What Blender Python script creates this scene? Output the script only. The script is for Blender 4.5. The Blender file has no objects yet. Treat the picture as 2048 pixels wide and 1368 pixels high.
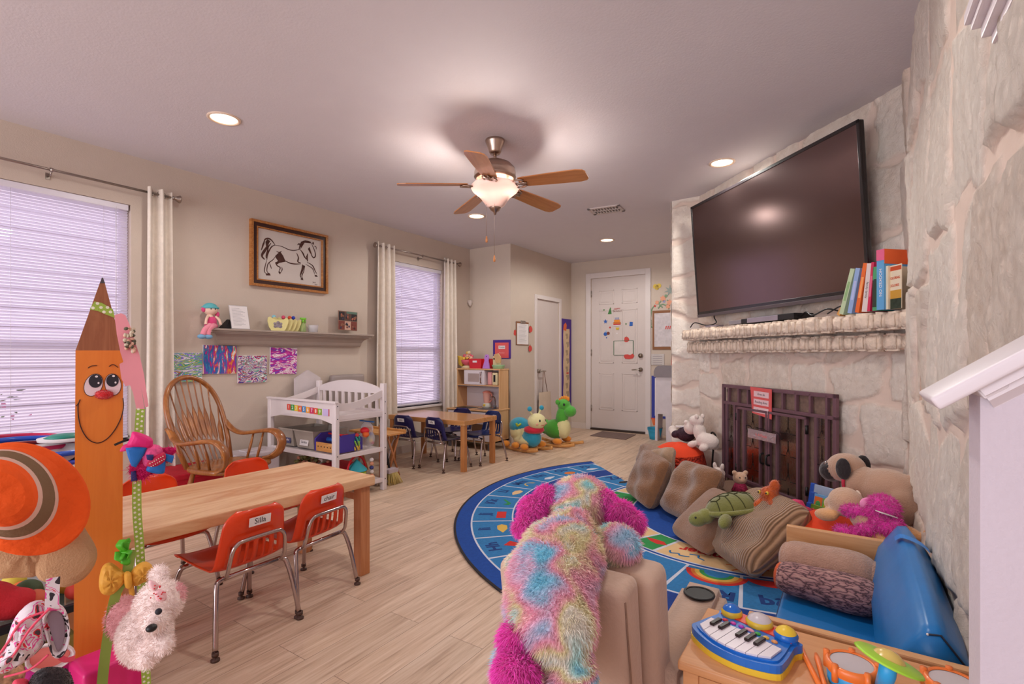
import bpy, bmesh, math, random
import numpy as np
from mathutils import Vector, Matrix, Euler
from math import sin, cos, pi, radians as R

# ---------------------------------------------------------------- camera, world, exposure
scn = bpy.context.scene
YAW = R(33.7); CAMZ = 1.21; FPX = 1015.0
cam_d = bpy.data.cameras.new('camera'); cam = bpy.data.objects.new('camera', cam_d)
scn.collection.objects.link(cam); scn.camera = cam
cam.location = (0, 0, CAMZ); cam.rotation_euler = (pi/2, 0, YAW)
cam_d.sensor_width = 36; cam_d.lens = FPX/2048*36; cam_d.shift_y = 26/2048
cam_d.clip_start = 0.02
scn.view_settings.view_transform = 'Standard'; scn.view_settings.look = 'None'
scn.view_settings.gamma = 1; scn.view_settings.exposure = -0.2
scn.view_settings.use_curve_mapping = False
world = bpy.data.worlds.new('world'); scn.world = world; world.use_nodes = True
wb = world.node_tree.nodes['Background']
wb.inputs[0].default_value = (0.86, 0.82, 0.95, 1); wb.inputs[1].default_value = 1.9
sun_d = bpy.data.lights.new('sun', 'SUN'); sun_d.energy = 3.4; sun_d.angle = R(3); sun_d.color = (1, .93, .93)
sun = bpy.data.objects.new('sun', sun_d); scn.collection.objects.link(sun)
sun.rotation_euler = (0, R(38), 0)          # travels towards -x: lights the house next door only
def big_light(name, loc, rot, sx, sy, e, col):
    l = bpy.data.lights.new(name, 'AREA'); l.shape = 'RECTANGLE'; l.size = sx; l.size_y = sy; l.energy = e; l.color = col
    o = bpy.data.objects.new(name, l); scn.collection.objects.link(o); o.location = loc; o.rotation_euler = rot; return o
big_light('rear_fill', (-2.6, -3.8, 1.4), (pi/2, 0, R(8)), 4.0, 2.3, 150, (.96, .98, 1))     # added fill light, unseen behind the camera, evens out the far walls
big_light('ceiling_fill', (-1.2, -2.6, .35), (pi, 0, 0), 5.0, 1.6, 40, (.98, .97, 1))  # added upward fill, no real fixture, brightens the ceiling from out of view

# ---------------------------------------------------------------- helpers
COL = scn.collection
def hexc(h, k=1.0):
    h = h.lstrip('#'); o = []
    for i in (0, 2, 4):
        c = int(h[i:i+2], 16)/255; c = c/12.92 if c <= .04045 else ((c+.055)/1.055)**2.4
        o.append(min(1, c*k))
    return (*o, 1)
_m = {}
def nd(nt, t, **k):
    n = nt.nodes.new(t)
    for a, b in k.items():
        if a.startswith('i_'): n.inputs[a[2:].replace('_', ' ')].default_value = b
        else: setattr(n, a, b)
    return n
def mat(name, color='#cccccc', rough=.6, metal=0, var=.06, vs=8, bump=0, bs=60, spec=.4, trans=0, alpha=1, sheen=0, emit=0, coat=0, sub=0):
    if name in _m: return _m[name]
    m = bpy.data.materials.new(name); m.use_nodes = True; nt = m.node_tree; L = nt.links.new
    b = nt.nodes['Principled BSDF']; c = hexc(color) if isinstance(color, str) else color
    b.inputs['Roughness'].default_value = rough; b.inputs['Metallic'].default_value = metal
    b.inputs['Specular IOR Level'].default_value = spec
    if trans: b.inputs['Transmission Weight'].default_value = trans
    if alpha < 1: b.inputs['Alpha'].default_value = alpha
    if sheen: b.inputs['Sheen Weight'].default_value = sheen; b.inputs['Sheen Roughness'].default_value = .5
    if coat: b.inputs['Coat Weight'].default_value = coat; b.inputs['Coat Roughness'].default_value = .08
    if sub: b.inputs['Subsurface Weight'].default_value = sub; b.inputs['Subsurface Scale'].default_value = .01
    tc = nd(nt, 'ShaderNodeTexCoord')
    n = nd(nt, 'ShaderNodeTexNoise', i_Scale=vs, i_Detail=3.0); L(tc.outputs['Object'], n.inputs['Vector'])
    r = nd(nt, 'ShaderNodeValToRGB'); L(n.outputs['Fac'], r.inputs['Fac'])
    r.color_ramp.elements[0].position = .3; r.color_ramp.elements[1].position = .7
    r.color_ramp.elements[0].color = (*[max(0, x*(1-var)) for x in c[:3]], 1)
    r.color_ramp.elements[1].color = (*[min(1, x*(1+var)) for x in c[:3]], 1)
    L(r.outputs['Color'], b.inputs['Base Color'])
    if emit: L(r.outputs['Color'], b.inputs['Emission Color']); b.inputs['Emission Strength'].default_value = emit
    if bump:
        n2 = nd(nt, 'ShaderNodeTexNoise', i_Scale=bs, i_Detail=4.0); L(tc.outputs['Object'], n2.inputs['Vector'])
        bp = nd(nt, 'ShaderNodeBump', i_Strength=bump, i_Distance=.01); L(n2.outputs['Fac'], bp.inputs['Height']); L(bp.outputs['Normal'], b.inputs['Normal'])
    _m[name] = m; return m
def wood(name, c1, c2, axis='X', scale=1.0, rough=.45, coat=0, ring=8, spec=.4, stretch=14):
    if name in _m: return _m[name]
    m = bpy.data.materials.new(name); m.use_nodes = True; nt = m.node_tree; L = nt.links.new
    b = nt.nodes['Principled BSDF']; b.inputs['Roughness'].default_value = rough; b.inputs['Specular IOR Level'].default_value = spec
    if coat: b.inputs['Coat Weight'].default_value = coat; b.inputs['Coat Roughness'].default_value = .12
    tc = nd(nt, 'ShaderNodeTexCoord'); mp = nd(nt, 'ShaderNodeMapping'); L(tc.outputs['Object'], mp.inputs['Vector'])
    s = [stretch*scale]*3; s['XYZ'.index(axis)] = 1.1*scale; mp.inputs['Scale'].default_value = s
    n = nd(nt, 'ShaderNodeTexNoise', i_Scale=1.0, i_Detail=6.0, i_Roughness=.6, i_Distortion=1.2); L(mp.outputs[0], n.inputs['Vector'])
    w = nd(nt, 'ShaderNodeMath', operation='MULTIPLY'); w.inputs[1].default_value = ring; L(n.outputs['Fac'], w.inputs[0])
    fr = nd(nt, 'ShaderNodeMath', operation='PINGPONG'); fr.inputs[1].default_value = 1; L(w.outputs[0], fr.inputs[0])
    r = nd(nt, 'ShaderNodeValToRGB'); L(fr.outputs[0], r.inputs['Fac'])
    r.color_ramp.elements[0].color = hexc(c1); r.color_ramp.elements[1].color = hexc(c2)
    L(r.outputs['Color'], b.inputs['Base Color'])
    _m[name] = m; return m

class MB:
    """collects shapes into one mesh"""
    def __init__(s): s.v = []; s.f = []; s.mi = []; s.sm = []; s.mats = []; s.M = Matrix()
    def add(s, V, F, m, smooth=False, M=None):
        if m not in s.mats: s.mats.append(m)
        k = s.mats.index(m); T = s.M @ M if M is not None else s.M; o = len(s.v)
        s.v += [tuple(T @ Vector(p)) for p in V]
        for f in F: s.f.append([o+i for i in f]); s.mi.append(k); s.sm.append(smooth)
        return s
    def bm(s, b, m, smooth=False, M=None):
        b.verts.index_update(); s.add([v.co.copy() for v in b.verts], [[v.index for v in f.verts] for f in b.faces], m, smooth, M); b.free(); return s
    def box(s, x0, y0, z0, x1, y1, z1, m, bev=0, M=None, seg=2):
        b = bmesh.new(); bmesh.ops.create_cube(b, size=1)
        for v in b.verts: v.co = Vector(((x0+x1)/2+v.co.x*(x1-x0), (y0+y1)/2+v.co.y*(y1-y0), (z0+z1)/2+v.co.z*(z1-z0)))
        if bev:
            bev = min(bev, .49*min(abs(x1-x0), abs(y1-y0), abs(z1-z0)))
            bmesh.ops.bevel(b, geom=b.edges[:], offset=bev, segments=seg, affect='EDGES', profile=.6)
        return s.bm(b, m, bool(bev) and seg > 2, M)
    def cbox(s, c, d, m, bev=0, M=None, seg=2): return s.box(c[0]-d[0]/2, c[1]-d[1]/2, c[2]-d[2]/2, c[0]+d[0]/2, c[1]+d[1]/2, c[2]+d[2]/2, m, bev, M, seg)
    def tube(s, pts, r, m, seg=10, closed=False, flat=None, smooth=True, caps=True, up=None):
        pts = [Vector(p) for p in pts]; n = len(pts); rr = r if isinstance(r, (list, tuple)) else [r]*n
        T = []
        for i in range(n):
            a = pts[(i-1) % n] if (closed or i) else pts[0]; b = pts[(i+1) % n] if (closed or i < n-1) else pts[-1]
            T.append((b-a).normalized() if (b-a).length > 1e-9 else Vector((0, 0, 1)))
        u = Vector(up) if up else (Vector((0, 0, 1)) if abs(T[0].z) < .9 else Vector((1, 0, 0)))
        V = []
        for i in range(n):
            u = (u - T[i]*u.dot(T[i])); u.normalize(); w = T[i].cross(u)
            for k in range(seg):
                a = 2*pi*k/seg; fx, fy = (flat if flat else (1, 1))
                V.append(pts[i] + u*cos(a)*rr[i]*fx + w*sin(a)*rr[i]*fy)
        F = []
        for i in range(n if closed else n-1):
            for k in range(seg):
                a = i*seg+k; b = i*seg+(k+1) % seg; c = ((i+1) % n)*seg+(k+1) % seg; d = ((i+1) % n)*seg+k
                F.append([a, b, c, d])
        if caps and not closed: F.append(list(range(seg))[::-1]); F.append([(n-1)*seg+k for k in range(seg)])
        return s.add(V, F, m, smooth)
    def cyl(s, p0, p1, r0, m, r1=None, seg=16): return s.tube([p0, p1], [r0, r0 if r1 is None else r1], m, seg, smooth=True)
    def lathe(s, prof, m, c=(0, 0, 0), seg=24, M=None, smooth=True, flute=None):
        V = []; F = []; n = len(prof)
        for k in range(seg):
            a = 2*pi*k/seg; q = 1 if not flute else 1+flute[1]*cos(flute[0]*a)
            for r, z in prof: V.append((c[0]+r*q*cos(a), c[1]+r*q*sin(a), c[2]+z))
        for k in range(seg):
            for i in range(n-1):
                F.append([k*n+i, ((k+1) % seg)*n+i, ((k+1) % seg)*n+i+1, k*n+i+1])
        return s.add(V, F, m, smooth, M)
    def ell(s, c, r, m, M=None, seg=16, rings=10, rot=None):
        if not isinstance(r, (list, tuple)): r = (r, r, r)
        Q = Euler(rot).to_matrix() if rot else Matrix.Identity(3); V = []; F = []
        for i in range(rings+1):
            t = pi*i/rings
            for k in range(seg):
                a = 2*pi*k/seg; V.append(Vector(c) + Q @ Vector((r[0]*sin(t)*cos(a), r[1]*sin(t)*sin(a), r[2]*cos(t))))
        for i in range(rings):
            for k in range(seg):
                q = [i*seg+k, (i+1)*seg+k, (i+1)*seg+(k+1) % seg, i*seg+(k+1) % seg]; F.append(q)
        return s.add(V, F, m, True, M)
    def prism(s, poly, d, m, M=None, smooth=False, hole=None):
        """polygon in XY extruded from z=0 to z=d"""
        n = len(poly); A = sum(poly[i][0]*poly[(i+1) % n][1]-poly[(i+1) % n][0]*poly[i][1] for i in range(n))
        if A < 0: poly = poly[::-1]
        V = [(x, y, 0) for x, y in poly]+[(x, y, d) for x, y in poly]
        F = [list(range(n))[::-1], list(range(n, 2*n))]+[[i, (i+1) % n, n+(i+1) % n, n+i] for i in range(n)]
        return s.add(V, F, m, smooth, M)
    def quad(s, a, b, c, d, m): return s.add([a, b, c, d], [[0, 1, 2, 3]], m)
    def grid(s, fn, nu, nv, m, smooth=True, M=None, wrapu=False):
        V = [fn(i/(nu if wrapu else nu-1) if nu > 1 else 0, j/(nv-1)) for i in range(nu) for j in range(nv)]; F = []
        for i in range(nu if wrapu else nu-1):
            for j in range(nv-1): F.append([i*nv+j, ((i+1) % nu)*nv+j, ((i+1) % nu)*nv+j+1, i*nv+j+1])
        return s.add(V, F, m, smooth, M)
    def text(s, body, size, m, M, depth=.0006, align='CENTER', sx=1, bold=0):
        cu = bpy.data.curves.new('t', 'FONT'); cu.body = body; cu.size = size; cu.extrude = depth; cu.align_x = align; cu.align_y = 'CENTER'; cu.resolution_u = 2; cu.offset = bold
        o = bpy.data.objects.new('t', cu); COL.objects.link(o); bpy.context.view_layer.update()
        me = o.to_mesh(); s.add([v.co*1 for v in me.vertices], [list(p.vertices) for p in me.polygons], m, False, M @ Matrix.Diagonal((sx, 1, 1, 1)))
        o.to_mesh_clear(); bpy.data.objects.remove(o); bpy.data.curves.remove(cu); return s
    def mesh(s, name, inv=None):
        me = bpy.data.meshes.new(name); V = s.v if inv is None else [tuple(inv @ Vector(p)) for p in s.v]
        me.from_pydata(V, [], s.f); me.polygons.foreach_set('material_index', s.mi); me.polygons.foreach_set('use_smooth', s.sm)
        for m in s.mats: me.materials.append(m)
        me.update(); return me
def put(name, me, parent=None):
    o = bpy.data.objects.new(name, me); COL.objects.link(o)
    if parent: o.parent = parent
    return o
def tag(o, label=None, cat=None, group=None, kind=None):
    if label: o['label'] = label
    if cat: o['category'] = cat
    if group: o['group'] = group
    if kind: o['kind'] = kind
    return o
def thing(name, label, cat, loc=(0, 0, 0), rz=0, group=None, rot=None):
    o = put(name, None); o.location = loc; o.rotation_euler = rot if rot else (0, 0, rz); o.empty_display_size = .05
    return tag(o, label, cat, group)
def wm(o):
    M = Matrix.Translation(o.location) @ o.rotation_euler.to_matrix().to_4x4()
    return (wm(o.parent) @ M) if o.parent else M
def part(name, mb, parent, world=False, label=None):
    """part in the thing's own axes (world=True: the shapes were given in room coordinates)"""
    o = put(name, mb.mesh(name, wm(parent).inverted() if world else None), parent)
    if label: o['label'] = label
    return o
def single(name, mb, label, cat, group=None, loc=None, rz=0, rot=None):
    """a thing of one mesh; loc=None: shapes are in room coordinates, the origin goes to their base"""
    if loc is None:
        xs = [p[0] for p in mb.v]; ys = [p[1] for p in mb.v]; zs = [p[2] for p in mb.v]
        c = Vector(((min(xs)+max(xs))/2, (min(ys)+max(ys))/2, min(zs)))
        o = put(name, mb.mesh(name, Matrix.Translation(-c))); o.location = c
    else:
        o = put(name, mb.mesh(name)); o.location = loc; o.rotation_euler = rot if rot else (0, 0, rz)
    return tag(o, label, cat, group)
def struct(name, mb, parent=None):
    o = put(name, mb.mesh(name), parent)
    if not parent: o['kind'] = 'structure'
    return o
def clone(root, loc=None, rz=None, label=None, group=None, rot=None):
    def cp(o, par):
        c = o.copy(); COL.objects.link(c); c.parent = par
        for ch in list(o.children): cp(ch, c)
        return c
    r = cp(root, None)
    if loc is not None: r.location = loc
    if rz is not None: r.rotation_euler = (0, 0, rz)
    if rot is not None: r.rotation_euler = rot
    if label: r['label'] = label
    if group: r['group'] = group
    return r
def frame(o, x, y, z=None):
    """matrix with given origin and x, y axes"""
    x = Vector(x).normalized(); y = Vector(y); y = (y-x*y.dot(x)).normalized(); z = x.cross(y)
    M = Matrix((x, y, z)).transposed().to_4x4(); M.translation = Vector(o); return M
def TR(x, y, z, rx=0, ry=0, rz=0): return Matrix.Translation((x, y, z)) @ Euler((rx, ry, rz)).to_matrix().to_4x4()
def spl(pts, n=6, closed=False):
    """Catmull-Rom through points"""
    P = [Vector(p) for p in pts]; N = len(P); out = []
    for i in range(N if closed else N-1):
        g = lambda k: P[k % N] if closed else P[max(0, min(N-1, k))]
        a, b, c, d = g(i-1), g(i), g(i+1), g(i+2)
        for j in range(n):
            t = j/n; out.append(.5*((2*b)+(c-a)*t+(2*a-5*b+4*c-d)*t*t+(3*b-a-3*c+d)*t**3))
    if not closed: out.append(P[-1])
    return out
def blob(prims, vox=.008, smooth=4):
    """soft union of ellipsoids / capsules -> (verts, faces, nearest primitive per face)
    prim: (centre, radii, euler, material)"""
    b = MB(); dm = mat('tmp')
    for p in prims: b.ell(p[0], p[1], dm, seg=20, rings=14, rot=p[2])
    o = put('t', b.mesh('t'))
    mo = o.modifiers.new('r', 'REMESH'); mo.mode = 'VOXEL'; mo.voxel_size = vox
    s = o.modifiers.new('s', 'SMOOTH'); s.iterations = smooth; s.factor = .5
    bpy.context.view_layer.update(); dg = bpy.context.evaluated_depsgraph_get(); me = bpy.data.meshes.new_from_object(o.evaluated_get(dg))
    V = np.empty(len(me.vertices)*3); me.vertices.foreach_get('co', V); V = V.reshape(-1, 3); F = [list(p.vertices) for p in me.polygons]
    bpy.data.objects.remove(o); bpy.data.meshes.remove(me)
    C = np.array([V[f].mean(0) for f in F]); best = np.full(len(F), 1e9); idx = np.zeros(len(F), int)
    for i, p in enumerate(prims):
        Q = np.array(Euler(p[2]).to_matrix()) if p[2] else np.eye(3); r = p[1] if isinstance(p[1], (list, tuple)) else (p[1],)*3
        d = np.linalg.norm(((C-np.array(p[0])) @ Q)/np.array(r), axis=1)
        w = d < best; best[w] = d[w]; idx[w] = i
    return V, F, idx
def addblob(mb, prims, vox=.008, smooth=4, fn=None):
    V, F, idx = blob(prims, vox, smooth); base = [Vector(v) for v in V]
    groups = {}
    for f, i in zip(F, idx):
        m = prims[i][3] if fn is None else fn(V[f].mean(0), prims[i][3]); groups.setdefault(m, []).append(f)
    o = len(mb.v); mb.v += [tuple(mb.M @ p) for p in base]
    for m, fs in groups.items():
        if m not in mb.mats: mb.mats.append(m)
        k = mb.mats.index(m)
        for f in fs: mb.f.append([o+i for i in f]); mb.mi.append(k); mb.sm.append(True)
    return mb
def cap(a, b, r, m, r2=None):
    """ellipsoid stretched from a to b"""
    a = Vector(a); b = Vector(b); d = b-a; q = d.to_track_quat('Z', 'X').to_euler(); r2 = r2 or r
    return ((a+b)/2, (r, r2, d.length/2), tuple(q), m)
def furmesh(mb, n, length, width, seed=0, comb=(0, 0, -.6), jitter=.5, frac=None):
    """adds tufts of pile on the faces already in mb (same mesh, same materials)"""
    rng = np.random.default_rng(seed); V = np.array(mb.v); tri = []; tm = []
    for f, k in zip(mb.f, mb.mi):
        for j in range(1, len(f)-1): tri.append((f[0], f[j], f[j+1])); tm.append(k)
    tri = np.array(tri); tm = np.array(tm); A, B, C = V[tri[:, 0]], V[tri[:, 1]], V[tri[:, 2]]
    N = np.cross(B-A, C-A); ar = np.linalg.norm(N, axis=1)+1e-12; N /= ar[:, None]
    pick = rng.choice(len(tri), n, p=ar/ar.sum()); u = rng.random(n); v = rng.random(n); w = u+v > 1; u[w] = 1-u[w]; v[w] = 1-v[w]
    P = A[pick]+(B-A)[pick]*u[:, None]+(C-A)[pick]*v[:, None]; N = N[pick]
    D = N+np.array(comb)+rng.normal(0, jitter, (n, 3)); D /= np.linalg.norm(D, axis=1)[:, None]
    D = np.where(((D*N).sum(1) < .15)[:, None], D+N*.5, D); S = np.cross(D, rng.normal(size=(n, 3))); S /= np.linalg.norm(S, axis=1)[:, None]
    l = length*rng.uniform(.6, 1.2, n)[:, None]; mid = P+D*l*.55; tip = mid+(D+np.array(comb)*.6)*l*.45
    o = len(mb.v); Q = np.stack([P-S*width/2-N*.001, P+S*width/2-N*.001, mid+S*width*.35, mid-S*width*.35, tip], 1).reshape(-1, 3)
    mb.v += [tuple(p) for p in Q.tolist()]
    for i in range(n):
        b = o+5*i; k = int(tm[pick[i]]); mb.f += [[b, b+1, b+2, b+3], [b+3, b+2, b+4]]; mb.mi += [k, k]; mb.sm += [True, True]
def cushion(mb, w, h, t, m, M, pw=.55, n=18, wr=.0, seed=0, pinch=.025):
    """square cushion, w x h in XY, thickness t in Z"""
    rnd = random.Random(seed); ph = [rnd.uniform(0, 6.28) for _ in range(6)]
    for sgn in (1, -1):
        def fn(a, b, sgn=sgn):
            x, y = 2*a-1, 2*b-1; e = max(0, (1-x**4)*(1-y**4)); z = sgn*t/2*(e**pw)
            z += wr*e*(sin(5*x+ph[0]+2*y)+sin(7*y+ph[1]-3*x)*.7+sin(11*x*y+ph[2])*.5)
            rc_ = 1-.10*x**4*y**4; px = x*rc_*(1-pinch*(1-y*y)*x*x); py = y*rc_*(1-pinch*(1-x*x)*y*y); return (px*w/2, py*h/2, z)
        mb.grid(fn if sgn > 0 else (lambda a, b: fn(1-a, b)), n, n, m, True, M)
    return mb
# ---------------------------------------------------------------- materials of the room
XL = -4.59; YB = 7.60; XC = -3.88; YK = 5.78; XR = .265; HC = 2.74; KD = 3.87
wallm = mat('wall_paint', '#cab9ab', .75, var=.015, bump=.12, bs=160)
ceilm = mat('ceiling_paint', '#d6cfd4', .8, var=.01, bump=.12, bs=90)
white = mat('white_trim', '#d9cdca', .4, var=.01)
def floor_mat():
    m = bpy.data.materials.new('floor_planks'); m.use_nodes = True; nt = m.node_tree; L = nt.links.new; b = nt.nodes['Principled BSDF']
    tc = nd(nt, 'ShaderNodeTexCoord'); mp = nd(nt, 'ShaderNodeMapping'); mp.inputs['Rotation'].default_value = (0, 0, pi/2); L(tc.outputs['Object'], mp.inputs['Vector'])
    br = nd(nt, 'ShaderNodeTexBrick', i_Scale=1.0); br.offset = .37; br.inputs['Brick Width'].default_value = 1.22; br.inputs['Row Height'].default_value = .18
    br.inputs['Mortar Size'].default_value = .0012; br.inputs['Mortar Smooth'].default_value = .3; br.inputs['Bias'].default_value = 0
    br.inputs['Color1'].default_value = (0, 0, 0, 1); br.inputs['Color2'].default_value = (1, 1, 1, 1); br.inputs['Mortar'].default_value = (.5, .5, .5, 1); L(mp.outputs[0], br.inputs['Vector'])
    off = nd(nt, 'ShaderNodeVectorMath', operation='MULTIPLY_ADD'); L(br.outputs['Color'], off.inputs[0]); off.inputs[1].default_value = (9, 5, 3); L(tc.outputs['Object'], off.inputs[2])
    m2 = nd(nt, 'ShaderNodeMapping'); m2.inputs['Scale'].default_value = (22, 1.3, 1); L(off.outputs[0], m2.inputs['Vector'])
    n = nd(nt, 'ShaderNodeTexNoise', i_Scale=1.0, i_Detail=7.0, i_Roughness=.65, i_Distortion=.8); L(m2.outputs[0], n.inputs['Vector'])
    m3 = nd(nt, 'ShaderNodeMapping'); m3.inputs['Scale'].default_value = (110, 6, 1); L(off.outputs[0], m3.inputs['Vector'])
    n3 = nd(nt, 'ShaderNodeTexNoise', i_Scale=1.0, i_Detail=3.0); L(m3.outputs[0], n3.inputs['Vector'])
    ad = nd(nt, 'ShaderNodeMath', operation='MULTIPLY_ADD'); L(n3.outputs['Fac'], ad.inputs[0]); ad.inputs[1].default_value = .45; L(n.outputs['Fac'], ad.inputs[2])
    r = nd(nt, 'ShaderNodeValToRGB'); L(ad.outputs[0], r.inputs['Fac']); e = r.color_ramp.elements
    e[0].position = .45; e[0].color = hexc('#a1846d'); e[1].position = 1.0; e[1].color = hexc('#e8cfb9'); q = r.color_ramp.elements.new(.68); q.color = hexc('#cfb198')
    tn = nd(nt, 'ShaderNodeMix', data_type='RGBA', blend_type='MULTIPLY'); tn.inputs['Factor'].default_value = .16; L(r.outputs['Color'], tn.inputs['A']); L(br.outputs['Color'], tn.inputs['B'])
    dk = nd(nt, 'ShaderNodeMix', data_type='RGBA'); L(br.outputs['Fac'], dk.inputs['Factor']); L(tn.outputs['Result'], dk.inputs['A']); dk.inputs['B'].default_value = hexc('#7d6655')
    L(dk.outputs['Result'], b.inputs['Base Color']); b.inputs['Roughness'].default_value = .42; b.inputs['Specular IOR Level'].default_value = .35
    bp = nd(nt, 'ShaderNodeBump', i_Strength=.15, i_Distance=.004); L(ad.outputs[0], bp.inputs['Height']); L(bp.outputs['Normal'], b.inputs['Normal']); return m
def stone_mat():
    m = bpy.data.materials.new('limestone'); m.use_nodes = True; nt = m.node_tree; L = nt.links.new; b = nt.nodes['Principled BSDF']; b.inputs['Roughness'].default_value = .85
    tc = nd(nt, 'ShaderNodeTexCoord'); at = nd(nt, 'ShaderNodeAttribute', attribute_name='stone'); ti = nd(nt, 'ShaderNodeAttribute', attribute_name='tint')
    n = nd(nt, 'ShaderNodeTexNoise', i_Scale=14.0, i_Detail=8.0, i_Roughness=.7); L(tc.outputs['Object'], n.inputs['Vector'])
    ad = nd(nt, 'ShaderNodeMath', operation='MULTIPLY_ADD'); L(ti.outputs['Fac'], ad.inputs[0]); ad.inputs[1].default_value = .5; L(n.outputs['Fac'], ad.inputs[2])
    r = nd(nt, 'ShaderNodeValToRGB'); L(ad.outputs[0], r.inputs['Fac']); e = r.color_ramp.elements; e[0].position = .3; e[0].color = hexc('#e0cab8'); e[1].position = 1.1; e[1].color = hexc('#faeee2'); q = r.color_ramp.elements.new(.65); q.color = hexc('#f0e0d2')
    mx = nd(nt, 'ShaderNodeMix', data_type='RGBA'); L(at.outputs['Fac'], mx.inputs['Factor']); mx.inputs['A'].default_value = hexc('#dcc6b8'); L(r.outputs['Color'], mx.inputs['B']); L(mx.outputs['Result'], b.inputs['Base Color'])
    n2 = nd(nt, 'ShaderNodeTexNoise', i_Scale=26.0, i_Detail=10.0, i_Roughness=.75, i_Distortion=.6); L(tc.outputs['Object'], n2.inputs['Vector'])
    mu = nd(nt, 'ShaderNodeMath', operation='MULTIPLY'); L(n2.outputs['Fac'], mu.inputs[0]); sc = nd(nt, 'ShaderNodeMath', operation='MULTIPLY_ADD'); L(at.outputs['Fac'], sc.inputs[0]); sc.inputs[1].default_value = .8; sc.inputs[2].default_value = .2; L(sc.outputs[0], mu.inputs[1])
    bp = nd(nt, 'ShaderNodeBump', i_Strength=1.0, i_Distance=.018); L(mu.outputs[0], bp.inputs['Height']); L(bp.outputs['Normal'], b.inputs['Normal']); return m
floorm = floor_mat(); stonem = stone_mat()

# ---------------------------------------------------------------- shell
b = MB(); b.box(-4.75, -4.0, -.1, 2.6, 7.75, 0, floorm); struct('floor', b)
b = MB(); b.box(-4.75, -4.0, HC, 2.6, 7.75, HC+.12, ceilm); struct('ceiling', b)
W1 = (.12, 1.617, .56, 2.36); W2 = (4.29, 5.19, .56, 2.35)
b = MB()
for y0, y1, z0, z1 in ((-2.2, W1[0], 0, HC), (W1[0], W1[1], 0, W1[2]), (W1[0], W1[1], W1[3], HC), (W1[1], W2[0], 0, HC), (W2[0], W2[1], 0, W2[2]), (W2[0], W2[1], W2[3], HC), (W2[1], YK+.12, 0, HC)):
    b.box(XL-.14, y0, z0, XL, y1, z1, wallm)
struct('wall_left', b)
b = MB(); b.box(XL, YK, 0, XC-.1, YK+.12, HC, wallm); struct('wall_back_left', b)
D2 = (6.474, 7.173, 2.05)
b = MB(); b.box(XC-.1, YK, 0, XC, D2[0], HC, wallm, bev=.0); b.box(XC-.1, D2[1], 0, XC, YB, HC, wallm); b.box(XC-.1, D2[0], D2[2], XC, D2[1], HC, wallm); struct('wall_closet', b)
D1 = (-3.52, -2.61, 2.45)
b = MB(); b.box(XC-.1, YB, 0, D1[0], YB+.12, HC, wallm); b.box(D1[1], YB, 0, -1.3, YB+.12, HC, wallm); b.box(D1[0], YB, D1[2], D1[1], YB+.12, HC, wallm); struct('wall_back', b)
b = MB(); b.box(-1.44, 5.2, 0, -1.3, YB, HC, wallm); struct('wall_hall', b)
b = MB(); b.box(2.5, -4, 0, 2.6, 1.4, HC, wallm); struct('wall_right', b)
bb = mat('baseboard_white', '#cfc0b8', .45, var=.01)
def base(name, *bx):
    b = MB()
    for x0, y0, x1, y1 in bx: b.box(x0, y0, 0, x1, y1, .085, bb); b.box(min(x0, x1), min(y0, y1), .085, max(x0, x1), max(y0, y1), .095, bb)
    struct(name, b)
base('baseboard_left', (XL, -2.2, XL+.013, YK)); base('baseboard_back_left', (XL+.013, YK-.013, XC, YK))
base('baseboard_closet', (XC, YK, XC+.013, D2[0]-.06), (XC, D2[1]+.06, XC+.013, YB)); base('baseboard_back', (XC+.013, YB-.013, D1[0]-.06, YB), (D1[1]+.06, YB-.013, -1.44, YB))

# entry door with six raised panels
doorm = mat('door_white', '#d2c4bf', .42, var=.01)
b = MB(); x0, x1, zt = D1; b.box(x0, YB+.02, .03, x1, YB+.06, zt, doorm)
def panel(b, X0, X1, Z0, Z1, y):
    for (a, c, d, e, w) in ((X0, X1, Z0, Z1, .016), (X0+.045, X1-.045, Z0+.045, Z1-.045, .004)):
        b.box(a, y-.006, d, c, y+.002, d+w, doorm, .003); b.box(a, y-.006, e-w, c, y+.002, e, doorm, .003); b.box(a, y-.006, d, a+w, y+.002, e, doorm, .003); b.box(c-w, y-.006, d, c, y+.002, e, doorm, .003)
    b.box(X0+.03, y-.004, Z0+.03, X1-.03, y+.002, Z1-.03, doorm, .004)
for a, c in ((-3.385, -3.13), (-3.0, -2.745)):
    for z0, z1 in ((2.02, 2.25), (1.08, 1.93), (.33, .92)): panel(b, a, c, z0, z1, YB+.02)
door = struct('door_1', b)
nick = mat('satin_nickel', '#a59a90', .3, 1.0, var=.03)
b = MB(); b.box(x0-.085, YB-.018, 0, x0, YB, zt+.085, white, .004); b.box(x1, YB-.018, 0, x1+.085, YB, zt+.085, white, .004); b.box(x0, YB-.018, zt, x1, YB, zt+.085, white, .004); struct('trim_1', b)
b = MB(); b.box(x0, YB-.03, 0, x1, YB+.06, .028, mat('threshold_dark', '#33241e', .5)); struct('trim_2', b)
b = MB(); b.cyl((-2.69, YB+.02, .985), (-2.69, YB-.01, .985), .032, nick, seg=20); b.cyl((-2.69, YB, .985), (-2.69, YB-.05, .985), .011, nick); b.tube(spl([(-2.69, YB-.05, .985), (-2.74, YB-.055, .985), (-2.81, YB-.05, .98)]), .009, nick); part('door_handle', b, door)
b = MB(); b.cyl((-2.69, YB+.02, 1.20), (-2.69, YB-.012, 1.20), .034, nick, seg=20); b.cyl((-2.69, YB-.012, 1.20), (-2.69, YB-.02, 1.20), .02, nick); part('deadbolt', b, door)
for z in (.35, 1.25, 2.2):
    b = MB(); b.cyl((x0+.005, YB-.002, z-.05), (x0+.005, YB-.002, z+.05), .008, nick); part('hinge', b, door)
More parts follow.
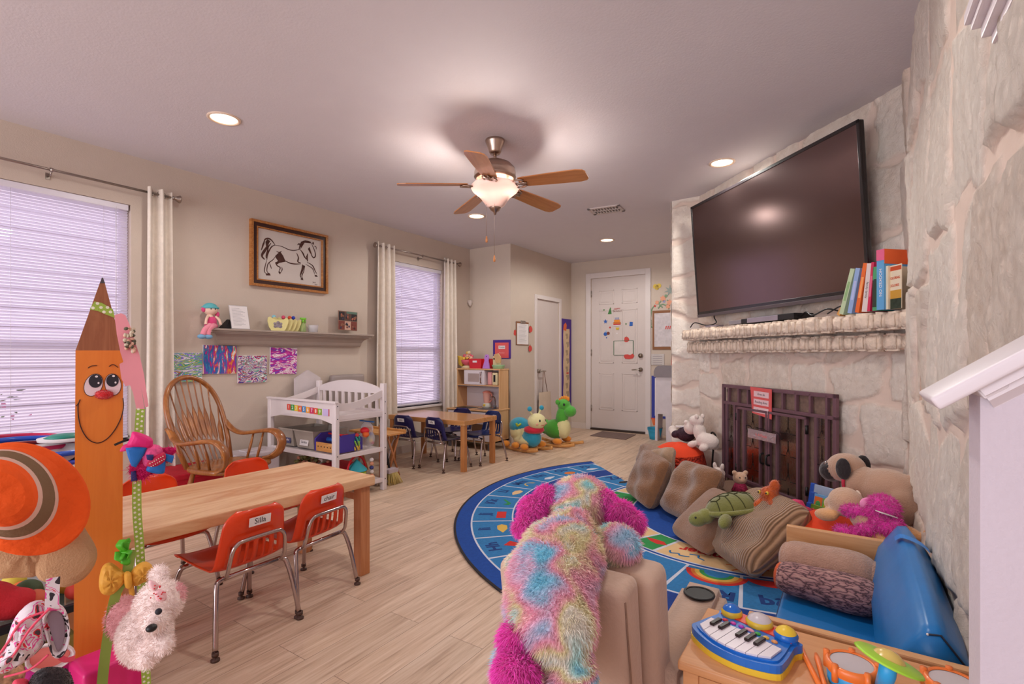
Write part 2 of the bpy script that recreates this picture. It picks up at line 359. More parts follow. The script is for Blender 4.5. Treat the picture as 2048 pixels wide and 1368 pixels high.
# closet door
b = MB(); y0, y1, zt = D2; b.box(XC-.06, y0, .015, XC-.02, y1, zt, doorm); d2 = struct('door_2', b)
b = MB(); b.box(XC, y0-.06, 0, XC+.016, y0, zt+.06, white, .004); b.box(XC, y1, 0, XC+.016, y1+.06, zt+.06, white, .004); b.box(XC, y0, zt, XC+.016, y1, zt+.06, white, .004); struct('trim_3', b)
b = MB(); b.cyl((XC-.02, y0+.07, .97), (XC+.015, y0+.07, .97), .03, nick, seg=20); b.cyl((XC, y0+.07, .97), (XC+.055, y0+.07, .97), .011, nick); b.tube(spl([(XC+.05, y0+.07, .97), (XC+.055, y0+.12, .97), (XC+.05, y0+.19, .965)]), .009, nick); part('door_handle', b, d2)

# windows
vin = mat('window_vinyl', '#ddd6e0', .35, var=.01)
gl = bpy.data.materials.new('window_glass'); gl.use_nodes = True; nt = gl.node_tree; nt.nodes.clear()
o_ = nd(nt, 'ShaderNodeOutputMaterial'); mx = nd(nt, 'ShaderNodeMixShader'); mx.inputs[0].default_value = .07; tr = nd(nt, 'ShaderNodeBsdfTransparent'); gs = nd(nt, 'ShaderNodeBsdfGlossy', i_Roughness=.02)
nt.links.new(tr.outputs[0], mx.inputs[1]); nt.links.new(gs.outputs[0], mx.inputs[2]); nt.links.new(mx.outputs[0], o_.inputs[0])
for i, (y0, y1, z0, z1) in enumerate((W1, W2)):
    xo = XL-.12; xi = XL-.065
    b = MB(); fw = .045
    for a, c, d, e in ((y0, y0+fw, z0, z1), (y1-fw, y1, z0, z1), (y0, y1, z0, z0+fw), (y0, y1, z1-fw, z1)): b.box(xo, a, d, xi, c, e, vin, .004)
    b.box(xo+.005, y0, 1.27, xi+.005, y1, 1.315, vin, .004)
    if i == 0: b.box(xo, .42, z0, xi, .50, z1, vin, .004)
    w = struct('window_%d' % (i+1), b)
    b = MB(); b.box(xo+.02, y0+.04, z0+.04, xo+.024, y1-.04, z1-.04, gl); part('pane', b, w)
    b = MB(); b.box(XL-.13, y0-.03 if i else y0, z0-.03, XL+.03, y1+.03, z0, white, .006); part('window_sill', b, w)

# ---------------------------------------------------------------- outdoors beyond the windows
sid = mat('siding_paint', '#e4dbe8', .7, var=.03)
h = thing('neighbour_house', 'pale pink lap-sided house wall seen through the window blinds', 'house', (-7.0, 3, -.3))
b = MB(); k = 0; z = -.3
while z < 5:
    b.add([(-7.0, -6, z), (-7.0, 12, z), (-7.025, 12, z+.2), (-7.025, -6, z+.2), (-7.025, 12, z), (-7.025, -6, z)], [[0, 1, 2, 3], [0, 5, 4, 1]], sid); z += .2
part('siding', b, h, True)
b = MB(); b.box(-14, -10, -.35, -4.8, 16, -.3, mat('side_yard_soil', '#8d7f72', .9, var=.2)); tag(put('side_yard', b.mesh('side_yard')), kind='structure')
rnd = random.Random(3); lf = mat('shrub_leaf', '#7c8a66', .7, var=.3); fl = mat('shrub_flower', '#c86a90', .7, var=.2)
for yy, hh, lab in ((.75, .95, 'flowering shrub outside the large left window'), (4.5, .95, 'flowering shrub outside the narrow far window')):
    b = MB()
    for k in range(260):
        a = rnd.uniform(0, 6.28); r = rnd.random()**.5*.7; q = Vector((-6.2+.4*r*cos(a), yy+r*sin(a), .1+rnd.random()*(hh-.1)))
        s_ = rnd.uniform(.02, .05); d = Vector((rnd.gauss(0, 1), rnd.gauss(0, 1), rnd.gauss(0, 1))).normalized(); e = d.orthogonal().normalized()
        b.add([q-d*s_, q+e*s_*.5, q+d*s_, q-e*s_*.5], [[0, 1, 2, 3]], lf if k % 3 else fl)
    for k in range(9): b.tube([(-6.2, yy, -.3), (-6.2+rnd.uniform(-.2, .2), yy+rnd.uniform(-.4, .4), .4), (-6.2+rnd.uniform(-.3, .3), yy+rnd.uniform(-.6, .6), hh-.1)], .008, lf, 5)
    single('flowering_shrub', b, lab, 'shrub')

# ---------------------------------------------------------------- limestone walls
def split(rect, rnd, wmin, hmin, out):
    x0, z0, x1, z1 = rect; w, h = x1-x0, z1-z0
    if (w < wmin*2.3 and h < hmin*2.3 and rnd.random() < .8) or (w < wmin*1.7 and h < hmin*1.7): out.append(rect); return
    if w/wmin > h/hmin: c = x0+w*rnd.uniform(.36, .64); split((x0, z0, c, z1), rnd, wmin, hmin, out); split((c, z0, x1, z1), rnd, wmin, hmin, out)
    else: c = z0+h*rnd.uniform(.36, .64); split((x0, z0, x1, c), rnd, wmin, hmin, out); split((x0, c, x1, z1), rnd, wmin, hmin, out)
def stone_sheet(name, O, U, W, Hh, N, step, seed, wmin, hmin, amp, hole=None, z0=0, mort=.016):
    """rough stone face: grid of W x Hh from O along U, relief towards N"""
    rnd = random.Random(seed); rects = []; split((-.1, -.1, W+.1, Hh+.1), rnd, wmin, hmin, rects)
    nu = int(W/step)+1; nz = int(Hh/step)+1; u, z = np.meshgrid(np.linspace(0, W, nu), np.linspace(0, Hh, nz), indexing='ij')
    ph = [rnd.uniform(0, 6.28) for _ in range(12)]
    def wv(f, k): return np.sin(f*u+ph[k]+1.3*np.sin(f*.7*z+ph[k+1]))*np.cos(f*.83*z+ph[k+2])
    du = .045*wv(6, 0)+.018*wv(17, 1)+.007*wv(47, 2); dz = .045*wv(5, 4)+.018*wv(15, 5)+.007*wv(43, 6)
    uu = u+du; zz = z+dz; ht = np.zeros_like(u); st = np.zeros_like(u); ti = np.full_like(u, .5)
    for (a, c, d, e) in rects:
        sk = rnd.uniform(-.22, .22); sk2 = rnd.uniform(-.22, .22); cu, cz = (a+d)/2, (c+e)/2
        p = uu-cu+sk*(zz-cz); q = zz-cz+sk2*(uu-cu)
        hw, hh = (d-a)/2-mort, (e-c)/2-mort; dist = np.minimum(hw-np.abs(p), hh-np.abs(q)); rc = .05
        cx = np.maximum(np.abs(p)-(hw-rc), 0); cz_ = np.maximum(np.abs(q)-(hh-rc), 0); dist = np.where((cx > 0) & (cz_ > 0), rc-np.hypot(cx, cz_), dist)
        inside = (dist > 0) & (st < .5); m = np.clip(dist/.014, 0, 1); m = m*m*(3-2*m)
        tx, tz = rnd.uniform(-.06, .06), rnd.uniform(-.06, .06); th = rnd.uniform(.55, 1.15); cr = rnd.uniform(.2, .5)
        v = m*(amp*th+tx*p+tz*q+amp*cr*np.clip(dist/.09, 0, 1))
        ht = np.where(inside, v, ht); st = np.where(inside, np.maximum(m, .02), st); ti = np.where(inside, rnd.random(), ti)
    ht = ht+amp*.22*st*(wv(31, 3)+.6*wv(71, 7)+.5*wv(113, 8)); ht[0, :] *= .3; ht[-1, :] *= .3
    O = np.array(O, float); U = np.array(U, float); N = np.array(N, float); P = O+u[..., None]*U+z[..., None]*np.array([0, 0, 1.])+ht[..., None]*N; P = P.reshape(-1, 3)
    F = []
    flip = np.dot(np.cross(U, [0, 0, 1.]), N) < 0
    for i in range(nu-1):
        for j in range(nz-1):
            if hole and hole[0] < u[i, j] < hole[2] and hole[1] < z[i, j] < hole[3]: continue
            q = [i*nz+j, (i+1)*nz+j, (i+1)*nz+j+1, i*nz+j+1]; F.append(q[::-1] if flip else q)
    me = bpy.data.meshes.new(name); me.from_pydata(P.tolist(), [], F); me.polygons.foreach_set('use_smooth', [True]*len(F)); me.materials.append(stonem)
    for nm, ar in (('stone', st), ('tint', ti)): me.attributes.new(nm, 'FLOAT', 'POINT').data.foreach_set('value', ar.reshape(-1).astype(np.float32))
    me.update(); o = put(name, me); o['kind'] = 'structure'; return o
s2 = math.sqrt(.5)
FA = np.array((-1.21, 5.08)); FL = 2.10
HOLE = (.44, .10, 1.44, .90)
stone_sheet('wall_fireplace', (FA[0], FA[1], 0), (s2, -s2, 0), FL, HC, (-s2, -s2, 0), .014, 5, .23, .24, .014, hole=HOLE)
stone_sheet('wall_fireplace_left', (-1.48, 5.09, 0), (1, 0, 0), .29, HC, (0, -1, 0), .014, 8, .30, .20, .014)
stone_sheet('wall_fireplace_return', (-1.48, 5.35, 0), (0, -1, 0), .26, HC, (-1, 0, 0), .02, 9, .30, .20, .010)
stone_sheet('wall_stone_right', (XR, 3.64, 0), (0, -1, 0), 2.60, HC, (-1, 0, 0), .013, 21, .24, .36, .013)
# solid core behind the stone faces, and the firebox
core = mat('mortar_core', '#c6a493', .9); soot = mat('firebox_soot', '#2a1d1b', .9, var=.3, vs=5)
b = MB()
def dq(k, a): return (FA[0]+a*s2+k*s2, FA[1]-a*s2+k*s2)
def dbox(b, a0, a1, k0, k1, z0, z1, m):
    P = [dq(k0, a0), dq(k0, a1), dq(k1, a1), dq(k1, a0)]; V = [(x, y, z0) for x, y in P]+[(x, y, z1) for x, y in P]
    b.add(V, [[3, 2, 1, 0], [4, 5, 6, 7], [0, 1, 5, 4], [1, 2, 6, 5], [2, 3, 7, 6], [3, 0, 4, 7]], m)
dbox(b, HOLE[0], HOLE[2], .48, .52, 0, HC, core); dbox(b, 0.02, HOLE[0], .03, .52, 0, HC, core); dbox(b, HOLE[2], FL, .03, .52, 0, HC, core); dbox(b, HOLE[0], HOLE[2], .03, .48, HOLE[3], HC, core)
dbox(b, HOLE[0], HOLE[2], .03, .48, 0, HOLE[1], core)
dbox(b, HOLE[0], HOLE[2], .46, .478, HOLE[1], HOLE[3], soot); dbox(b, HOLE[0], HOLE[0]+.01, .0, .46, HOLE[1], HOLE[3], soot); dbox(b, HOLE[2]-.01, HOLE[2], .0, .46, HOLE[1], HOLE[3], soot); dbox(b, HOLE[0], HOLE[2], .0, .46, HOLE[1]-.01, HOLE[1]+.005, soot); dbox(b, HOLE[0], HOLE[2], .0, .46, HOLE[3]-.01, HOLE[3], soot)
struct('wall_chimney_core', b)
b = MB(); b.box(XR+.01, 1.04, 0, XR+.12, 3.66, HC, core); struct('wall_right_core', b)

# stair knee wall with sloping cap
knee = mat('knee_wall_paint', '#cfc4cd', .7, var=.01, bump=.15, bs=120); b = MB()
ZS = lambda x: 1.1416+(x-.1026)*.73
kx0, kx1, ky0, ky1 = .168, 1.5, 1.062, 1.152
b.add([(kx0, ky0, 0), (kx1, ky0, 0), (kx1, ky1, 0), (kx0, ky1, 0), (kx0, ky0, ZS(kx0)-.03), (kx1, ky0, ZS(kx1)-.03), (kx1, ky1, ZS(kx1)-.03), (kx0, ky1, ZS(kx0)-.03)], [[3, 2, 1, 0], [4, 5, 6, 7], [0, 1, 5, 4], [1, 2, 6, 5], [2, 3, 7, 6], [3, 0, 4, 7]], knee)
struct('wall_knee', b)
b = MB(); capm = mat('cap_white', '#e2d9dd', .35, var=.01)
sl = math.atan(.73); Mx = frame((.1026, 1.0215, 1.1416), (cos(sl), 0, sin(sl)), (0, 1, 0))
b.box(0, 0, -.022, 1.9, .171, 0, capm, .006, Mx, 3)
for sgn, y0 in ((1, .0), (-1, .171)):
    pr = [(.012, -.022), (.012, -.034), (.022, -.036), (.022, -.044), (.040, -.058), (.044, -.066), (.05, -.066), (.05, -.022)]
    for i in range(len(pr)-2):
        (a, c), (d, e) = pr[i], pr[i+1]; a = y0+sgn*a; d = y0+sgn*d
        b.quad(Mx @ Vector((.058, a, c)), Mx @ Vector((1.9, a, c)), Mx @ Vector((1.9, d, e)), Mx @ Vector((.058, d, e)), capm)
b.box(.063, .045, -.066, 1.9, .126, -.02, capm, 0, Mx)
b.box(.055, .02, -.04, .09, .15, -.02, capm, .004, Mx)
struct('trim_4', b)
b = MB()   # crown piece high on the stone wall
for (dx, z0, z1) in ((.055, 1.90, 1.925), (.045, 1.885, 1.90), (.03, 1.86, 1.885), (.015, 1.84, 1.86)): b.box(XR-dx-.012, .6, z0, XR+.02, 1.415-.4*(.055-dx), z1, capm, .004)
struct('trim_5', b)
# ---------------------------------------------------------------- read a place off a known plane of the room
_S, _C = sin(YAW), cos(YAW)
def _ray(u, v): a = (u-1024)/FPX; return -_S+a*_C, _C+a*_S, (710-v)/FPX
def onz(u, v, z=0): d = _ray(u, v); t = (z-CAMZ)/d[2]; return Vector((d[0]*t, d[1]*t, z))
def onx(u, v, X): d = _ray(u, v); t = X/d[0]; return Vector((X, d[1]*t, CAMZ+d[2]*t))
def ony(u, v, Y): d = _ray(u, v); t = Y/d[1]; return Vector((d[0]*t, Y, CAMZ+d[2]*t))
def ond(u, v, off):
    d = _ray(u, v); t = (KD-off*2**.5)/(d[0]+d[1]); return Vector((d[0]*t, d[1]*t, CAMZ+d[2]*t))
def DM(a, off, z, tilt=0):
    """axes on the fireplace wall: x along it to the right, y up, z out into the room"""
    M = frame((FA[0]+a*s2-off*s2, FA[1]-a*s2-off*s2, z), (s2, -s2, 0), (0, 0, 1)); return M @ Matrix.Rotation(tilt, 4, 'X')
LM = lambda y, z, off=0: frame((XL+off, y, z), (0, 1, 0), (0, 0, 1))        # left wall: x along +Y, y up, z into room
CM = lambda y, z, off=0: frame((XC+off, y, z), (0, 1, 0), (0, 0, 1))
BM = lambda x, z, off=0: frame((x, YB-off, z), (1, 0, 0), (0, 0, 1))
blk = mat('black_plastic', '#1c1a1c', .4); paper = mat('white_paper', '#e6dfdf', .7, var=.01); ink = mat('black_ink', '#2b2830', .7); red = mat('bright_red', '#d3202c', .5)

# recessed ceiling lights
glow = mat('lamp_glow', '#ffe2bd', .5, emit=9, var=0); ring = mat('light_trim', '#e3c9b4', .4)
def downlight(x, y, label, e=95):
    t = thing('recessed_light', label, 'ceiling light', (x, y, HC), group=None)
    b = MB(); b.lathe([(.098, .0), (.098, -.006), (.085, -.009), (.078, -.003), (.066, .02)], ring, seg=32); part('trim_ring', b, t)
    b = MB(); b.lathe([(.0, -.0015), (.078, -.0015)], glow, seg=32); part('lens', b, t)
    l = bpy.data.lights.new('downlight', 'SPOT'); l.energy = e; l.spot_size = R(172); l.spot_blend = .45; l.shadow_soft_size = .07; l.color = (.96, .945, .89)
    o = put('downlight_lamp', l, t); o.location = (0, 0, -.03)
for u, v, lab in ((448, 237, 'round recessed ceiling light nearest the large left window'), (1444, 325, 'round recessed ceiling light beside the television'),
                  (1214, 480, 'round recessed ceiling light nearest the entry door'), (953, 432, 'round recessed ceiling light partly hidden behind a fan blade')):
    p = onz(u, v, HC); downlight(p.x, p.y, lab, 42 if p.y < 2 else (58 if p.x < -3 else (68 if p.y > 6 else 84)))
downlight(-.87, 1.70, 'round recessed ceiling light above the recliner, just out of view', 58)
b = MB(); vm = mat('vent_white', '#c3b6b2', .5); dk = mat('vent_dark', '#6d6464', .7)
t = thing('ceiling_vent', 'white louvred air vent set in the ceiling beyond the fan', 'vent', (-2.135, 4.985, HC), .12)
b.box(-.17, -.12, -.012, .17, -.09, 0, vm); b.box(-.17, .09, -.012, .17, .12, 0, vm); b.box(-.17, -.12, -.012, -.14, .12, 0, vm); b.box(.14, -.12, -.012, .17, .12, 0, vm); part('frame', b, t)
b = MB(); b.box(-.14, -.09, -.002, .14, .09, 0, dk)
for k in range(9): b.box(-.14+.031*k, -.09, -.012, -.128+.031*k, .09, -.003, vm)
b.box(-.14, -.006, -.013, .14, .006, -.002, vm); part('louvres', b, t)

# ceiling fan
fx, fy = -2.104, 2.937
nk = mat('brushed_nickel', '#b09a8b', .28, 1.0, var=.04); bw = wood('blade_wood', '#b06a38', '#c9854e', 'X', 1.5, .35, coat=.3, ring=3)
fan = thing('ceiling_fan', 'five-blade wooden ceiling fan with nickel motor and frosted glass bowl light', 'ceiling fan', (fx, fy, HC))
b = MB(); b.lathe([(.0, 0), (.066, 0), (.070, -.008), (.067, -.02), (.050, -.06), (.044, -.085), (.036, -.10), (.0, -.10)], nk, seg=32); part('canopy', b, fan)
b = MB(); b.cyl((0, 0, -.09), (0, 0, -.16), .012, nk); part('downrod', b, fan)
b = MB(); b.lathe([(.0, -.145), (.03, -.147), (.075, -.155), (.115, -.175), (.142, -.205), (.148, -.235), (.146, -.26), (.150, -.265), (.146, -.272), (.135, -.285)], nk, seg=40)
b.lathe([(.135, -.285), (.10, -.305), (.075, -.318), (.0, -.318)], nk, seg=40, flute=(40, .02)); part('motor_housing', b, fan)
bladeM = MB(); prof = [(.20, -.052), (.24, -.058), (.45, -.068), (.62, -.072), (.665, -.062), (.682, -.04), (.682, .04), (.665, .062), (.62, .072), (.45, .068), (.24, .058), (.20, .052), (.19, 0)]
bladeM.prism([(x, y) for x, y in prof], .007, bw); bme = bladeM.mesh('blade')
br = MB(); nk2 = nk
for s in (-1, 1): br.tube(spl([(.10, .012*s, .0), (.145, .03*s, -.008), (.185, .05*s, -.005), (.235, .035*s, -.004), (.205, .012*s, -.004), (.245, 0, -.004)]), .006, nk)
br.tube([(.09, 0, .01), (.15, 0, -.008), (.25, 0, -.004)], .008, nk); br.ell((.165, 0, -.008), (.02, .02, .006), nk); brm = br.mesh('blade_bracket')
for k in range(5):
    a = R(7+72*k); o = put('blade', bme, fan); o.location = (0, 0, -.322); o.rotation_euler = Euler((R(-12), R(3.0), a), 'XYZ')
    q = put('blade_bracket', brm, o); q.location = (0, 0, -.004)
frost = bpy.data.materials.new('frosted_glass'); frost.use_nodes = True; nt = frost.node_tree; bb_ = nt.nodes['Principled BSDF']
bb_.inputs['Base Color'].default_value = (.62, .47, .44, 1); bb_.inputs['Roughness'].default_value = .35
tl = nd(nt, 'ShaderNodeBsdfTranslucent'); tl.inputs[0].default_value = (.08, .052, .046, 1); mx = nd(nt, 'ShaderNodeMixShader'); mx.inputs[0].default_value = .2
nt.links.new(bb_.outputs[0], mx.inputs[1]); nt.links.new(tl.outputs[0], mx.inputs[2]); nt.links.new(mx.outputs[0], nt.nodes['Material Output'].inputs[0])
b = MB(); b.lathe([(.158, -.318), (.170, -.330), (.171, -.345), (.160, -.365), (.135, -.385), (.105, -.41), (.085, -.44), (.068, -.465), (.04, -.485), (.0, -.488)], frost, seg=40); part('glass_bowl', b, fan)
b = MB(); b.lathe([(.0, -.47), (.044, -.472), (.044, -.482), (.03, -.505), (.012, -.515), (.009, -.53), (.0, -.535)], nk, seg=24); part('finial', b, fan)
b = MB(); b.cyl((0, 0, -.31), (0, 0, -.40), .022, nk); part('lamp_holder', b, fan)
for i, (x, y) in enumerate(((-.062, -.03), (.062, .02))):
    b = MB(); b.ell((x, y, -.385), (.022, .022, .032), mat('bulb_glow', '#fff0d0', .4, emit=22, var=0)); part('bulb', b, fan)
    l = bpy.data.lights.new('bulb', 'POINT'); l.energy = 52; l.shadow_soft_size = .03; l.color = (1, .88, .78); o = put('bulb_lamp', l, fan); o.location = (x, y, -.345)
for x, y, z in ((-.03, -.06, -.69), (.03, -.05, -.83)):
    b = MB(); b.cyl((x, y, -.31), (x, y, z), .0013, nk, seg=6); pc = part('pull_chain', b, fan)
    b = MB(); b.lathe([(.0, 0), (.004, -.004), (.009, -.03), (.008, -.045), (.0, -.05)], bw, (x, y, z), 12); part('chain_fob', b, pc)

# window blinds
slat = bpy.data.materials.new('blind_slat'); slat.use_nodes = True; nt = slat.node_tree; sb = nt.nodes['Principled BSDF']; sb.inputs['Base Color'].default_value = hexc('#efeaf8'); sb.inputs['Roughness'].default_value = .45
tl = nd(nt, 'ShaderNodeBsdfTranslucent'); tl.inputs[0].default_value = hexc('#f4eefc'); mx = nd(nt, 'ShaderNodeMixShader'); mx.inputs[0].default_value = .45
nt.links.new(sb.outputs[0], mx.inputs[1]); nt.links.new(tl.outputs[0], mx.inputs[2]); nt.links.new(mx.outputs[0], nt.nodes['Material Output'].inputs[0])
for (y0, y1, z0, z1), lab, cords in ((W1, 'white slatted blind lowered over the large left window', (.35, .95, 1.45)), (W2, 'white slatted blind lowered over the narrow far window', (4.45, 4.75, 5.03))):
    t = thing('window_blind', lab, 'blind', (XL-.032, (y0+y1)/2, z1)); w = (y1-y0)/2-.012
    b = MB(); b.box(-.028, -w, -.045, .022, w, -.002, vin, .004); part('headrail', b, t)
    b = MB(); z = -.06; bot = -(z1-z0)+.035
    while z > bot:
        b.grid(lambda a, c, z=z: ((a-.5)*.024*cos(R(36)), (2*c-1)*w, z+(a-.5)*.024*sin(R(36))+.0016*(1-(2*a-1)**2)), 3, 2, slat); z -= .0212
    part('slats', b, t)
    b = MB(); b.box(-.014, -w, bot-.016, .012, w, bot, vin, .003); part('bottom_rail', b, t)
    for yc in cords:
        b = MB(); b.cyl((.014, yc-(y0+y1)/2, -.04), (.014, yc-(y0+y1)/2, bot), .0012, vin, seg=5); part('ladder_cord', b, t)
    b = MB(); b.cyl((.02, w-.08, -.03), (.02, w-.08, -.95), .003, vin, seg=6); part('tilt_wand', b, t)

# curtain rods and curtains
rodm = mat('rod_nickel', '#a3978f', .3, 1.0); curm = mat('curtain_cloth', '#e2d5c8', .85, var=.05, vs=22, bump=.35, bs=120, sheen=.2)
XCU = XL+.085
def rod(y0, y1, brs, fins, label):
    t = thing('curtain_rod', label, 'curtain rod', (XCU, (y0+y1)/2, 2.465)); h = (y1-y0)/2
    b = MB(); b.cyl((0, -h, 0), (0, h, 0), .009, rodm, seg=12); part('pole', b, t)
    for s in fins:
        b = MB(); b.M = TR(0, s*h, 0, -s*pi/2); b.lathe([(0, 0), (.012, 0), (.014, .012), (.014, .02), (.02, .03), (.03, .05), (.032, .056), (.026, .06), (0, .056)], rodm, seg=20); part('finial', b, t)
    for y in brs:
        b = MB(); y -= (y0+y1)/2; b.box(-.085, y-.012, -.05, -.08, y+.012, -.005, rodm); b.tube([(-.08, y, -.03), (-.02, y, -.03), (0, y, -.014)], .005, rodm, 8); b.lathe([(.014, -.008), (.014, .008), (.010, .008), (.010, -.008), (.014, -.008)], rodm, M=TR(0, y, 0, pi/2), seg=14); part('bracket', b, t)
rod(.05, 1.865, (1.13,), (1,), 'long nickel curtain rod above the large left window')
rod(4.0, 5.40, (4.72,), (-1, 1), 'short nickel curtain rod above the narrow far window')
def curtain(yc, w, zb, label, folds=3, seed=0):
    t = thing('window_curtain', label, 'curtain', (XCU, yc, zb)); H_ = 2.505-zb; ph = seed
    def fn(a, c):
        y = (a-.5)*w; z = c*H_; k = 1-c; am = .028+.012*k
        return (am*sin(2*pi*folds*a+ph)+.006*k*sin(9*a+5*k+ph), y*(1+.12*k)+.012*k*sin(3+ph+4*a), z+.004*sin(2*pi*folds*a))
    b = MB(); b.grid(fn, 48, 26, curm, True); part('cloth', b, t)
    for i in range(folds*2):
        a = (i*pi-ph)/(2*pi*folds)
        if 0 < a < 1:
            y = (a-.5)*w; b = MB(); b.tube([(.02*cos(q)*0+.002*cos(q), y+.019*cos(q)*.35, H_-.04+.02*sin(q)) for q in [2*pi*j/16 for j in range(16)]], .003, rodm, 6, closed=True); part('grommet', b, t)
curtain(1.775, .17, .03, 'cream curtain panel gathered at the right of the large window', 2, .5)
curtain(4.095, .26, .36, 'cream curtain panel on the left of the narrow far window', 3, 1.0)
curtain(5.235, .22, .36, 'cream curtain panel on the right of the narrow far window', 3, 2.2)

# framed horse drawing
gold = wood('gilt_wood', '#9a5a26', '#c08346', 'X', 3, .35); dkw = mat('frame_dark', '#3a1a12', .35, var=.2)
yc, zc, fw, fh = 2.945, 2.155, .82, .61; t = thing('framed_picture', 'ink drawing of a trotting horse in a gold and brown frame', 'picture', tuple(LM(yc, zc-fh/2, .02).translation))
def ringbox(b, w, h, bw_, z0, z1, m, M):
    b.box(-w/2, h/2-bw_, z0, w/2, h/2, z1, m, 0, M); b.box(-w/2, -h/2, z0, w/2, -h/2+bw_, z1, m, 0, M); b.box(-w/2, -h/2+bw_, z0, -w/2+bw_, h/2-bw_, z1, m, 0, M); b.box(w/2-bw_, -h/2+bw_, z0, w/2, h/2-bw_, z1, m, 0, M)
M = LM(yc, zc, 0); b = MB(); ringbox(b, fw, fh, .022, .0, .04, gold, M); ringbox(b, fw-.044, fh-.044, .034, .0, .028, dkw, M); ringbox(b, fw-.112, fh-.112, .012, 0, .034, gold, M); part('frame', b, t, True)
b = MB(); cream = mat('canvas_cream', '#cfc4bd', .8, var=.01); b.box(-fw/2+.06, -fh/2+.06, .002, fw/2-.06, fh/2-.06, .014, cream, 0, M)
brn = mat('ink_brown', '#4a2a22', .8, var=.25, vs=30); PX = lambda x, y: ((x-745)/1190*fw, (700-y+.245*(x-745)*(1 if y < 350 else (1-(y-140)/1000*.0)))/1000*fh*.0+0)
def hp(x, y):   # drawing coordinates taken from the picture's own frame
    f = (x-150)/1185; top = 135+f*265; bot = 1140+f*135; return ((f-.5)*fw*.99, (.5-(y-top)/(bot-top))*fh)
def stroke(pts, w, k=1.45): 
    P = [hp(*p) for p in pts]; n = max(3, 4); P = spl([(x, y, .0155) for x, y in P], 5); b.tube([M @ q for q in P], [w*k*(.35+.65*sin(pi*i/(len(P)-1))) for i in range(len(P))], brn, 4, flat=(1, .25), up=M.to_3x3() @ Vector((0, 1, 0)), smooth=False)
def fill(pts): b.prism([hp(*p) for p in pts], .0018, brn, M @ Matrix.Translation((0, 0, .014)))
for pts, w in (([(500, 530), (600, 550), (700, 595), (780, 610), (850, 600), (890, 590)], .003), ([(500, 530), (455, 550), (420, 600), (390, 680), (380, 760)], .004), ([(380, 760), (355, 850), (345, 930), (375, 965)], .003), ([(505, 700), (470, 750), (400, 810), (380, 900), (390, 945), (420, 960)], .003),
    ([(640, 760), (720, 800), (800, 815), (900, 815)], .004), ([(500, 790), (530, 840), (575, 870), (560, 920)], .004), ([(600, 860), (605, 900), (590, 940)], .003), ([(890, 560), (900, 500), (960, 470), (1040, 480), (1075, 510)], .004), ([(890, 600), (930, 650), (960, 710), (1010, 760)], .005),
    ([(1075, 510), (1100, 560), (1135, 640), (1140, 700), (1110, 725), (1080, 690), (1060, 640), (1030, 600)], .004), ([(1010, 660), (1000, 720), (1010, 780)], .005), ([(830, 650), (860, 720), (850, 780), (900, 800)], .005), ([(1000, 790), (1090, 840), (1130, 910), (1165, 970)], .004), ([(975, 820), (1060, 865), (1100, 900), (1130, 980)], .003),
    ([(925, 820), (915, 900), (890, 990), (910, 1030)], .004), ([(965, 845), (945, 930), (915, 1000), (935, 1040)], .003), ([(845, 530), (870, 510), (885, 540), (865, 600)], .005), ([(1085, 515), (1105, 495), (1110, 530)], .004), ([(1120, 550), (1150, 560), (1155, 600)], .003),
    ([(500, 530), (450, 460), (400, 430), (350, 450), (340, 520)], .005), ([(350, 450), (330, 520), (300, 610)], .005), ([(410, 470), (380, 560), (330, 640), (310, 700), (350, 750)], .008), ([(440, 500), (400, 560), (390, 620), (370, 700), (385, 740)], .005), ([(340, 480), (310, 560)], .004), ([(415, 800), (435, 850), (445, 890)], .003), ([(520, 620), (560, 640), (600, 620)], .003)): stroke(pts, w)
fill([(575, 625), (620, 690), (660, 780), (560, 800), (520, 830), (500, 795), (545, 770), (510, 720), (505, 690)]); fill([(365, 960), (420, 955), (435, 990), (370, 990)]); fill([(555, 920), (590, 945), (572, 970), (552, 945)]); fill([(900, 1030), (930, 1035), (942, 1062), (898, 1052)]); fill([(1130, 985), (1160, 985), (1182, 1015), (1135, 1010)])
fill([(1015, 590), (1040, 560), (1070, 640), (1085, 690), (1050, 650)]); fill([(900, 480), (970, 458), (1060, 480), (1060, 505), (960, 495), (915, 560), (895, 590)]); fill([(390, 440), (430, 470), (400, 520), (380, 600), (345, 660), (330, 640), (370, 560), (360, 480)]); fill([(985, 700), (1010, 670), (1015, 780), (1000, 770)]); fill([(925, 830), (965, 845), (935, 920), (905, 980), (915, 900)])
b.text('Jack', .022, brn, M @ Matrix.Translation((.26, -.2, .0145)), .0003); b.text('2019', .016, brn, M @ Matrix.Translation((.28, -.222, .0145)), .0003); part('drawing', b, t, True)

# picture-ledge shelf
greige = mat('shelf_greige', '#a8968b', .5, var=.04); y0, y1 = 2.13, 3.86; t = thing('wall_shelf', 'long greige mantel-style shelf with moulded underside', 'shelf', (XL, (y0+y1)/2, 1.30))
b = MB(); b.box(XL, y0, 1.418, XL+.165, y1, 1.436, greige, .005); b.box(XL, y0+.015, 1.405, XL+.15, y1-.015, 1.418, greige, .004)
part('top_board', b, t, True)
b = MB(); pr = [(0, .0), (.05, 0), (.055, .008), (.06, .012), (.065, .04), (.085, .07), (.115, .088), (.135, .094), (.135, .105), (0, .105)]
n = len(pr); V = [(XL+x, y0+.14-x*.75, 1.30+z) for x, z in pr]+[(XL+x, y1-.14+x*.75, 1.30+z) for x, z in pr]
b.add(V, [list(range(n)), list(range(n, 2*n))[::-1]]+[[i, i+n, (i+1) % n+n, (i+1) % n] for i in range(n)], greige); part('crown_moulding', b, t, True)

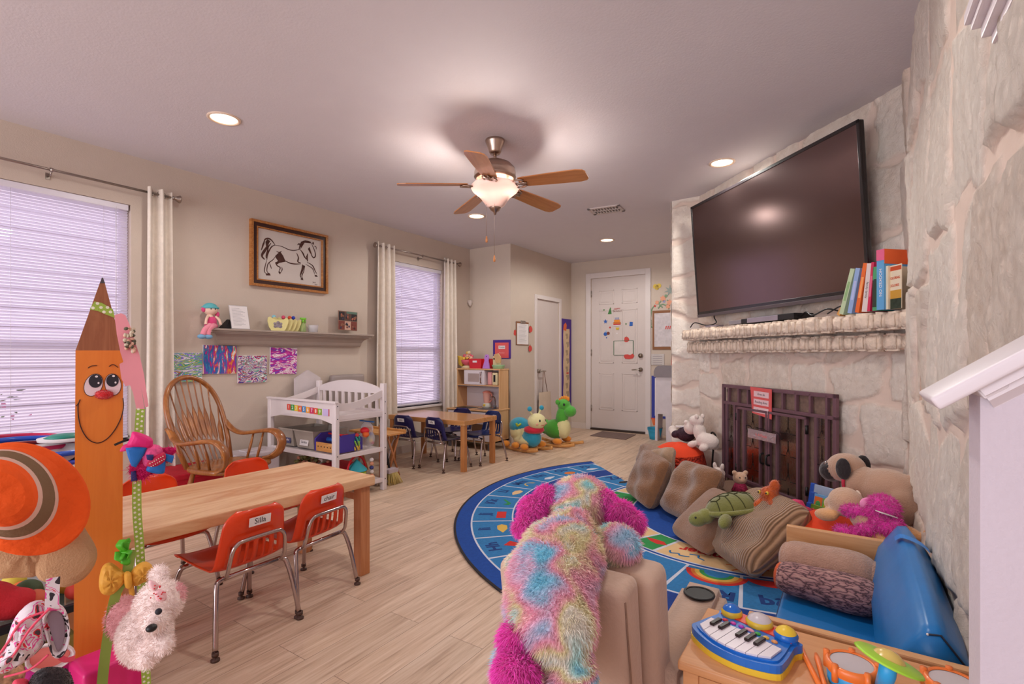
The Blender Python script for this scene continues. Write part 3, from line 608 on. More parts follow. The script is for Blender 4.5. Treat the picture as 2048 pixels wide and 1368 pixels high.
# four pour-painted canvases
def paint_mat(name, cols, sc, rot, seed):
    m = bpy.data.materials.new(name); m.use_nodes = True; nt = m.node_tree; L = nt.links.new; b = nt.nodes['Principled BSDF']; b.inputs['Roughness'].default_value = .35
    tc = nd(nt, 'ShaderNodeTexCoord'); mp = nd(nt, 'ShaderNodeMapping'); mp.inputs['Scale'].default_value = [q*.62 for q in sc]; mp.inputs['Rotation'].default_value = rot; mp.inputs['Location'].default_value = (seed, seed*.7, seed*.3); L(tc.outputs['Object'], mp.inputs['Vector'])
    n = nd(nt, 'ShaderNodeTexNoise', i_Scale=1.0, i_Detail=4.0, i_Distortion=2.2); L(mp.outputs[0], n.inputs['Vector']); r = nd(nt, 'ShaderNodeValToRGB'); L(n.outputs['Fac'], r.inputs['Fac']); r.color_ramp.interpolation = 'CONSTANT'
    e = r.color_ramp.elements; N = len(cols)
    while len(e) < N: e.new(.5)
    for i, c in enumerate(cols): e[i].position = .30+.42*i/N; e[i].color = hexc(c)
    L(r.outputs['Color'], b.inputs['Base Color']); return m
edge = mat('canvas_edge', '#e0d6d6', .8)
for i, (ya, yb, za, zb, cols, sc, ro, lab) in enumerate((
    (1.866, 2.122, .985, 1.23, ['#7a55b8', '#e8dfe0', '#2f8f86', '#cbbf4a', '#4fb3a0', '#8a6ad0', '#e8dfe0', '#35a08c', '#b02a6a', '#cbbf4a'], (1, 9, 26), (.25, 0, 0), 'square canvas with teal, yellow and purple pour paint, leftmost of the four'),
    (2.128, 2.411, 1.045, 1.295, ['#e8dfe0', '#c0307a', '#2a86b0', '#2a5fa8', '#7a3aa0', '#c8206a', '#d8822a', '#e8dfe0', '#3a9a7a'], (1, 26, 8), (.1, 0, 0), 'square canvas with blue and magenta vertical pour paint'),
    (2.424, 2.696, .955, 1.205, ['#4aa090', '#e8dfe0', '#b02a5a', '#2a3f9a', '#e8dfe0', '#a02048', '#4aa090', '#e8dfe0', '#30408f'], (1, 11, 32), (-.12, 0, 0), 'square canvas with crimson and navy speckles on white, hung lowest'),
    (2.728, 3.008, 1.025, 1.28, ['#e8dfe0', '#c0208a', '#e8dfe0', '#d040a0', '#b0208a', '#7a35b0', '#e8dfe0', '#c8309a'], (1, 8, 26), (.45, 0, 0), 'square canvas with magenta diagonal streaks, rightmost of the four'))):
    b = MB(); M = LM((ya+yb)/2, (za+zb)/2, .002) @ Matrix.Rotation((.0, .02, 0, .03)[i]*-1, 4, 'Z'); w, h_ = (yb-ya)/2, (zb-za)/2; b.box(-w, -h_, 0, w, h_, .016, edge, .003, M)
    b.box(-w+.002, -h_+.002, .0155, w-.002, h_-.002, .0172, paint_mat('pour_paint_%s' % 'abcd'[i], cols, sc, ro, i*3.1), 0, M); single('painted_canvas', b, lab, 'painting')

# things on the shelf
ZSH = 1.436
def at(o, *a): return o
skin = mat('doll_skin', '#e6c2ae', .7); hot = mat('doll_pink', '#d8447c', .8, sheen=.3, bump=.3); pinkl = mat('doll_light_pink', '#e88a9c', .8, sheen=.3); teal = mat('doll_teal', '#5fb0b8', .8, bump=.3)
d = thing('rag_doll', 'soft rag doll in teal cap and pink dress leaning off the shelf end', 'doll', (XL+.10, 2.155, ZSH))
b = MB(); addblob(b, [((0, 0, .055), (.035, .045, .055), None, hot), ((0, 0, .02), (.04, .055, .025), None, hot), ((.0, -.01, .10), (.025, .025, .03), None, skin)], .006, 2); part('dress', b, d)
b = MB(); b.ell((.0, -.005, .155), (.048, .055, .048), skin, seg=20); hd = part('head', b, d)
for y in (.012, -.022): b = MB(); b.ell((.046, y, .16), (.003, .005, .006), ink); part('eye', b, hd)
b = MB(); b.grid(lambda a, c: (-.006+.053*sin(c*pi*.42)*cos(2*pi*a), -.005+.062*sin(c*pi*.42)*sin(2*pi*a), .162+.052*cos(c*pi*.42)), 24, 10, teal, wrapu=True); b.tube([(-.006+.05*cos(q), -.005+.06*sin(q), .172) for q in [2*pi*i/20 for i in range(20)]], .009, teal, 8, closed=True); part('cap', b, d)
for y in (-.06, .05): b = MB(); b.ell((.0, y, .12 if y > 0 else .155), (.02, .018, .024), hot); part('hair_bunch', b, d)
for s in (-1, 1):
    b = MB(); b.tube(spl([(.01, .03*s, .10), (.03, .052*s, .07), (.035, .06*s, .03)]), [.011]*12+[.014], skin, 8); part('arm', b, d)
    b = MB(); b.tube(spl([(.03, .02*s-.01, .02), (.065, -.03+.01*s, .015), (.08, -.07+.015*s, -.015), (.082, -.085+.02*s, -.06)]), .021, pinkl, 10); part('leg', b, d)
    b = MB(); b.ell((.084, -.088+.025*s, -.075), (.024, .034, .02), mat('doll_shoe', '#7aa6c8', .8)); part('shoe', b, d)
b = MB(); b.add([(XL+.03, 2.24, ZSH), (XL+.12, 2.26, ZSH), (XL+.12, 2.33, ZSH), (XL+.02, 2.33, ZSH), (XL+.05, 2.31, ZSH+.085), (XL+.06, 2.33, ZSH+.085), (XL+.04, 2.325, ZSH+.085)], [[0, 1, 4], [1, 2, 5, 4], [2, 3, 6, 5], [3, 0, 4, 6], [4, 5, 6], [3, 2, 1, 0]], blk); single('display_stand', b, 'small black triangular stand behind the leaning letter sheet', 'stand')
M = frame((XL+.10, 2.395, ZSH+.10), (0, 1, 0), (-.25, -.04, 1)); b = MB(); acr = mat('clear_acrylic', '#e8e4ea', .1, alpha=.35); b.box(-.082, -.10, -.003, .082, .115, 0, acr, 0, M); b.box(-.078, -.096, .0005, .078, .108, .0012, paper, 0, M)
for k in range(15): b.box(-.06, .085-.011*k, .0013, -.06+.115*(.6+.4*((k*37) % 7)/6), .087-.011*k, .0016, mat('grey_ink', '#8a8088', .8), 0, M)
single('letter_sheet', b, 'printed white letter in a clear stand leaning on the shelf', 'letter')
yel = mat('yellow_felt', '#e0d493', .8, bump=.2); grp = 'yellow scalloped card baskets on the shelf'
pm = None
for i in range(5):
    M = frame((XL+.125-.018*i, 2.735+.055*i+.0, ZSH), (0, 1, 0), (0, 0, 1)) @ Matrix.Rotation(-.05-.02*i, 4, 'Z') @ Matrix.Rotation(-.35, 4, 'Y'); pts = [(-.055, 0), (.055, 0), (.075, .03), (.09, .085), (.088, .118), (.07, .128), (.05, .112), (.025, .105), (0, .10), (-.025, .105), (-.05, .112), (-.07, .128), (-.088, .118), (-.09, .085), (-.075, .03)]
    b = MB(); b.prism(pts, .012, yel, M)
    if i == 0:
        for (x, y, r) in ((0, .05, .02), (-.022, .04, .015), (.022, .042, .016), (.0, .075, .016), (-.028, .066, .012), (.026, .068, .012)): b.ell((x, y, .013), (r, r, .003), mat('print_grey', '#8b7f86', .8, var=.3, vs=60), M)
    single('card_basket', b, ['front yellow scalloped basket with a grey printed picture, on the shelf', 'second yellow scalloped basket just behind the printed one', 'middle yellow scalloped basket of the row on the shelf', 'fourth yellow scalloped basket, next to last in the row', 'last yellow scalloped basket, beside the green spray bottle'][i], 'basket', grp)
for i, (y, c, lab) in enumerate(((2.735, '#8cc4d4', 'light blue craft ball tucked in the front yellow basket'), (2.83, '#cf4a6a', 'pink craft ball tucked behind the yellow baskets'), (2.895, '#d3502c', 'red craft ball above the yellow baskets'), (2.935, '#2c3fb0', 'dark blue craft ball above the last yellow basket'))):
    b = MB(); b.ell((XL+.07, y, ZSH+.135), (.018, .018, .018), mat('craft_ball_%s' % 'abcd'[i], c, .6)); b.cyl((XL+.07, y, ZSH), (XL+.07, y, ZSH+.13), .004, mat('craft_ball_%s' % 'abcd'[i], c)); single('craft_ball', b, lab, 'craft ball')
t = thing('spray_bottle', 'clear plastic spray bottle with a green trigger head', 'bottle', (XL+.10, 3.02, ZSH)); b = MB(); grn = mat('lime_plastic', '#7cc43a', .35)
b.lathe([(0, 0), (.026, 0), (.028, .01), (.028, .055), (.022, .075), (.012, .09), (.012, .10)], mat('green_liquid', '#a9c27c', .1, alpha=.6), seg=20); part('bottle', b, t)
b = MB(); b.cyl((0, 0, .095), (0, 0, .12), .014, grn); b.box(-.012, -.03, .12, .012, .03, .142, grn, .006); b.tube([(0, .02, .12), (0, .028, .10), (0, .02, .085)], .004, grn); part('trigger_head', b, t)
b = MB(); b.lathe([(0, 0), (.045, 0), (.05, .07), (.052, .075), (.048, .07), (.043, .004)], acr, (XL+.09, 3.14, ZSH), 24); single('clear_cup', b, 'empty clear plastic cup right of the spray bottle', 'cup')
M = LM(3.575, 1.575, .07) @ Matrix.Rotation(-.02, 4, 'Z'); b = MB(); b.box(-.125, -.10, 0, .125, .105, .006, mat('print_board', '#8a6a5a', .5), 0, M)
rnd = random.Random(11); pc = ['#7a3a30', '#2c2226', '#c9a08c', '#5a4038', '#a8604c', '#d8c4b4', '#3f3a50', '#8a5a44']
for i in range(3):
    for j in range(2):
        x0, y0 = -.118+.08*i, -.094+.098*j; b.box(x0, y0, .006, x0+.076, y0+.092, .0066, mat('photo_bg%d' % ((i*2+j) % 4), pc[(i*2+j) % 8]), 0, M)
        for k in range(5): x, y = x0+rnd.uniform(.014, .062), y0+rnd.uniform(.015, .07); b.ell((x, y, .0066), (.011, .013, .0008), mat('photo_c%d' % rnd.randrange(8), pc[rnd.randrange(8)]), M, 10, 4)
b.box(-.02, .08, .0068, .12, .104, .0072, mat('photo_head', '#5f7a6a'), 0, M); single('photo_collage', b, 'small photo collage print standing at the right end of the shelf', 'photo')
for y, z in ((3.66, 2.30), (3.50, 1.22)): pass

# play-room wall items, back-left and closet walls
b = MB(); M = frame((XL+.01, YK-.01, 1.93), (s2, s2, 0), (0, 0, 1)); b.M = Matrix.Translation((XL+.03, YK-.03, 0)); sm_ = mat('sensor_white', '#d6c8c0', .4)
b.box(-.028, -.028, 1.955, .028, .028, 2.0, sm_, .012); b.ell((0.005, -.005, 1.955), (.026, .026, .045), sm_); single('motion_sensor', b, 'small white motion sensor in the far left corner', 'sensor')
kr = mat('clipboard_brown', '#8a5a3a', .6); M = CM(6.075, 1.52, .006)
t = thing('clipboard', 'clipboard with handwritten sheet on the closet wall', 'clipboard', tuple(M.translation)); b = MB(); b.box(-.165, -.17, 0, .165, .16, .004, kr, .002, M); part('board', b, t, True)
b = MB(); b.box(-.145, -.16, .0045, .155, .135, .006, paper, 0, M)
for k in range(14): b.box(-.11, .11-.018*k, .0062, .10-.05*((k*5) % 4)/3, .1125-.018*k, .0066, mat('grey_ink'), 0, M)
part('sheet', b, t, True); b = MB(); b.box(-.06, .135, .006, .06, .165, .018, nick, .004, M); b.cyl(M @ Vector((-.05, .168, .012)), M @ Vector((.05, .168, .012)), .008, nick); part('clip', b, t, True)
apl = mat('apple_red', '#cf4a44', .7)
def apple(M, s, lab):
    b = MB(); pts = [(s*(.9+.12*cos(3*q+.4))*cos(q)*(1-.18*max(0, sin(q))**8), s*(1.0+.06*cos(2*q))*sin(q)-(s*.25 if abs(q-pi/2) < .2 else 0)) for q in [2*pi*i/28 for i in range(28)]]; b.prism(pts, .0015, apl, M)
    b.box(-s*.06, s*.75, 0, s*.06, s*1.25, .0016, mat('stem_green', '#5f7a3a'), 0, M); single('paper_apple', b, lab, 'paper cut-out')
apple(CM(5.893, 1.52, .002) , .042, 'red paper apple left of the closet-wall clipboard'); apple(CM(6.285, 1.585, .012), .05, 'red paper apple at the upper right of the clipboard'); apple(CM(6.275, 1.305, .012), .05, 'red paper apple at the lower right of the clipboard')
pur = mat('purple_border', '#4a2a86', .6); t = thing('height_chart', 'tall purple-bordered paper height chart right of the closet door', 'chart', (XC, 7.42, .2)); M = CM(7.42, 1.0, .003)
b = MB(); b.box(-.17, -.79, 0, .17, .80, .004, pur, 0, M); part('backing', b, t, True)
b = MB(); kp = mat('kraft_strip', '#d9bd9a', .7); pts = [(-.11+.008*sin(k), -.74+.072*k) for k in range(20)]+[(.10+.008*sin(1.7*k), .64-.072*k) for k in range(20)]; b.prism(pts, .002, kp, M @ Matrix.Translation((0, 0, .004)))
b.prism([(-.12, .62), (-.02, .60), (.0, .70), (-.04, .74), (-.10, .70)], .003, mat('star_orange', '#e0683a'), M @ Matrix.Translation((0, 0, .005)))
for k in range(9):
    for j in range(3): b.box(-.03+.03*j+(k % 2)*.02, .52-.135*k-.05*j % .06, .006, -.02+.03*j+(k % 2)*.02, .56-.135*k, .0068, ink, 0, M)
b.box(-.01, -.10, .0065, .07, -.075, .0072, apl, 0, M); part('number_strip', b, t, True)
t = thing('tote_bag', 'plain canvas tote bag hanging on the closet door handle', 'bag', (XC+.06, 6.63, .2)); cnv = mat('tote_canvas', '#cdb9a6', .85, bump=.3)
b = MB(); b.grid(lambda a, c: (XC+.045+.035*sin(2*pi*a)*(1-.75*c)+.008, 6.63+(.19-.02*c)*cos(2*pi*a)*(1+.02*sin(9*c)), .235+.42*c), 28, 10, cnv, wrapu=True); b.box(XC+.012, 6.46, .225, XC+.075, 6.80, .24, cnv, .006); part('body', b, t, True)
for y in (6.56, 6.70): b = MB(); b.tube([(XC+.055, y, .65), (XC+.055, 6.59+(y-6.63)*.15, .975)], .006, mat('tote_strap', '#7d5f50', .8), 6); part('strap', b, t, True)

# on the entry door
def decal(M, pts, m, th=.0012): b = MB(); b.prism(pts, th, m, M); return b
def circ(r, n=20, cx=0, cy=0, ry=None): return [(cx+r*cos(2*pi*i/n), cy+(ry or r)*sin(2*pi*i/n)) for i in range(n)]
def star(r, n=5, q=.45): return [((r if i % 2 == 0 else r*q)*sin(pi*i/n), (r if i % 2 == 0 else r*q)*cos(pi*i/n)) for i in range(2*n)]
DOFF = -.006
def dm(u, v, s=None): p = ony(u, v, YB+.012); return frame(p, (1, 0, 0), (0, 0, 1)) @ Matrix.Scale(1, 4)
rb = mat('sticker_red', '#c0302c', .5); bl = mat('sticker_blue', '#2c5fb0', .5); orr = mat('sticker_orange', '#e08a2c', .5); gg = mat('sticker_green', '#3f7a3a', .5); yy_ = mat('sticker_yellow', '#d9b83a', .5); pk_ = mat('sticker_pink', '#d86a9a', .5)
b = MB(); M = dm(1234, 620); b.text('HAPPY', .036, rb, M @ Matrix.Translation((0, .018, 0)), .0008); b.text('BIRTHDAY', .032, mat('sticker_brown', '#7a3a2c'), M @ Matrix.Translation((.005, -.02, 0)), .0008); single('door_sticker', b, 'red lettering sticker above the cake on the entry door', 'sticker')
M = dm(1234, 643); b = MB(); b.prism(circ(.078, 24, 0, -.055, .016), .001, paper, M); b.prism([(-.062, -.055), (.062, -.055), (.062, -.01), (-.062, -.01)], .002, rb, M); b.prism([(-.048, -.01), (.048, -.01), (.048, .028), (-.048, .028)], .0022, orr, M); b.prism([(-.062, -.03), (.062, -.03), (.062, -.02), (-.062, -.02)], .003, yy_, M)
for k in range(4): b.prism([(-.033+.02*k, .028), (-.027+.02*k, .028), (-.027+.02*k, .065), (-.033+.02*k, .065)], .002, bl, M)
single('door_sticker', b, 'birthday cake sticker with blue candles on the entry door', 'sticker')
for u, v, pts, m, lab in ((1219, 622, [(-.03, -.05), (.035, -.05), (.02, .055), (.01, .055)], gg, 'green party hat sticker, top left group on the entry door'), (1211, 643, star(.04), bl, 'dark blue star sticker on the entry door'), (1262, 648, [(-.026, -.034), (.026, -.03), (.03, .03), (-.02, .036)], bl, 'blue square gift sticker on the entry door'),
    (1208, 620, circ(.012), gg, 'tiny green dot sticker at the upper left of the entry door'), (1220, 655, circ(.014), rb, 'tiny red dot sticker left below the cake'), (1252, 648, star(.018), gg, 'tiny green star sticker left of the blue gift'), (1235, 657, [(-.03, .015), (.03, .015), (.022, -.02), (-.022, -.02)], yy_, 'yellow crown sticker under the cake'), (1234, 667, circ(.012), paper, 'white dot sticker below the crown on the door')):
    single('door_sticker', decal(dm(u, v), pts, m), lab, 'sticker')
M = dm(1213, 668); b = MB(); b.prism(circ(.03, 16, -.02, 0), .001, bl, M); b.prism(circ(.026, 16, .03, .01), .0014, mat('sticker_brown'), M); b.prism(star(.022), .002, mat('sticker_light', '#a8c0e0'), M @ Matrix.Translation((-.01, .04, 0))); b.prism(circ(.01, 10, .0, -.06), .001, bl, M); single('door_sticker', b, 'cluster of blue and brown balloon stickers on the entry door', 'sticker')
t = thing('taped_note', 'white note in a green frame taped to the entry door', 'note', tuple(dm(1247, 710).translation)); M = dm(1247, 696); b = MB(); w, h_ = .165, .115; b.box(-w, -h_, 0, w, h_, .002, mat('note_paper', '#d5c9c4', .7), 0, M); part('sheet', b, t, True)
b = MB()
for a, c, d_, e in ((-w, -h_, -w+.01, h_), (w-.01, -h_, w, h_), (-w, h_-.006, w, h_), (-w, -h_, w, -h_+.006)): b.box(a, c, .002, d_, e, .004, mat('note_green', '#3f6a4a', .6), 0, M)
part('border', b, t, True)
apple(dm(1253, 679) @ Matrix.Translation((0, 0, .002)), .045, 'red paper apple at the top of the door note'); b = MB(); M = dm(1258, 713); b.prism([(-.085, 0), (-.07, .03), (-.02, .035), (.02, .02), (.06, .045), (.088, .01), (.06, -.03), (0, -.04), (-.06, -.035)], .005, apl, M); single('paper_apple', b, 'long red paper cut-out under the door note', 'paper cut-out')
b = MB(); dmat = mat('doormat_brown', '#7b6660', .95, var=.15, vs=60, bump=.6); p = [onz(1180, 872), onz(1205, 863), onz(1272, 870), onz(1251, 880)]; b.prism([(q.x, q.y) for q in p], .008, dmat); tag(single('doormat', b, 'flat brown doormat in front of the entry door', 'doormat'))

# wall right of the door
t = thing('notice_board', 'cork-framed notice board with plastic-covered schedule', 'notice board', (-2.33, YB, 1.2)); M = BM(-2.325, 1.585, .0); b = MB(); b.box(-.175, -.295, 0, .20, .295, .012, kr, .003, M); part('board', b, t, True)
b = MB(); b.box(-.145, -.25, .012, .12, .255, .014, mat('plastic_sheet', '#cfc5c8', .15, var=.1, vs=20, bump=.5, bs=18), 0, M); b.box(.125, -.15, .012, .19, .255, .0135, paper, 0, M)
for k in range(4): b.prism([(.02+.03*k, .0), (.035+.03*k, .0), (.045+.03*k, .05), (.03+.03*k, .05)], .003, apl, M @ Matrix.Translation((0, .01, .013)))
part('schedule', b, t, True)
rnd = random.Random(4); lg = mat('decal_leaf', '#7d9a78', .6); oc = mat('decal_orange', '#e09a7a', .6); gr_ = mat('decal_grey', '#8f9a94', .6)
t = thing('flower_decal', 'cluster of pink, orange and grey paper flowers above the notice board', 'wall decal', (-2.3, YB, 1.8)); b = MB()
for u, v, r, m in ((1314, 605, .035, oc), (1326, 597, .05, pk_ if 0 else oc), (1328, 603, .025, mat('decal_blue', '#9a9ac0')), (1339, 605, .05, oc), (1336, 613, .04, oc), (1310, 612, .02, apl), (1342, 582, .045, gr_), (1332, 592, .03, lg)): b.prism(star(r, 6, .6), .004, m, ony(u, v, YB-.003) and frame(ony(u, v, YB-.003), (1, 0, 0), (0, 0, 1)))
part('petals', b, t, True); b = MB()
for pts in ([(1302, 650), (1301, 635), (1304, 618), (1310, 610)], [(1304, 655), (1300, 648), (1302, 640)], [(1325, 615), (1318, 608), (1322, 602)], [(1331, 612), (1340, 606), (1334, 600)], [(1316, 617), (1323, 609), (1332, 611), (1338, 618)]): b.tube(spl([ony(u, v, YB-.004) for u, v in pts]), .009, lg, 6, flat=(1, .2))
b.prism(star(.09, 7, .35), .003, gr_, frame(ony(1340, 581, YB-.003), (1, 0, 0), (0, 0, 1))); part('leaves', b, t, True)
b = MB(); M = frame(ony(1314, 574, YB-.002), (1, 0, 0), (0, 0, 1)); b.prism(circ(.035, 16, -.025, .01), .003, yy_, M); b.prism(circ(.035, 16, .03, .015), .003, yy_, M); b.prism(circ(.026, 16, .0, -.02), .005, yy_, M); [b.box(-.03, -.03+.02*k, .004, .03, -.024+.02*k, .0065, mat('bee_brown', '#6a4a2a'), 0, M) for k in range(3)]; single('bee_decal', b, 'yellow bee cut-out on the wall right of the door', 'wall decal')
b = MB(); M = BM(-2.42, 1.14, .0); b.box(-.10, -.085, 0, .10, .085, .012, mat('keypad_grey', '#c9c0bd', .5), .004, M); [b.box(-.075, .05-.03*k, .012, .07, .055-.03*k, .0135, mat('grey_ink'), 0, M) for k in range(5)]; single('wall_plate', b, 'small grey keypad plate under the notice board', 'plate')
b = MB(); M = BM(-2.19, 1.16, .0); b.prism([(-.03, -.1), (.02, -.12), (.035, 0), (.02, .12), (-.01, .10), (-.028, 0)], .004, apl, M); single('paper_apple', b, 'pink-red cut-out at the stone edge beside the keypad', 'paper cut-out')
nb = mat('poster_blue', '#2f3a9a', .6); t = thing('alphabet_poster', 'blue-bordered alphabet strip poster right of the entry door', 'poster', (-2.44, YB, .26)); M = BM(-2.40, .575, .002)
b = MB(); b.box(-.115, -.32, 0, .115, .32, .003, nb, 0, M); part('border', b, t, True); b = MB(); b.box(-.065, -.285, .003, .115, .285, .004, paper, 0, M)
for k, ch in enumerate('agmsy'): b.text(ch, .075, ink, M @ Matrix.Translation((.0, .20-.105*k, .0042)), .0006, bold=.002)
part('letter_sheet', b, t, True)
b = MB(); M = frame(ony(1308, 844, YB-.002), (1, 0, 0), (0, 0, 1)); b.prism([(-.04, .05), (.04, .05), (.012, -.05), (-.012, -.05)], .003, mat('cone_orange', '#e0703a'), M); b.prism([(-.045, .05), (.045, .05), (.045, .062), (-.045, .062)], .004, apl, M); single('cone_decal', b, 'orange ice cream cone cut-out under the alphabet poster', 'wall decal')
bkm = mat('bucket_blue', '#2f9fc8', .4)
def bucket(x, y, lab):
    t = thing('blue_bucket', lab, 'bucket', (x, y, 0)); b = MB(); b.lathe([(0, .0), (.075, 0), (.085, .06), (.105, .16), (.11, .165), (.10, .155), (.08, .06), (.07, .01), (0, .01)], bkm, seg=28); part('tub', b, t)
    b = MB(); b.tube([(.105*cos(q), -.02, .16+.10*sin(q)*0-.045*sin(q)) if 0 else (.105*cos(q), -.10*sin(q), .155-.03*sin(q)) for q in [pi*i/12 for i in range(13)]], .005, bkm, 6); part('handle', b, t)
p = onz(1310, 878); bucket(p.x, p.y, 'bright blue plastic bucket on the floor left of the white pedestal'); bucket(p.x+.36, p.y+.06, 'blue plastic bucket on the floor right of the white pedestal')
t = thing('air_purifier', 'tall white pedestal appliance with grey top beside the stone wall', 'appliance', (-2.22, 7.2, 0)); wp = mat('appliance_white', '#cfc6cc', .4)
b = MB(); b.prism([(-.08, 0), (-.045, .0), (-.035, .38), (.07, .38), (.08, 0), (.16, 0), (.16, .92), (-.07, .92)], .22, wp, TR(0, .11, 0, pi/2)); part('body', b, t)
b = MB(); b.prism([(-.09, .90), (.17, .90), (.17, 1.06), (-.03, 1.06), (-.07, 1.03), (-.09, .98)], .26, mat('appliance_grey', '#857b80', .5), TR(0, .13, 0, pi/2)); part('cover', b, t)

# ---------------------------------------------------------------- fireplace: mantel, television, screen, books
mant = mat('mantel_stone', '#dcc7b5', .85, var=.12, vs=30, bump=.9, bs=45); t = thing('stone_mantel', 'double row of upright limestone blocks forming the fireplace mantel', 'mantel', tuple(DM(1.1, .1, 1.22).translation)); rnd = random.Random(7)
def row(nm, z0, z1, off, a1, wlo, whi, slope=0):
    b = MB(); cb = MB(); a = .0
    M = DM(0, 0, 0); b.box(.02, z0+.012, 0, a1, z1-.01, off-.03, core, 0, M)
    while a < a1-.03:
        w = rnd.uniform(wlo, whi)*(1.6 if a > 1.5 and rnd.random() < .5 else 1); w = min(w, a1-a); e = rnd.uniform(-.012, .012); g = bmesh.new(); bmesh.ops.create_cube(g, size=1); bmesh.ops.bevel(g, geom=g.edges[:], offset=.14, segments=2, affect='EDGES')
        bmesh.ops.subdivide_edges(g, edges=g.edges[:], cuts=2, use_grid_fill=True)
        for v in g.verts:
            x, y, z = v.co; d_ = .004*sin(5*x+4*y+a*40)+.003*sin(9*y+7*z+a*70)
            v.co = Vector((a+w/2+x*(w-.012)+d_*.4, (z0+z1)/2+y*(z1-z0-.004+e*.6)+d_*.3, (off-.08)+(z+.5)*.085+d_+e*.8))
        b.bm(g, mant, True, M); a += w
    part(nm, b, t, True)
row('upper_course', 1.345, 1.45, .20, 2.34, .05, .085); row('lower_course', 1.228, 1.335, .13, 2.28, .05, .085)
tvb = mat('tv_bezel', '#1f1a1c', .25, coat=.4); scr = mat('tv_screen', '#7d6866', .18, .95, var=0, spec=.9)
t = thing('television', 'large black flat-screen television mounted above the stone mantel', 'television', tuple(DM(1.06, .14, 1.56).translation)); TM = DM(1.075, .125, 1.555, R(4.2))
b = MB(); b.box(-.895, 0, -.035, .895, 1.02, 0, tvb, .008, TM); ringt = ((-.895, .998, .895, 1.02), (-.895, 0, -.877, 1.02), (.877, 0, .895, 1.02), (-.895, 0, .895, .05))
for a, c, d_, e in ringt: b.box(a, c, 0, d_, e, .006, tvb, .002, TM)
part('bezel', b, t, True); b = MB(); b.box(-.877, .05, 0, .877, .998, .002, scr, 0, TM); part('screen', b, t, True); b = MB(); b.box(-.895, .0, .003, .895, .026, .009, mat('tv_silver', '#6a6062', .35, .6), .002, TM); part('lower_trim', b, t, True)
b = MB(); b.box(-.25, .3, -.13, .25, .7, -.035, blk, 0, TM); part('wall_bracket', b, t, True); b = MB(); b.box(.79, .03, .006, .84, .04, .0085, mat('badge_silver', '#b8b0b0', .3, .8), 0, TM); part('badge', b, t, True)
ZM = 1.458
def onmantel(nm, a0, a1, o0, o1, h, m, lab, cat, bev=.004):
    b = MB(); b.box(a0, ZM, o0, a1, ZM+h, o1, m, bev, DM(0, 0, 0)); return b
sil = mat('device_silver', '#a49aa4', .35, .6)
t = thing('streaming_box', 'small grey streaming box with black end on the mantel left', 'media box', tuple(DM(.83, .12, ZM).translation)); b = onmantel('', .70, .86, .06, .17, .032, mat('device_grey', '#8a8286', .4), '', ''); part('body', b, t, True); b = onmantel('', .86, .93, .06, .17, .036, blk, '', ''); part('black_end', b, t, True)
t = thing('disc_player', 'silver-fronted disc player on the mantel under the television', 'disc player', tuple(DM(1.2, .12, ZM).translation)); b = onmantel('', .93, 1.42, .0, .165, .042, blk, '', ''); part('case', b, t, True); b = onmantel('', .935, 1.27, .165, .172, .038, sil, '', '', .002); part('front_panel', b, t, True)
b = MB(); b.box(.33, ZM, .08, .50, ZM+.014, .15, sil, .002, DM(0, 0, 0)); single('network_switch', b, 'thin silver adapter at the left end of the mantel', 'adapter')
for i, (pts, lab) in enumerate((([(.12, .01, .17), (.18, .05, .16), (.3, .02, .12), (.42, .035, .1), (.36, .1, .08), (.40, .2, .06)], 'black cable looping off the left end of the mantel'), ([(1.40, .01, .1), (1.5, .04, .14), (1.58, .01, .16), (1.66, .045, .13), (1.72, .03, .1)], 'dark cable bundle between disc player and books'), ([(1.74, .02, .10), (1.80, .05, .16), (1.70, .012, .16)], 'short coiled cable leaning against the first book'))):
    b = MB(); b.tube(spl([DM(0, 0, 0) @ Vector((a, ZM+z, o)) for a, z, o in pts]), .005, blk, 6); single('cable', b, lab, 'cable')
books = [  # a at foot, lean, thickness, height, depth, colours, title, label
    (1.75, -.62, .026, .175, .10, '#d9a05c', '', 'thin tan book leaning flattest at the left end'), (1.815, -.30, .030, .275, .14, '#b9c9a4', '', 'pale green-spined book leaning second from the left'), (1.885, -.22, .030, .265, .15, '#8fa8d4', '', 'lavender blue book leaning on the mantel'),
    (1.935, -.20, .026, .285, .15, '#e0682c', '', 'orange leaning book on the mantel'), (1.985, -.13, .034, .275, .15, '#d8c9c6', 'family family', 'off-white leaning book with dark spine lettering'), (2.022, -.10, .018, .275, .16, '#c92c54', '', 'narrow crimson book leaning beside the green one'),
    (2.062, -.01, .030, .245, .16, '#4f9a6a', '', 'green picture book standing upright'), (2.115, 0, .045, .33, .18, '#5f9fd0', 'HOOKED ON', 'tall light blue workbook with pink and orange top')]
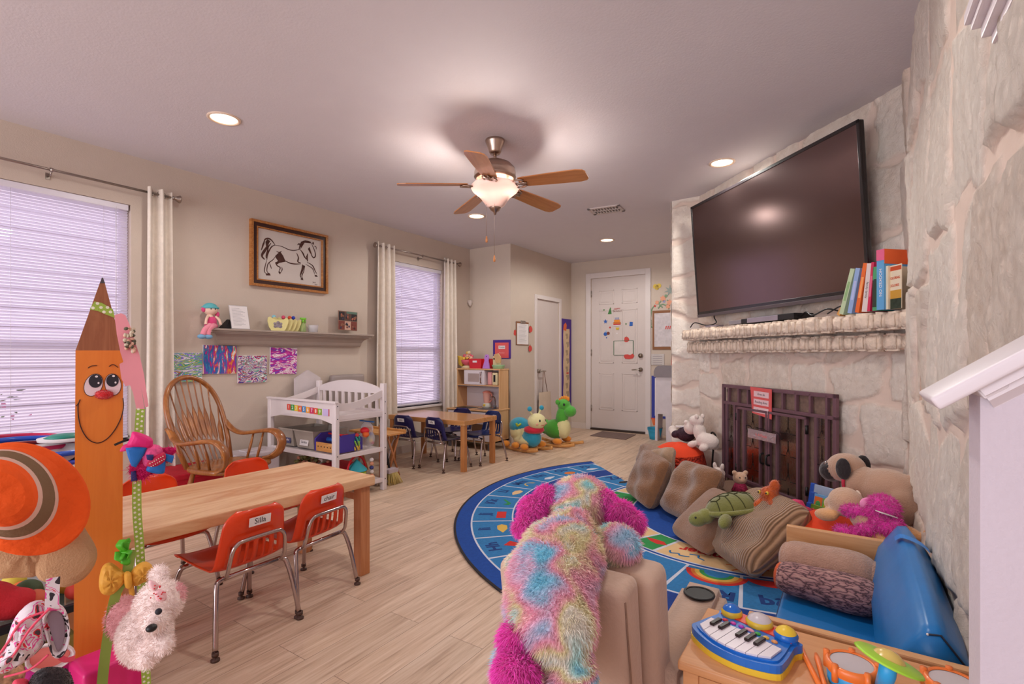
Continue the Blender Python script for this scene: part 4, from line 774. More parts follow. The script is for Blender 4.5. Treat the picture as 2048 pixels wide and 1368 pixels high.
for i, (a, ln, th, h_, dp_, col, ttl, lab) in enumerate(books):
    M = DM(a, .03, ZM) @ Matrix.Rotation(ln, 4, 'Z'); t = thing('book', lab, 'book', tuple(M.translation), group='books on the mantel'); cm_ = mat('book_cover_%d' % i, col, .45, var=.03)
    b = MB(); b.box(-th/2, 0, 0, -th/2+.002, h_, dp_, cm_, 0, M); b.box(th/2-.002, 0, 0, th/2, h_, dp_, cm_, 0, M); b.box(-th/2, 0, dp_-.002, th/2, h_, dp_+.001, cm_, 0, M)
    if ttl: b.text(ttl, th*.55, ink if i == 4 else paper, M @ Matrix.Translation((0, h_*.45, dp_+.0012)) @ Matrix.Rotation(-pi/2, 4, 'Z'), .0004)
    else: b.box(-th*.28, h_*.3, dp_, th*.28, h_*.72, dp_+.0016, mat('book_band_%d' % i, ['#c98a4a', '#8fb07a', '#b0b8e0', '#f0a060', '#eee', '#e06a8a', '#2c2a3a', '#fff'][i]), 0, M)
    if i == 7: b.box(-th/2-.001, h_-.06, 0, th/2+.001, h_, dp_+.002, mat('book_pink', '#e0628a'), 0, M); b.box(th/2-.001, h_-.08, .0, th/2+.002, h_, dp_, mat('book_orange', '#e0602c'), 0, M)
    if i == 6: b.box(-th*.5, .02, dp_, th*.3, .17, dp_+.002, mat('book_scene', '#2f3a2c'), 0, M)
    part('cover', b, t, True); b = MB(); b.box(-th/2+.002, .003, .004, th/2-.002, h_-.003, dp_-.003, paper, 0, M); part('pages', b, t, True)
# last book shows its front cover
M = DM(2.135, .03, ZM) @ Matrix.Rotation(0.0, 4, 'Y'); t = thing('book', 'paperback with orange lettering and a landscape cover, rightmost on the mantel', 'book', tuple(M.translation), group='books on the mantel')
b = MB(); b.box(0, 0, .0, .012, .235, .165, paper, .001, M); part('pages', b, t, True)
b = MB(); b.box(-.001, 0, .165, .014, .236, .169, mat('cover_cream', '#e6d6bc', .5), 0, M); M2 = M @ Matrix.Translation((.03, 0, .0)); b.box(.012, 0, 0, .015, .236, .167, mat('cover_cream'), 0, M)
FM = frame(M @ Vector((.0, 0, .1695)), M.to_3x3() @ Vector((1, 0, 0)), M.to_3x3() @ Vector((0, 1, 0))); part('spine', b, t, True)
M = DM(2.160, .105, ZM) @ Matrix.Rotation(R(-12), 4, 'Y'); b = MB(); b.box(-.01, 0, .075, .085, .235, .079, mat('cover_cream'), 0, M); b.box(-.01, .205, .079, .085, .228, .0795, mat('cover_red', '#c8502c'), 0, M)
for i, (s_, y) in enumerate((('COLORING', .165), ('COLORES', .125))): b.text(s_, .019, mat('cover_red'), M @ Matrix.Translation((.037, y, .0795)), .0003, sx=.8, bold=.0004)
b.box(-.01, .055, .079, .085, .10, .0797, mat('cover_ochre', '#c9963a'), 0, M); b.box(-.01, 0, .079, .085, .055, .0798, mat('cover_dark', '#2f3a2c', var=.4, vs=40), 0, M); part('front_cover', b, t, True)

# wrought fireplace screen
irn = mat('bronze_iron', '#7c5c66', .42, .4, var=.08); lead = mat('lead_came', '#241a1a', .5, .5)
sg = bpy.data.materials.new('screen_glass'); sg.use_nodes = True; nt = sg.node_tree; nt.nodes.clear(); o_ = nd(nt, 'ShaderNodeOutputMaterial'); mx = nd(nt, 'ShaderNodeMixShader'); mx.inputs[0].default_value = .38; tr = nd(nt, 'ShaderNodeBsdfTransparent'); tr.inputs[0].default_value = (.72, .62, .55, 1)
gs = nd(nt, 'ShaderNodeBsdfGlossy', i_Roughness=.08); nn = nd(nt, 'ShaderNodeTexNoise', i_Scale=20.0, i_Detail=2.0); bp = nd(nt, 'ShaderNodeBump', i_Strength=.25, i_Distance=.01); nt.links.new(nn.outputs['Fac'], bp.inputs['Height']); nt.links.new(bp.outputs[0], gs.inputs['Normal'])
nt.links.new(tr.outputs[0], mx.inputs[1]); nt.links.new(gs.outputs[0], mx.inputs[2]); nt.links.new(mx.outputs[0], o_.inputs[0])
A0, A1, ZT, SO = .47, 1.68, .958, .065; t = thing('fireplace_screen', 'bronze iron fireplace screen with leaded diamond glass doors', 'fireplace screen', tuple(DM((A0+A1)/2, SO, .02).translation)); M = DM(0, SO, 0)
b = MB(); w = .028; bar = lambda b, a0, z0, a1, z1, d0=-.012, d1=.012, m=None: b.box(a0, z0, d0, a1, z1, d1, m or irn, .003, M)
bar(b, A0, .02, A0+w, ZT); bar(b, A1-w, .02, A1, ZT); bar(b, A0, ZT-w, A1, ZT); bar(b, A0, .79, A1, .815); bar(b, A0, .16, A1, .185); bar(b, A0, .02, A1, .045)
for a in (.56, .69, .81, 1.20, 1.33, 1.46, 1.60): bar(b, a-.009, .80, a+.009, ZT-.01)
for a in (.53, .64, 1.51, 1.60): bar(b, a-.011, .16, a+.011, .80)
for a in (.60, .80, 1.0, 1.2, 1.4, 1.58): bar(b, a-.009, .03, a+.009, .17)
bar(b, A0, .02, A0+.03, .05, -.10, .10); bar(b, A1-.03, .02, A1, .05, -.10, .06); part('frame', b, t, True)
for nm, a0, a1 in (('left', .68, 1.055), ('right', 1.06, 1.445)):
    b = MB(); bar(b, a0, .18, a0+.02, .785, 0, .024); bar(b, a1-.02, .18, a1, .785, 0, .024); bar(b, a0, .765, a1, .785, 0, .024); bar(b, a0, .18, a1, .20, 0, .024)
    for a in ((a0+.09), (a1-.09)): bar(b, a-.010, .19, a+.010, .775, 0, .02)
    dr = part('screen_door', b, t, True)
    c = (a0+a1)/2; b = MB()
    for z in (.30, .48, .64): b.tube([M @ Vector(q) for q in ((c, z+.05, .006), (c+.022, z, .006), (c, z-.05, .006), (c-.022, z, .006))], .0035, lead, 5, closed=True); b.cyl(M @ Vector((c-.075, z, .006)), M @ Vector((c-.022, z, .006)), .0025, lead, seg=5); b.cyl(M @ Vector((c+.022, z, .006)), M @ Vector((c+.075, z, .006)), .0025, lead, seg=5)
    for z0, z1 in ((.2, .25), (.35, .43), (.53, .59), (.69, .765)): b.cyl(M @ Vector((c, z0, .006)), M @ Vector((c, z1, .006)), .0025, lead, seg=5)
    part('leading', b, dr, True); b = MB(); b.box(a0+.1, .20, .003, a1-.1, .765, .005, sg, 0, M); part('glass', b, dr, True)
    h0 = a1-.03 if nm == 'left' else a0+.03; b = MB(); b.tube(spl([M @ Vector((h0, z, o)) for z, o in ((.46, .03), (.45, .055), (.42, .06), (.39, .055), (.38, .03))]), .008, blk, 8); part('door_handle', b, dr, True)
    for z in (.28, .70): b = MB(); a = a0 if nm == 'left' else a1; b.cyl(M @ Vector((a, z-.03, .02)), M @ Vector((a, z+.03, .02)), .010, blk); part('hinge', b, dr, True)
for a0, a1 in ((.54, .63), (1.515, 1.595)):
    c = (a0+a1)/2; b = MB(); b.box(a0, .18, -.003, a1, .79, -.001, sg, 0, M); g = part('side_glass', b, t, True); b = MB()
    for z in (.30, .48, .66): b.tube([M @ Vector(q) for q in ((c, z+.05, .003), (c+.022, z, .003), (c, z-.05, .003), (c-.022, z, .003))], .0035, lead, 5, closed=True); b.cyl(M @ Vector((a0, z, .003)), M @ Vector((c-.022, z, .003)), .0025, lead, seg=5); b.cyl(M @ Vector((c+.022, z, .003)), M @ Vector((a1, z, .003)), .0025, lead, seg=5)
    for z0, z1 in ((.18, .25), (.35, .43), (.53, .61), (.71, .79)): b.cyl(M @ Vector((c, z0, .003)), M @ Vector((c, z1, .003)), .0025, lead, seg=5)
    part('leading', b, g, True)
b = MB(); b.box(A0+.02, .03, -.03, A1-.02, ZT-.02, -.028, mat('screen_mesh', '#94796c', .6, .2, var=.2, vs=30, alpha=.8), 0, M); part('mesh_curtain', b, t, True)
b = MB(); M = DM(.985, SO+.02, .80) @ Matrix.Rotation(-.03, 4, 'Z'); cor = mat('coral_card', '#dc5c5c', .6); b.prism([(-.13, .155), (.115, .155), (.12, -.07), (-.10, -.05)], .002, cor, M)
for k, s_ in enumerate(('Area de', 'Reading Area', 'lectura')): b.box(-.085, .105-.062*k-.022, .002, .085, .105-.062*k+.022, .0028, mat('label_pink', '#e8c4c8', .6), 0, M); b.text(s_, .026, ink, M @ Matrix.Translation((0, .105-.062*k, .003)), .0003)
single('reading_area_sign', b, 'coral paper reading area sign hung on the fireplace screen', 'sign')
t = thing('birthday_banner', 'small silver and white banner tied across the screen doors', 'banner', tuple(DM(1.05, .13, .58).translation)); M = DM(1.055, SO+.07, .60) @ Matrix.Rotation(.0, 4, 'Z'); b = MB(); foil = mat('foil_silver', '#cfc2cc', .2, .7, bump=.6, bs=40)
b.box(-.155, -.035, 0, .155, .035, .004, foil, .001, M); b.text('It A Fiesta', .03, cor, M @ Matrix.Translation((0, 0, .004)), .0003); part('strip', b, t, True)
b = MB(); b.tube(spl([M @ Vector(q) for q in ((-.16, .0, 0), (-.19, .05, -.01), (-.14, .06, 0), (-.08, .04, .01), (0, .055, .0), (.08, .04, 0), (.16, .05, 0), (.20, .0, -.01))]), .003, lead, 6); part('ribbon', b, t, True)
t = thing('fireplace_tool', 'black scroll-handled fire tool standing left of the screen', 'fire tool', tuple(DM(.38, .1, 0).translation)); b = MB(); b.tube(spl([DM(0, .1, 0) @ Vector(q) for q in ((.36, .42, 0), (.33, .47, 0), (.36, .52, 0), (.41, .50, 0), (.41, .44, 0), (.38, .38, 0), (.36, .2, 0), (.36, .02, 0))]), .008, blk, 8); part('rod', b, t, True); b = MB(); b.lathe([(0, 0), (.06, 0), (.06, .01), (.01, .03), (0, .03)], blk, tuple(DM(.36, .1, 0).translation)); part('base', b, t, True)
# ---------------------------------------------------------------- children's tables and chairs
chrome = mat('chrome', '#b9a9a6', .18, 1.0, var=.03); pine = wood('pine_top', '#c98f62', '#e3b98f', 'Y', 1.0, .4, coat=.15, ring=5, stretch=10); pine2 = wood('pine_leg', '#b9764a', '#cf9166', 'Z', 1.0, .5, ring=4)
maple = wood('maple_top', '#bd824c', '#d6a26c', 'X', 1.0, .22, coat=.4, ring=4, stretch=12); maple2 = wood('maple_leg', '#b06f3c', '#c78a54', 'Z', 1.0, .4, ring=4)
glide = mat('glide_brown', '#4a3026', .5)
def table(name, label, x0, x1, y0, y1, z, th, lw, m1, m2, inset=.03, brace=False, rz=0, apron=True):
    cx, cy = (x0+x1)/2, (y0+y1)/2; t = thing(name, label, 'table', (cx, cy, 0), rz); w, d = (x1-x0)/2, (y1-y0)/2
    b = MB(); b.box(-w, -d, z-th, w, d, z, m1, .005); part('tabletop', b, t)
    for sx in (-1, 1):
        for sy in (-1, 1):
            b = MB(); X = sx*(w-inset-lw/2); Y = sy*(d-inset-lw/2); b.cbox((X, Y, (z-th)/2), (lw, lw, z-th), m2, .004); part('leg', b, t)
    if brace:
        for sy in (-1, 1): b = MB(); b.box(-w+inset+lw, sy*(d-inset-lw*.5)-.012, z-th-.085, w-inset-lw, sy*(d-inset-lw*.5)+.012, z-th-.05, m2, .003); part('crossbar', b, t)
    return t
table('play_table', 'long low pine table with orange chairs tucked around it', -2.86, -2.215, .72, 1.935, .54, .052, .062, pine, pine2, .02, True, R(-1.5))
table('play_table', 'small low maple table with navy chairs by the far window', -4.40, -3.30, 4.05, 4.64, .53, .05, .05, maple, maple2, .012, False, R(1))
def chair_shell(m):
    bm_ = bmesh.new(); nu, nv = 29, 34; half = .165
    ctrl = [(.175, .292), (.17, .308), (.13, .312), (.04, .304), (-.06, .300), (-.13, .304), (-.165, .325), (-.182, .37), (-.192, .43), (-.205, .50), (-.212, .545), (-.214, .558)]
    P = spl([(0, y, z) for y, z in ctrl], 8); L_ = [0]
    for i in range(1, len(P)): L_.append(L_[-1]+(P[i]-P[i-1]).length)
    def along(t):
        s_ = t*L_[-1]
        for i in range(1, len(P)):
            if L_[i] >= s_: f = (s_-L_[i-1])/(L_[i]-L_[i-1]); return P[i-1].lerp(P[i], f)
        return P[-1]
    g = []
    for j in range(nv):
        t = j/(nv-1); q = along(t); wd = half*(1 if t < .55 else 1-.20*((t-.55)/.45)); e = max(0, (t-.90)/.10); wd *= (1-.35*e**2.5); e2 = max(0, (.06-t)/.06); wd *= 1-.12*e2**2
        row_ = []
        for i in range(nu):
            a = 2*i/(nu-1)-1; c = abs(a)**3; seat = max(0, 1-abs(t-.25)/.25); bk = max(0, min(1, (t-.5)/.15))
            row_.append(bm_.verts.new((a*wd, q.y+.028*c*bk, q.z+.018*c*(1-bk)-.006*(1-a*a)*seat)))
        g.append(row_)
    for j in range(nv-1):
        t = (j+.5)/(nv-1)
        for i in range(nu-1):
            a = abs(2*(i+.5)/(nu-1)-1)
            if .60 < t < .77 and (.04 < a < .20 or .30 < a < .46 or .56 < a < .70) and not (t > .75 and a > .56): continue
            bm_.faces.new((g[j][i], g[j][i+1], g[j+1][i+1], g[j+1][i]))
    bmesh.ops.recalc_face_normals(bm_, faces=bm_.faces[:]); bmesh.ops.solidify(bm_, geom=bm_.faces[:]+bm_.verts[:]+bm_.edges[:], thickness=.006)
    b = MB(); b.bm(bm_, m, True); return b
def make_chair(label, m, tagtxt=None, group=None):
    t = thing('stacking_chair', label, 'chair', (0, 0, 0), 0, group)
    part('seat_shell', chair_shell(m), t)
    b = MB(); r = .0105   # rear frame loop behind the backrest
    b.tube(spl([(-.125, -.175, .29), (-.127, -.195, .32), (-.118, -.212, .40), (-.10, -.218, .43), (-.07, -.222, .44), (.07, -.222, .44), (.10, -.218, .43), (.118, -.212, .40), (.127, -.195, .32), (.125, -.175, .29)], 5), .0085, chrome, 8); part('back_frame', b, t)
    for sy in (-1, 1):
        b = MB(); Y = .115 if sy > 0 else -.155; b.tube([(-.13, Y, .284), (.13, Y, .284)], r, chrome, 8); part('seat_bar', b, t)
        for sx in (-1, 1):
            b = MB(); b.tube(spl([(sx*.12, Y, .284), (sx*.145, Y+sy*.003, .280), (sx*.158, Y+sy*.012, .262), (sx*.172, Y+sy*.035, .18), (sx*.188, Y+sy*.062, .03)], 5), r, chrome, 8); lg = part('leg', b, t)
            b = MB(); b.lathe([(.0, .034), (.013, .034), (.013, .02), (.006, .018), (.006, .012), (.017, .008), (.017, 0), (0, 0)], glide, (sx*.19, Y+sy*.065, 0), 12); part('foot_glide', b, lg)
    if tagtxt:
        b = MB(); M = frame((.0, -.2155, .505), (1, 0, 0), (0, -.14, 1)); b.box(-.048, -.019, 0, .048, .019, .002, paper, 0, M); b.text(tagtxt, .034, ink, M @ Matrix.Translation((0, 0, .0022)), .0003); part('name_sticker', b, t)
    return t
org = mat('orange_shell', '#dc3e12', .32, var=.04, coat=.2); nvy = mat('navy_shell', '#1f1a4e', .35, var=.06, coat=.2); blu2 = mat('blue_shell', '#16285c', .35, coat=.2)
G1 = 'orange chairs around the long pine table'; G2 = 'navy chairs around the small maple table'
def setc(o, x, y, rz): o.location = (x, y, 0); o.rotation_euler = (0, 0, R(rz)); return o
c1 = setc(make_chair('orange chair with a Silla sticker, nearest the camera', org, 'Silla', G1), -2.315, 1.20, 92); c1.children[0]
c2 = setc(make_chair('orange chair with a chair sticker, at the right of the pine table', org, 'chair', G1), -2.36, 1.56, 97)
c3 = setc(make_chair('orange chair on the wall side of the pine table, behind the green ribbon', org, None, G1), -2.95, 1.18, -90)
c4 = clone(c3, (-2.95, 1.72, 0), R(-88), 'orange chair on the wall side of the pine table, in front of the rocker')
c5 = setc(make_chair('navy chair at the left near side of the maple table', nvy, 'Silla', G2), -4.06, 4.12, 2)
c6 = clone(c5, (-3.63, 4.17, 0), R(-6), 'navy chair at the right near side of the maple table')
c7 = setc(make_chair('navy chair mostly hidden on the window side of the maple table', nvy, None, G2), -3.96, 4.66, 180)
c8 = setc(make_chair('blue chair with a white patch facing out at the far right of the maple table', blu2, None, G2), -3.50, 4.62, 168)
b = MB(); M = frame((0, -.194, .45), (-1, 0, 0), (0, -.12, 1)); b.prism([(-.035, -.045), (-.025, -.06), (.03, -.06), (.04, -.045), (.04, .045), (.03, .06), (-.025, .06), (-.035, .045)], .002, paper, M); part('white_patch', b, c8)

# ---------------------------------------------------------------- rocking chair
oak = wood('oak_rocker', '#8a4f22', '#b87438', 'Z', .9, .3, coat=.35, ring=3.5); SZ = .375
rk = thing('rocking_chair', 'bow-back oak rocking chair with curled arms beneath the paintings', 'rocking chair', (-3.91, 2.01, 0), R(17))
def bow(a):    # a 0..1 along the bow; x is forward, y is to the sitter's left
    q = pi*a; z = sin(q)**.62*.66; y = cos(q)*(.20+.10*sin(q)**.7 if 0 < a < 1 else .19); return (-.19-.235*z/.66, y*1.02, SZ+.0+z)
b = MB(); b.tube([bow(i/40) for i in range(41)], .019, oak, 10); part('bow', b, rk)
def bowat(yf):   # height on the bow at a lateral fraction
    best = min((bow(i/200) for i in range(200)), key=lambda p: abs(p[1]-yf) if p[2] > SZ+.4 else 9); return best
for i in range(9):
    f = (i-4)/4; y0 = f*.145; tp = bowat(f*.225); p0 = Vector((-.175-.01*(1-f*f), y0, SZ)); p1 = Vector(tp); b = MB()
    def prof(t): return .0055+(.0175 if .28 < t < .66 else 0)*min(1, (t-.28)/.06, (.66-t)/.10 if t < .66 else 1)
    n = 24; V = [p0.lerp(p1, k/n)+Vector((-.02*sin(pi*k/n), 0, 0)) for k in range(n+1)]
    for k in range(n): pass
    dirn = (p1-p0).normalized(); side = Vector((0, 1, 0)); nor = dirn.cross(side).normalized(); R_ = []
    W_ = [max(.0055, prof(k/n)) for k in range(n+1)]; T_ = [.0055 if w > .008 else .0055 for w in W_]
    vs = []
    for k in range(n+1):
        for q in range(8): a = 2*pi*q/8; vs.append(V[k]+side*cos(a)*W_[k]+nor*sin(a)*T_[k])
    b.add(vs, [[k*8+q, k*8+(q+1) % 8, (k+1)*8+(q+1) % 8, (k+1)*8+q] for k in range(n) for q in range(8)], oak, True); part('spindle', b, rk)
b = MB()
def seatp(u, v):
    a = 2*pi*u; rx, ry = .245, .26; x = rx*abs(cos(a))**.6*(1 if cos(a) > 0 else -1); y = ry*abs(sin(a))**.7*(1 if sin(a) > 0 else -1)*(1 if cos(a) > 0 else 1-.12*abs(cos(a))); k = 1-v if v > .5 else 1
    return x, y
V = []; F = []; ns = 40; prs = [(0, .012), (.5, .010), (.85, .02), (.97, .018), (1, .006), (1, -.01), (.95, -.02), (0, -.02)]
for u in range(ns):
    x, y = seatp(u/ns, 0)
    for f, z in prs: V.append((x*f, y*f, SZ+z-.012*(1-f)*0-(.010*(1-(f-.5)**2*4) if z > 0 and f < 1 else 0)))
for u in range(ns):
    for k in range(len(prs)-1): F.append([u*8+k, ((u+1) % ns)*8+k, ((u+1) % ns)*8+k+1, u*8+k+1])
b.add(V, F, oak, True); part('seat', b, rk)
for s in (-1, 1):
    b = MB(); pts = spl([(-.305, s*.248, SZ+.30), (-.27, s*.25, SZ+.265), (-.22, s*.262, SZ+.22), (-.14, s*.275, SZ+.20), (-.02, s*.285, SZ+.215), (.09, s*.285, SZ+.23), (.17, s*.28, SZ+.225), (.225, s*.275, SZ+.185), (.245, s*.265, SZ+.13), (.225, s*.25, SZ+.07), (.17, s*.235, SZ+.03), (.11, s*.225, SZ+.012)], 6); n = len(pts)
    b.tube(pts, [.024+.011*sin(pi*min(1, i/n*1.0))**2 for i in range(n)], oak, 10, flat=(.48, 1.25), up=(0, 0, 1)); a = part('arm', b, rk)
    for x in (-.04, .055): b = MB(); b.tube([(x-.01, s*.215, SZ+.0), (x, s*.245, SZ+.11), (x, s*.28, SZ+.215)], [.009, .011, .007], oak, 8); part('arm_post', b, rk)
    for dx in (0, .018): b = MB(); b.cyl((-.295+dx, s*.262, SZ+.295-dx), (-.295+dx, s*.268, SZ+.295-dx), .005, blk, seg=8); part('screw_cap', b, a)
    for x in (-.15, .14): b = MB(); b.tube([(x, s*.17, SZ-.01), (x*1.2, s*.20, .2), (x*1.35, s*.21, .055)], [.016, .021, .014], oak, 10); part('leg', b, rk)
    b = MB(); b.tube(spl([(-.36, s*.21, .075), (-.2, s*.21, .038), (0, s*.21, .022), (.2, s*.21, .035), (.34, s*.21, .065)]), .019, oak, 8, flat=(1, .7)); part('rocker', b, rk)
b = MB(); b.tube([(.16, -.19, .2), (.16, .19, .2)], .010, oak, 8); part('stretcher', b, rk)

# red storage cube, white bins behind the rocker
b = MB(); b.box(-4.52, 1.66, 0, -4.12, 2.14, .30, mat('red_fabric', '#c3182c', .7, bump=.2), .012, seg=3); b.box(-4.53, 1.65, .28, -4.11, 2.15, .325, mat('red_fabric'), .012, seg=3); single('red_storage_box', b, 'red padded storage box against the wall behind the rocking chair', 'storage box')
wb_ = mat('white_bin', '#d8cdd2', .4)
t = thing('white_lidded_bin', 'white lidded plastic bin on the floor behind the rocker', 'bin', (-4.38, 2.44, 0)); b = MB(); b.box(-.13, -.19, 0, .13, .19, .33, wb_, .02, seg=3); part('tub', b, t); b = MB(); b.box(-.14, -.20, .33, .14, .20, .37, wb_, .012, seg=3); b.box(-.06, -.08, .37, .06, .08, .38, wb_, .004); part('lid', b, t)

# ---------------------------------------------------------------- changing table
cw = mat('changer_white', '#ded2d2', .38, var=.01); cx0, cx1, cy0, cy1 = -4.43, -3.50, 2.65, 3.16
t = thing('changing_table', 'white slatted changing table with number sticker strip and two open shelves', 'changing table', ((cx0+cx1)/2, (cy0+cy1)/2, 0))
for (x, y, h_) in ((cx0, cy0, .82), (cx1, cy0, .82), (cx0, cy1, .955), (cx1, cy1, .955)): b = MB(); b.box(x-.025, y-.02, 0, x+.025, y+.02, h_, cw, .006, seg=3); part('post', b, t, True)
b = MB(); n = 24; X = lambda i: cx0+.02+(cx1-cx0-.04)*i/n; top = .825; V = []; 
for i in range(n+1):
    f = i/n; V += [(X(i), cy0-.018, top-.015-.004*sin(pi*f)), (X(i), cy0-.018, .645+.055*sin(pi*f)), (X(i), cy0-.002, top-.015), (X(i), cy0-.002, .645+.055*sin(pi*f))]
F = []
for i in range(n): a = 4*i; c = 4*i+4; F += [[a+1, c+1, c, a], [a+2, c+2, c+3, a+3], [a, c, c+2, a+2], [a+3, c+3, c+1, a+1]]
b.add(V, F, cw); b.box(cx0-.03, cy0-.028, .81, cx1+.03, cy0+.008, .83, cw, .006, seg=3); fp = part('front_panel', b, t, True)
cols = ['#d84a3a', '#3f9a4a', '#e0b83a', '#e0683a', '#4a8ac0', '#e8a04a', '#c83060', '#e0563a', '#8fb03a', '#c8b0e0']
for i, ch in enumerate('123456789'):
    b = MB(); M = frame((-4.14+.055*i+.02, cy0-.019, .752-.002*i), (1, 0, 0), (0, 0, 1)); b.box(-.026, -.026, 0, .026, .026, .0012, mat('num_sticker_%d' % i, cols[i], .5), 0, M); b.text(ch, .042, paper, M @ Matrix.Translation((0, 0, .0014)), .0003, bold=.001); part('number_sticker', b, fp, True)
b = MB(); M = frame((-3.60, cy0-.019, .735), (1, 0, 0), (0, 0, 1)); b.box(-.04, -.028, 0, .035, .03, .0012, mat('num_sticker_9', '#c9b6e0', .5), 0, M); b.box(.035, -.028, 0, .045, .03, .0013, rb, 0, M); part('number_sticker', b, fp, True)
b = MB()   # tall slatted back
def btop(f): return .90+.075*sin(pi*f)**.8
for i in range(n):
    f0, f1 = i/n, (i+1)/n; x0, x1 = X(i), X(i+1); b.add([(x0, cy1-.01, .86), (x1, cy1-.01, .86), (x1, cy1-.01, btop(f1)), (x0, cy1-.01, btop(f0)), (x0, cy1+.01, .86), (x1, cy1+.01, .86), (x1, cy1+.01, btop(f1)), (x0, cy1+.01, btop(f0))], [[0, 1, 2, 3], [7, 6, 5, 4], [3, 2, 6, 7], [4, 5, 1, 0]], cw)
b.box(cx0, cy1-.012, .68, cx1, cy1+.012, .72, cw, .003)
for i in range(9): x = cx0+.085+.095*i; b.box(x-.018, cy1-.007, .71, x+.018, cy1+.007, .87, cw, .002)
part('slatted_back', b, t, True)
for x, nm in ((cx0, 'l'), (cx1, 'r')):   # curved side rails
    b = MB(); P = spl([(x, cy0, .79), (x, cy0+.15, .782), (x, cy0+.33, .82), (x, cy1, .875)], 6)
    for i in range(len(P)-1):
        (a, c, d_), (_, e, f) = P[i], P[i+1]; b.add([(x-.009, c, d_-.035), (x-.009, e, f-.035), (x-.009, e, f+.025), (x-.009, c, d_+.025), (x+.009, c, d_-.035), (x+.009, e, f-.035), (x+.009, e, f+.025), (x+.009, c, d_+.025)], [[0, 1, 2, 3], [7, 6, 5, 4], [3, 2, 6, 7], [4, 5, 1, 0]], cw)
    b.box(x-.009, cy0, .66, x+.009, cy1, .705, cw, .003); part('side_rail', b, t, True)
for z in (.70, .375, .10):
    b = MB(); b.box(cx0, cy0, z-.015, cx1, cy1, z, cw, .003); b.box(cx0, cy0-.012, z-.028, cx1, cy0+.008, z+.012, cw, .004); b.box(cx1-.01, cy0, z-.028, cx1+.012, cy1, z+.012, cw, .004); part('shelf', b, t, True)
for z in (.685, .79, .38, .10):
    for x, y in ((cx1+.026, cy0), (cx1+.026, cy1)): b = MB(); b.ell((x, y, z), (.003, .005, .005), blk, seg=8, rings=5); part('bolt', b, t, True)
Z1 = .388   # things on the middle shelf
bin_ = mat('bin_greige', '#a99d92', .45); lbl = mat('label_white', '#e4dcdc', .6)
def tapered(b, x0, y0, x1, y1, z0, z1, k, m, wall=.004):
    V = []; cx, cy = (x0+x1)/2, (y0+y1)/2; w, d = (x1-x0)/2, (y1-y0)/2
    for (s, z) in ((k, z0), (1, z1), (1-.03, z1), (k-.03, z0+.01)): V += [(cx-w*s, cy-d*s, z), (cx+w*s, cy-d*s, z), (cx+w*s, cy+d*s, z), (cx-w*s, cy+d*s, z)]
    F = [[3, 2, 1, 0]]+[[r*4+i, r*4+(i+1) % 4, (r+1)*4+(i+1) % 4, (r+1)*4+i] for r in range(3) for i in range(4)]+[[12, 13, 14, 15]]; b.add(V, F, m)
for (x0, x1, lab, txt) in ((-4.36, -4.16, 'grey plastic shelf bin at the left of the middle shelf', 'books'), (-4.14, -3.86, 'larger grey plastic bin beside the purple block crate', 'Sandos')):
    t = thing('storage_bin', lab, 'bin', ((x0+x1)/2, 2.86, Z1)); b = MB(); tapered(b, x0, 2.69, x1, 3.06, Z1, Z1+.155, .86, bin_); b.box(x0-.006, 2.682, Z1+.148, x1+.006, 2.694, Z1+.16, bin_, .003); part('tub', b, t, True)
    b = MB(); M = frame(((x0+x1)/2, 2.703, Z1+.055), (1, 0, 0), (0, .18, 1)); b.box(-.06, -.03, 0, .06, .03, .003, lbl if txt != 'books' else mat('label_navy', '#4a4a70'), 0, M); b.text(txt, .03, ink if txt != 'books' else paper, M @ Matrix.Translation((0, 0, .0035)), .0003); part('label', b, t, True)
pc_ = mat('crate_purple', '#4a3a9a', .5); wc = wood('crate_wood', '#c98a4c', '#dca566', 'X', 2, .5)
t = thing('toy_tool_crate', 'purple-ended wooden toy crate with peg holes on the middle shelf', 'toy crate', (-3.70, 2.86, Z1))
for x in (-3.85, -3.56): b = MB(); b.M = Matrix.Translation((x, 0, 0)); b.prism([(2.70, Z1), (2.96, Z1), (2.96, Z1+.10), (2.90, Z1+.145), (2.76, Z1+.145), (2.70, Z1+.10)], .018, pc_, Matrix(((0, 0, 1, 0), (1, 0, 0, 0), (0, 1, 0, 0), (0, 0, 0, 1)))); part('end_panel', b, t, True)
b = MB(); b.box(-3.83, 2.94, Z1, -3.56, 2.95, Z1+.075, wc, .002); part('slatted_side', b, t, True); b = MB(); b.box(-3.83, 2.70, Z1, -3.56, 2.712, Z1+.075, wc, .002)
for k in range(6): b.cyl((-3.80+.042*k, 2.6985, Z1+.04), (-3.80+.042*k, 2.70, Z1+.04), .006, blk, seg=8)
part('slatted_side', b, t, True); b = MB(); b.cyl((-3.84, 2.83, Z1+.13), (-3.55, 2.83, Z1+.13), .008, red); part('handle_rod', b, t, True)
for (x, y, z, m, lab) in ((-3.74, 2.80, .085, bl, 'blue toy tool in the purple-ended crate'), (-3.66, 2.88, .09, rb, 'red toy tool in the purple-ended crate')): b = MB(); b.tube([(x-.06, y, Z1+z), (x+.06, y, Z1+z)], [.022, .014], m); single('toy_tool', b, lab, 'toy')
t = thing('zip_bag', 'clear zip bag of small toys at the right of the middle shelf', 'bag', (-3.63, 3.03, Z1)); b = MB(); addblob(b, [((-3.60, 3.06, Z1+.08), (.09, .05, .085), None, acr), ((-3.60, 3.06, Z1+.17), (.085, .012, .06), None, acr)], .01, 3); part('pouch', b, t, True)
b = MB(); b.box(-3.69, 3.05, Z1+.225, -3.51, 3.066, Z1+.234, mat('zip_blue', '#2f6fb8')); part('zip_strip', b, t, True)
rnd = random.Random(2)
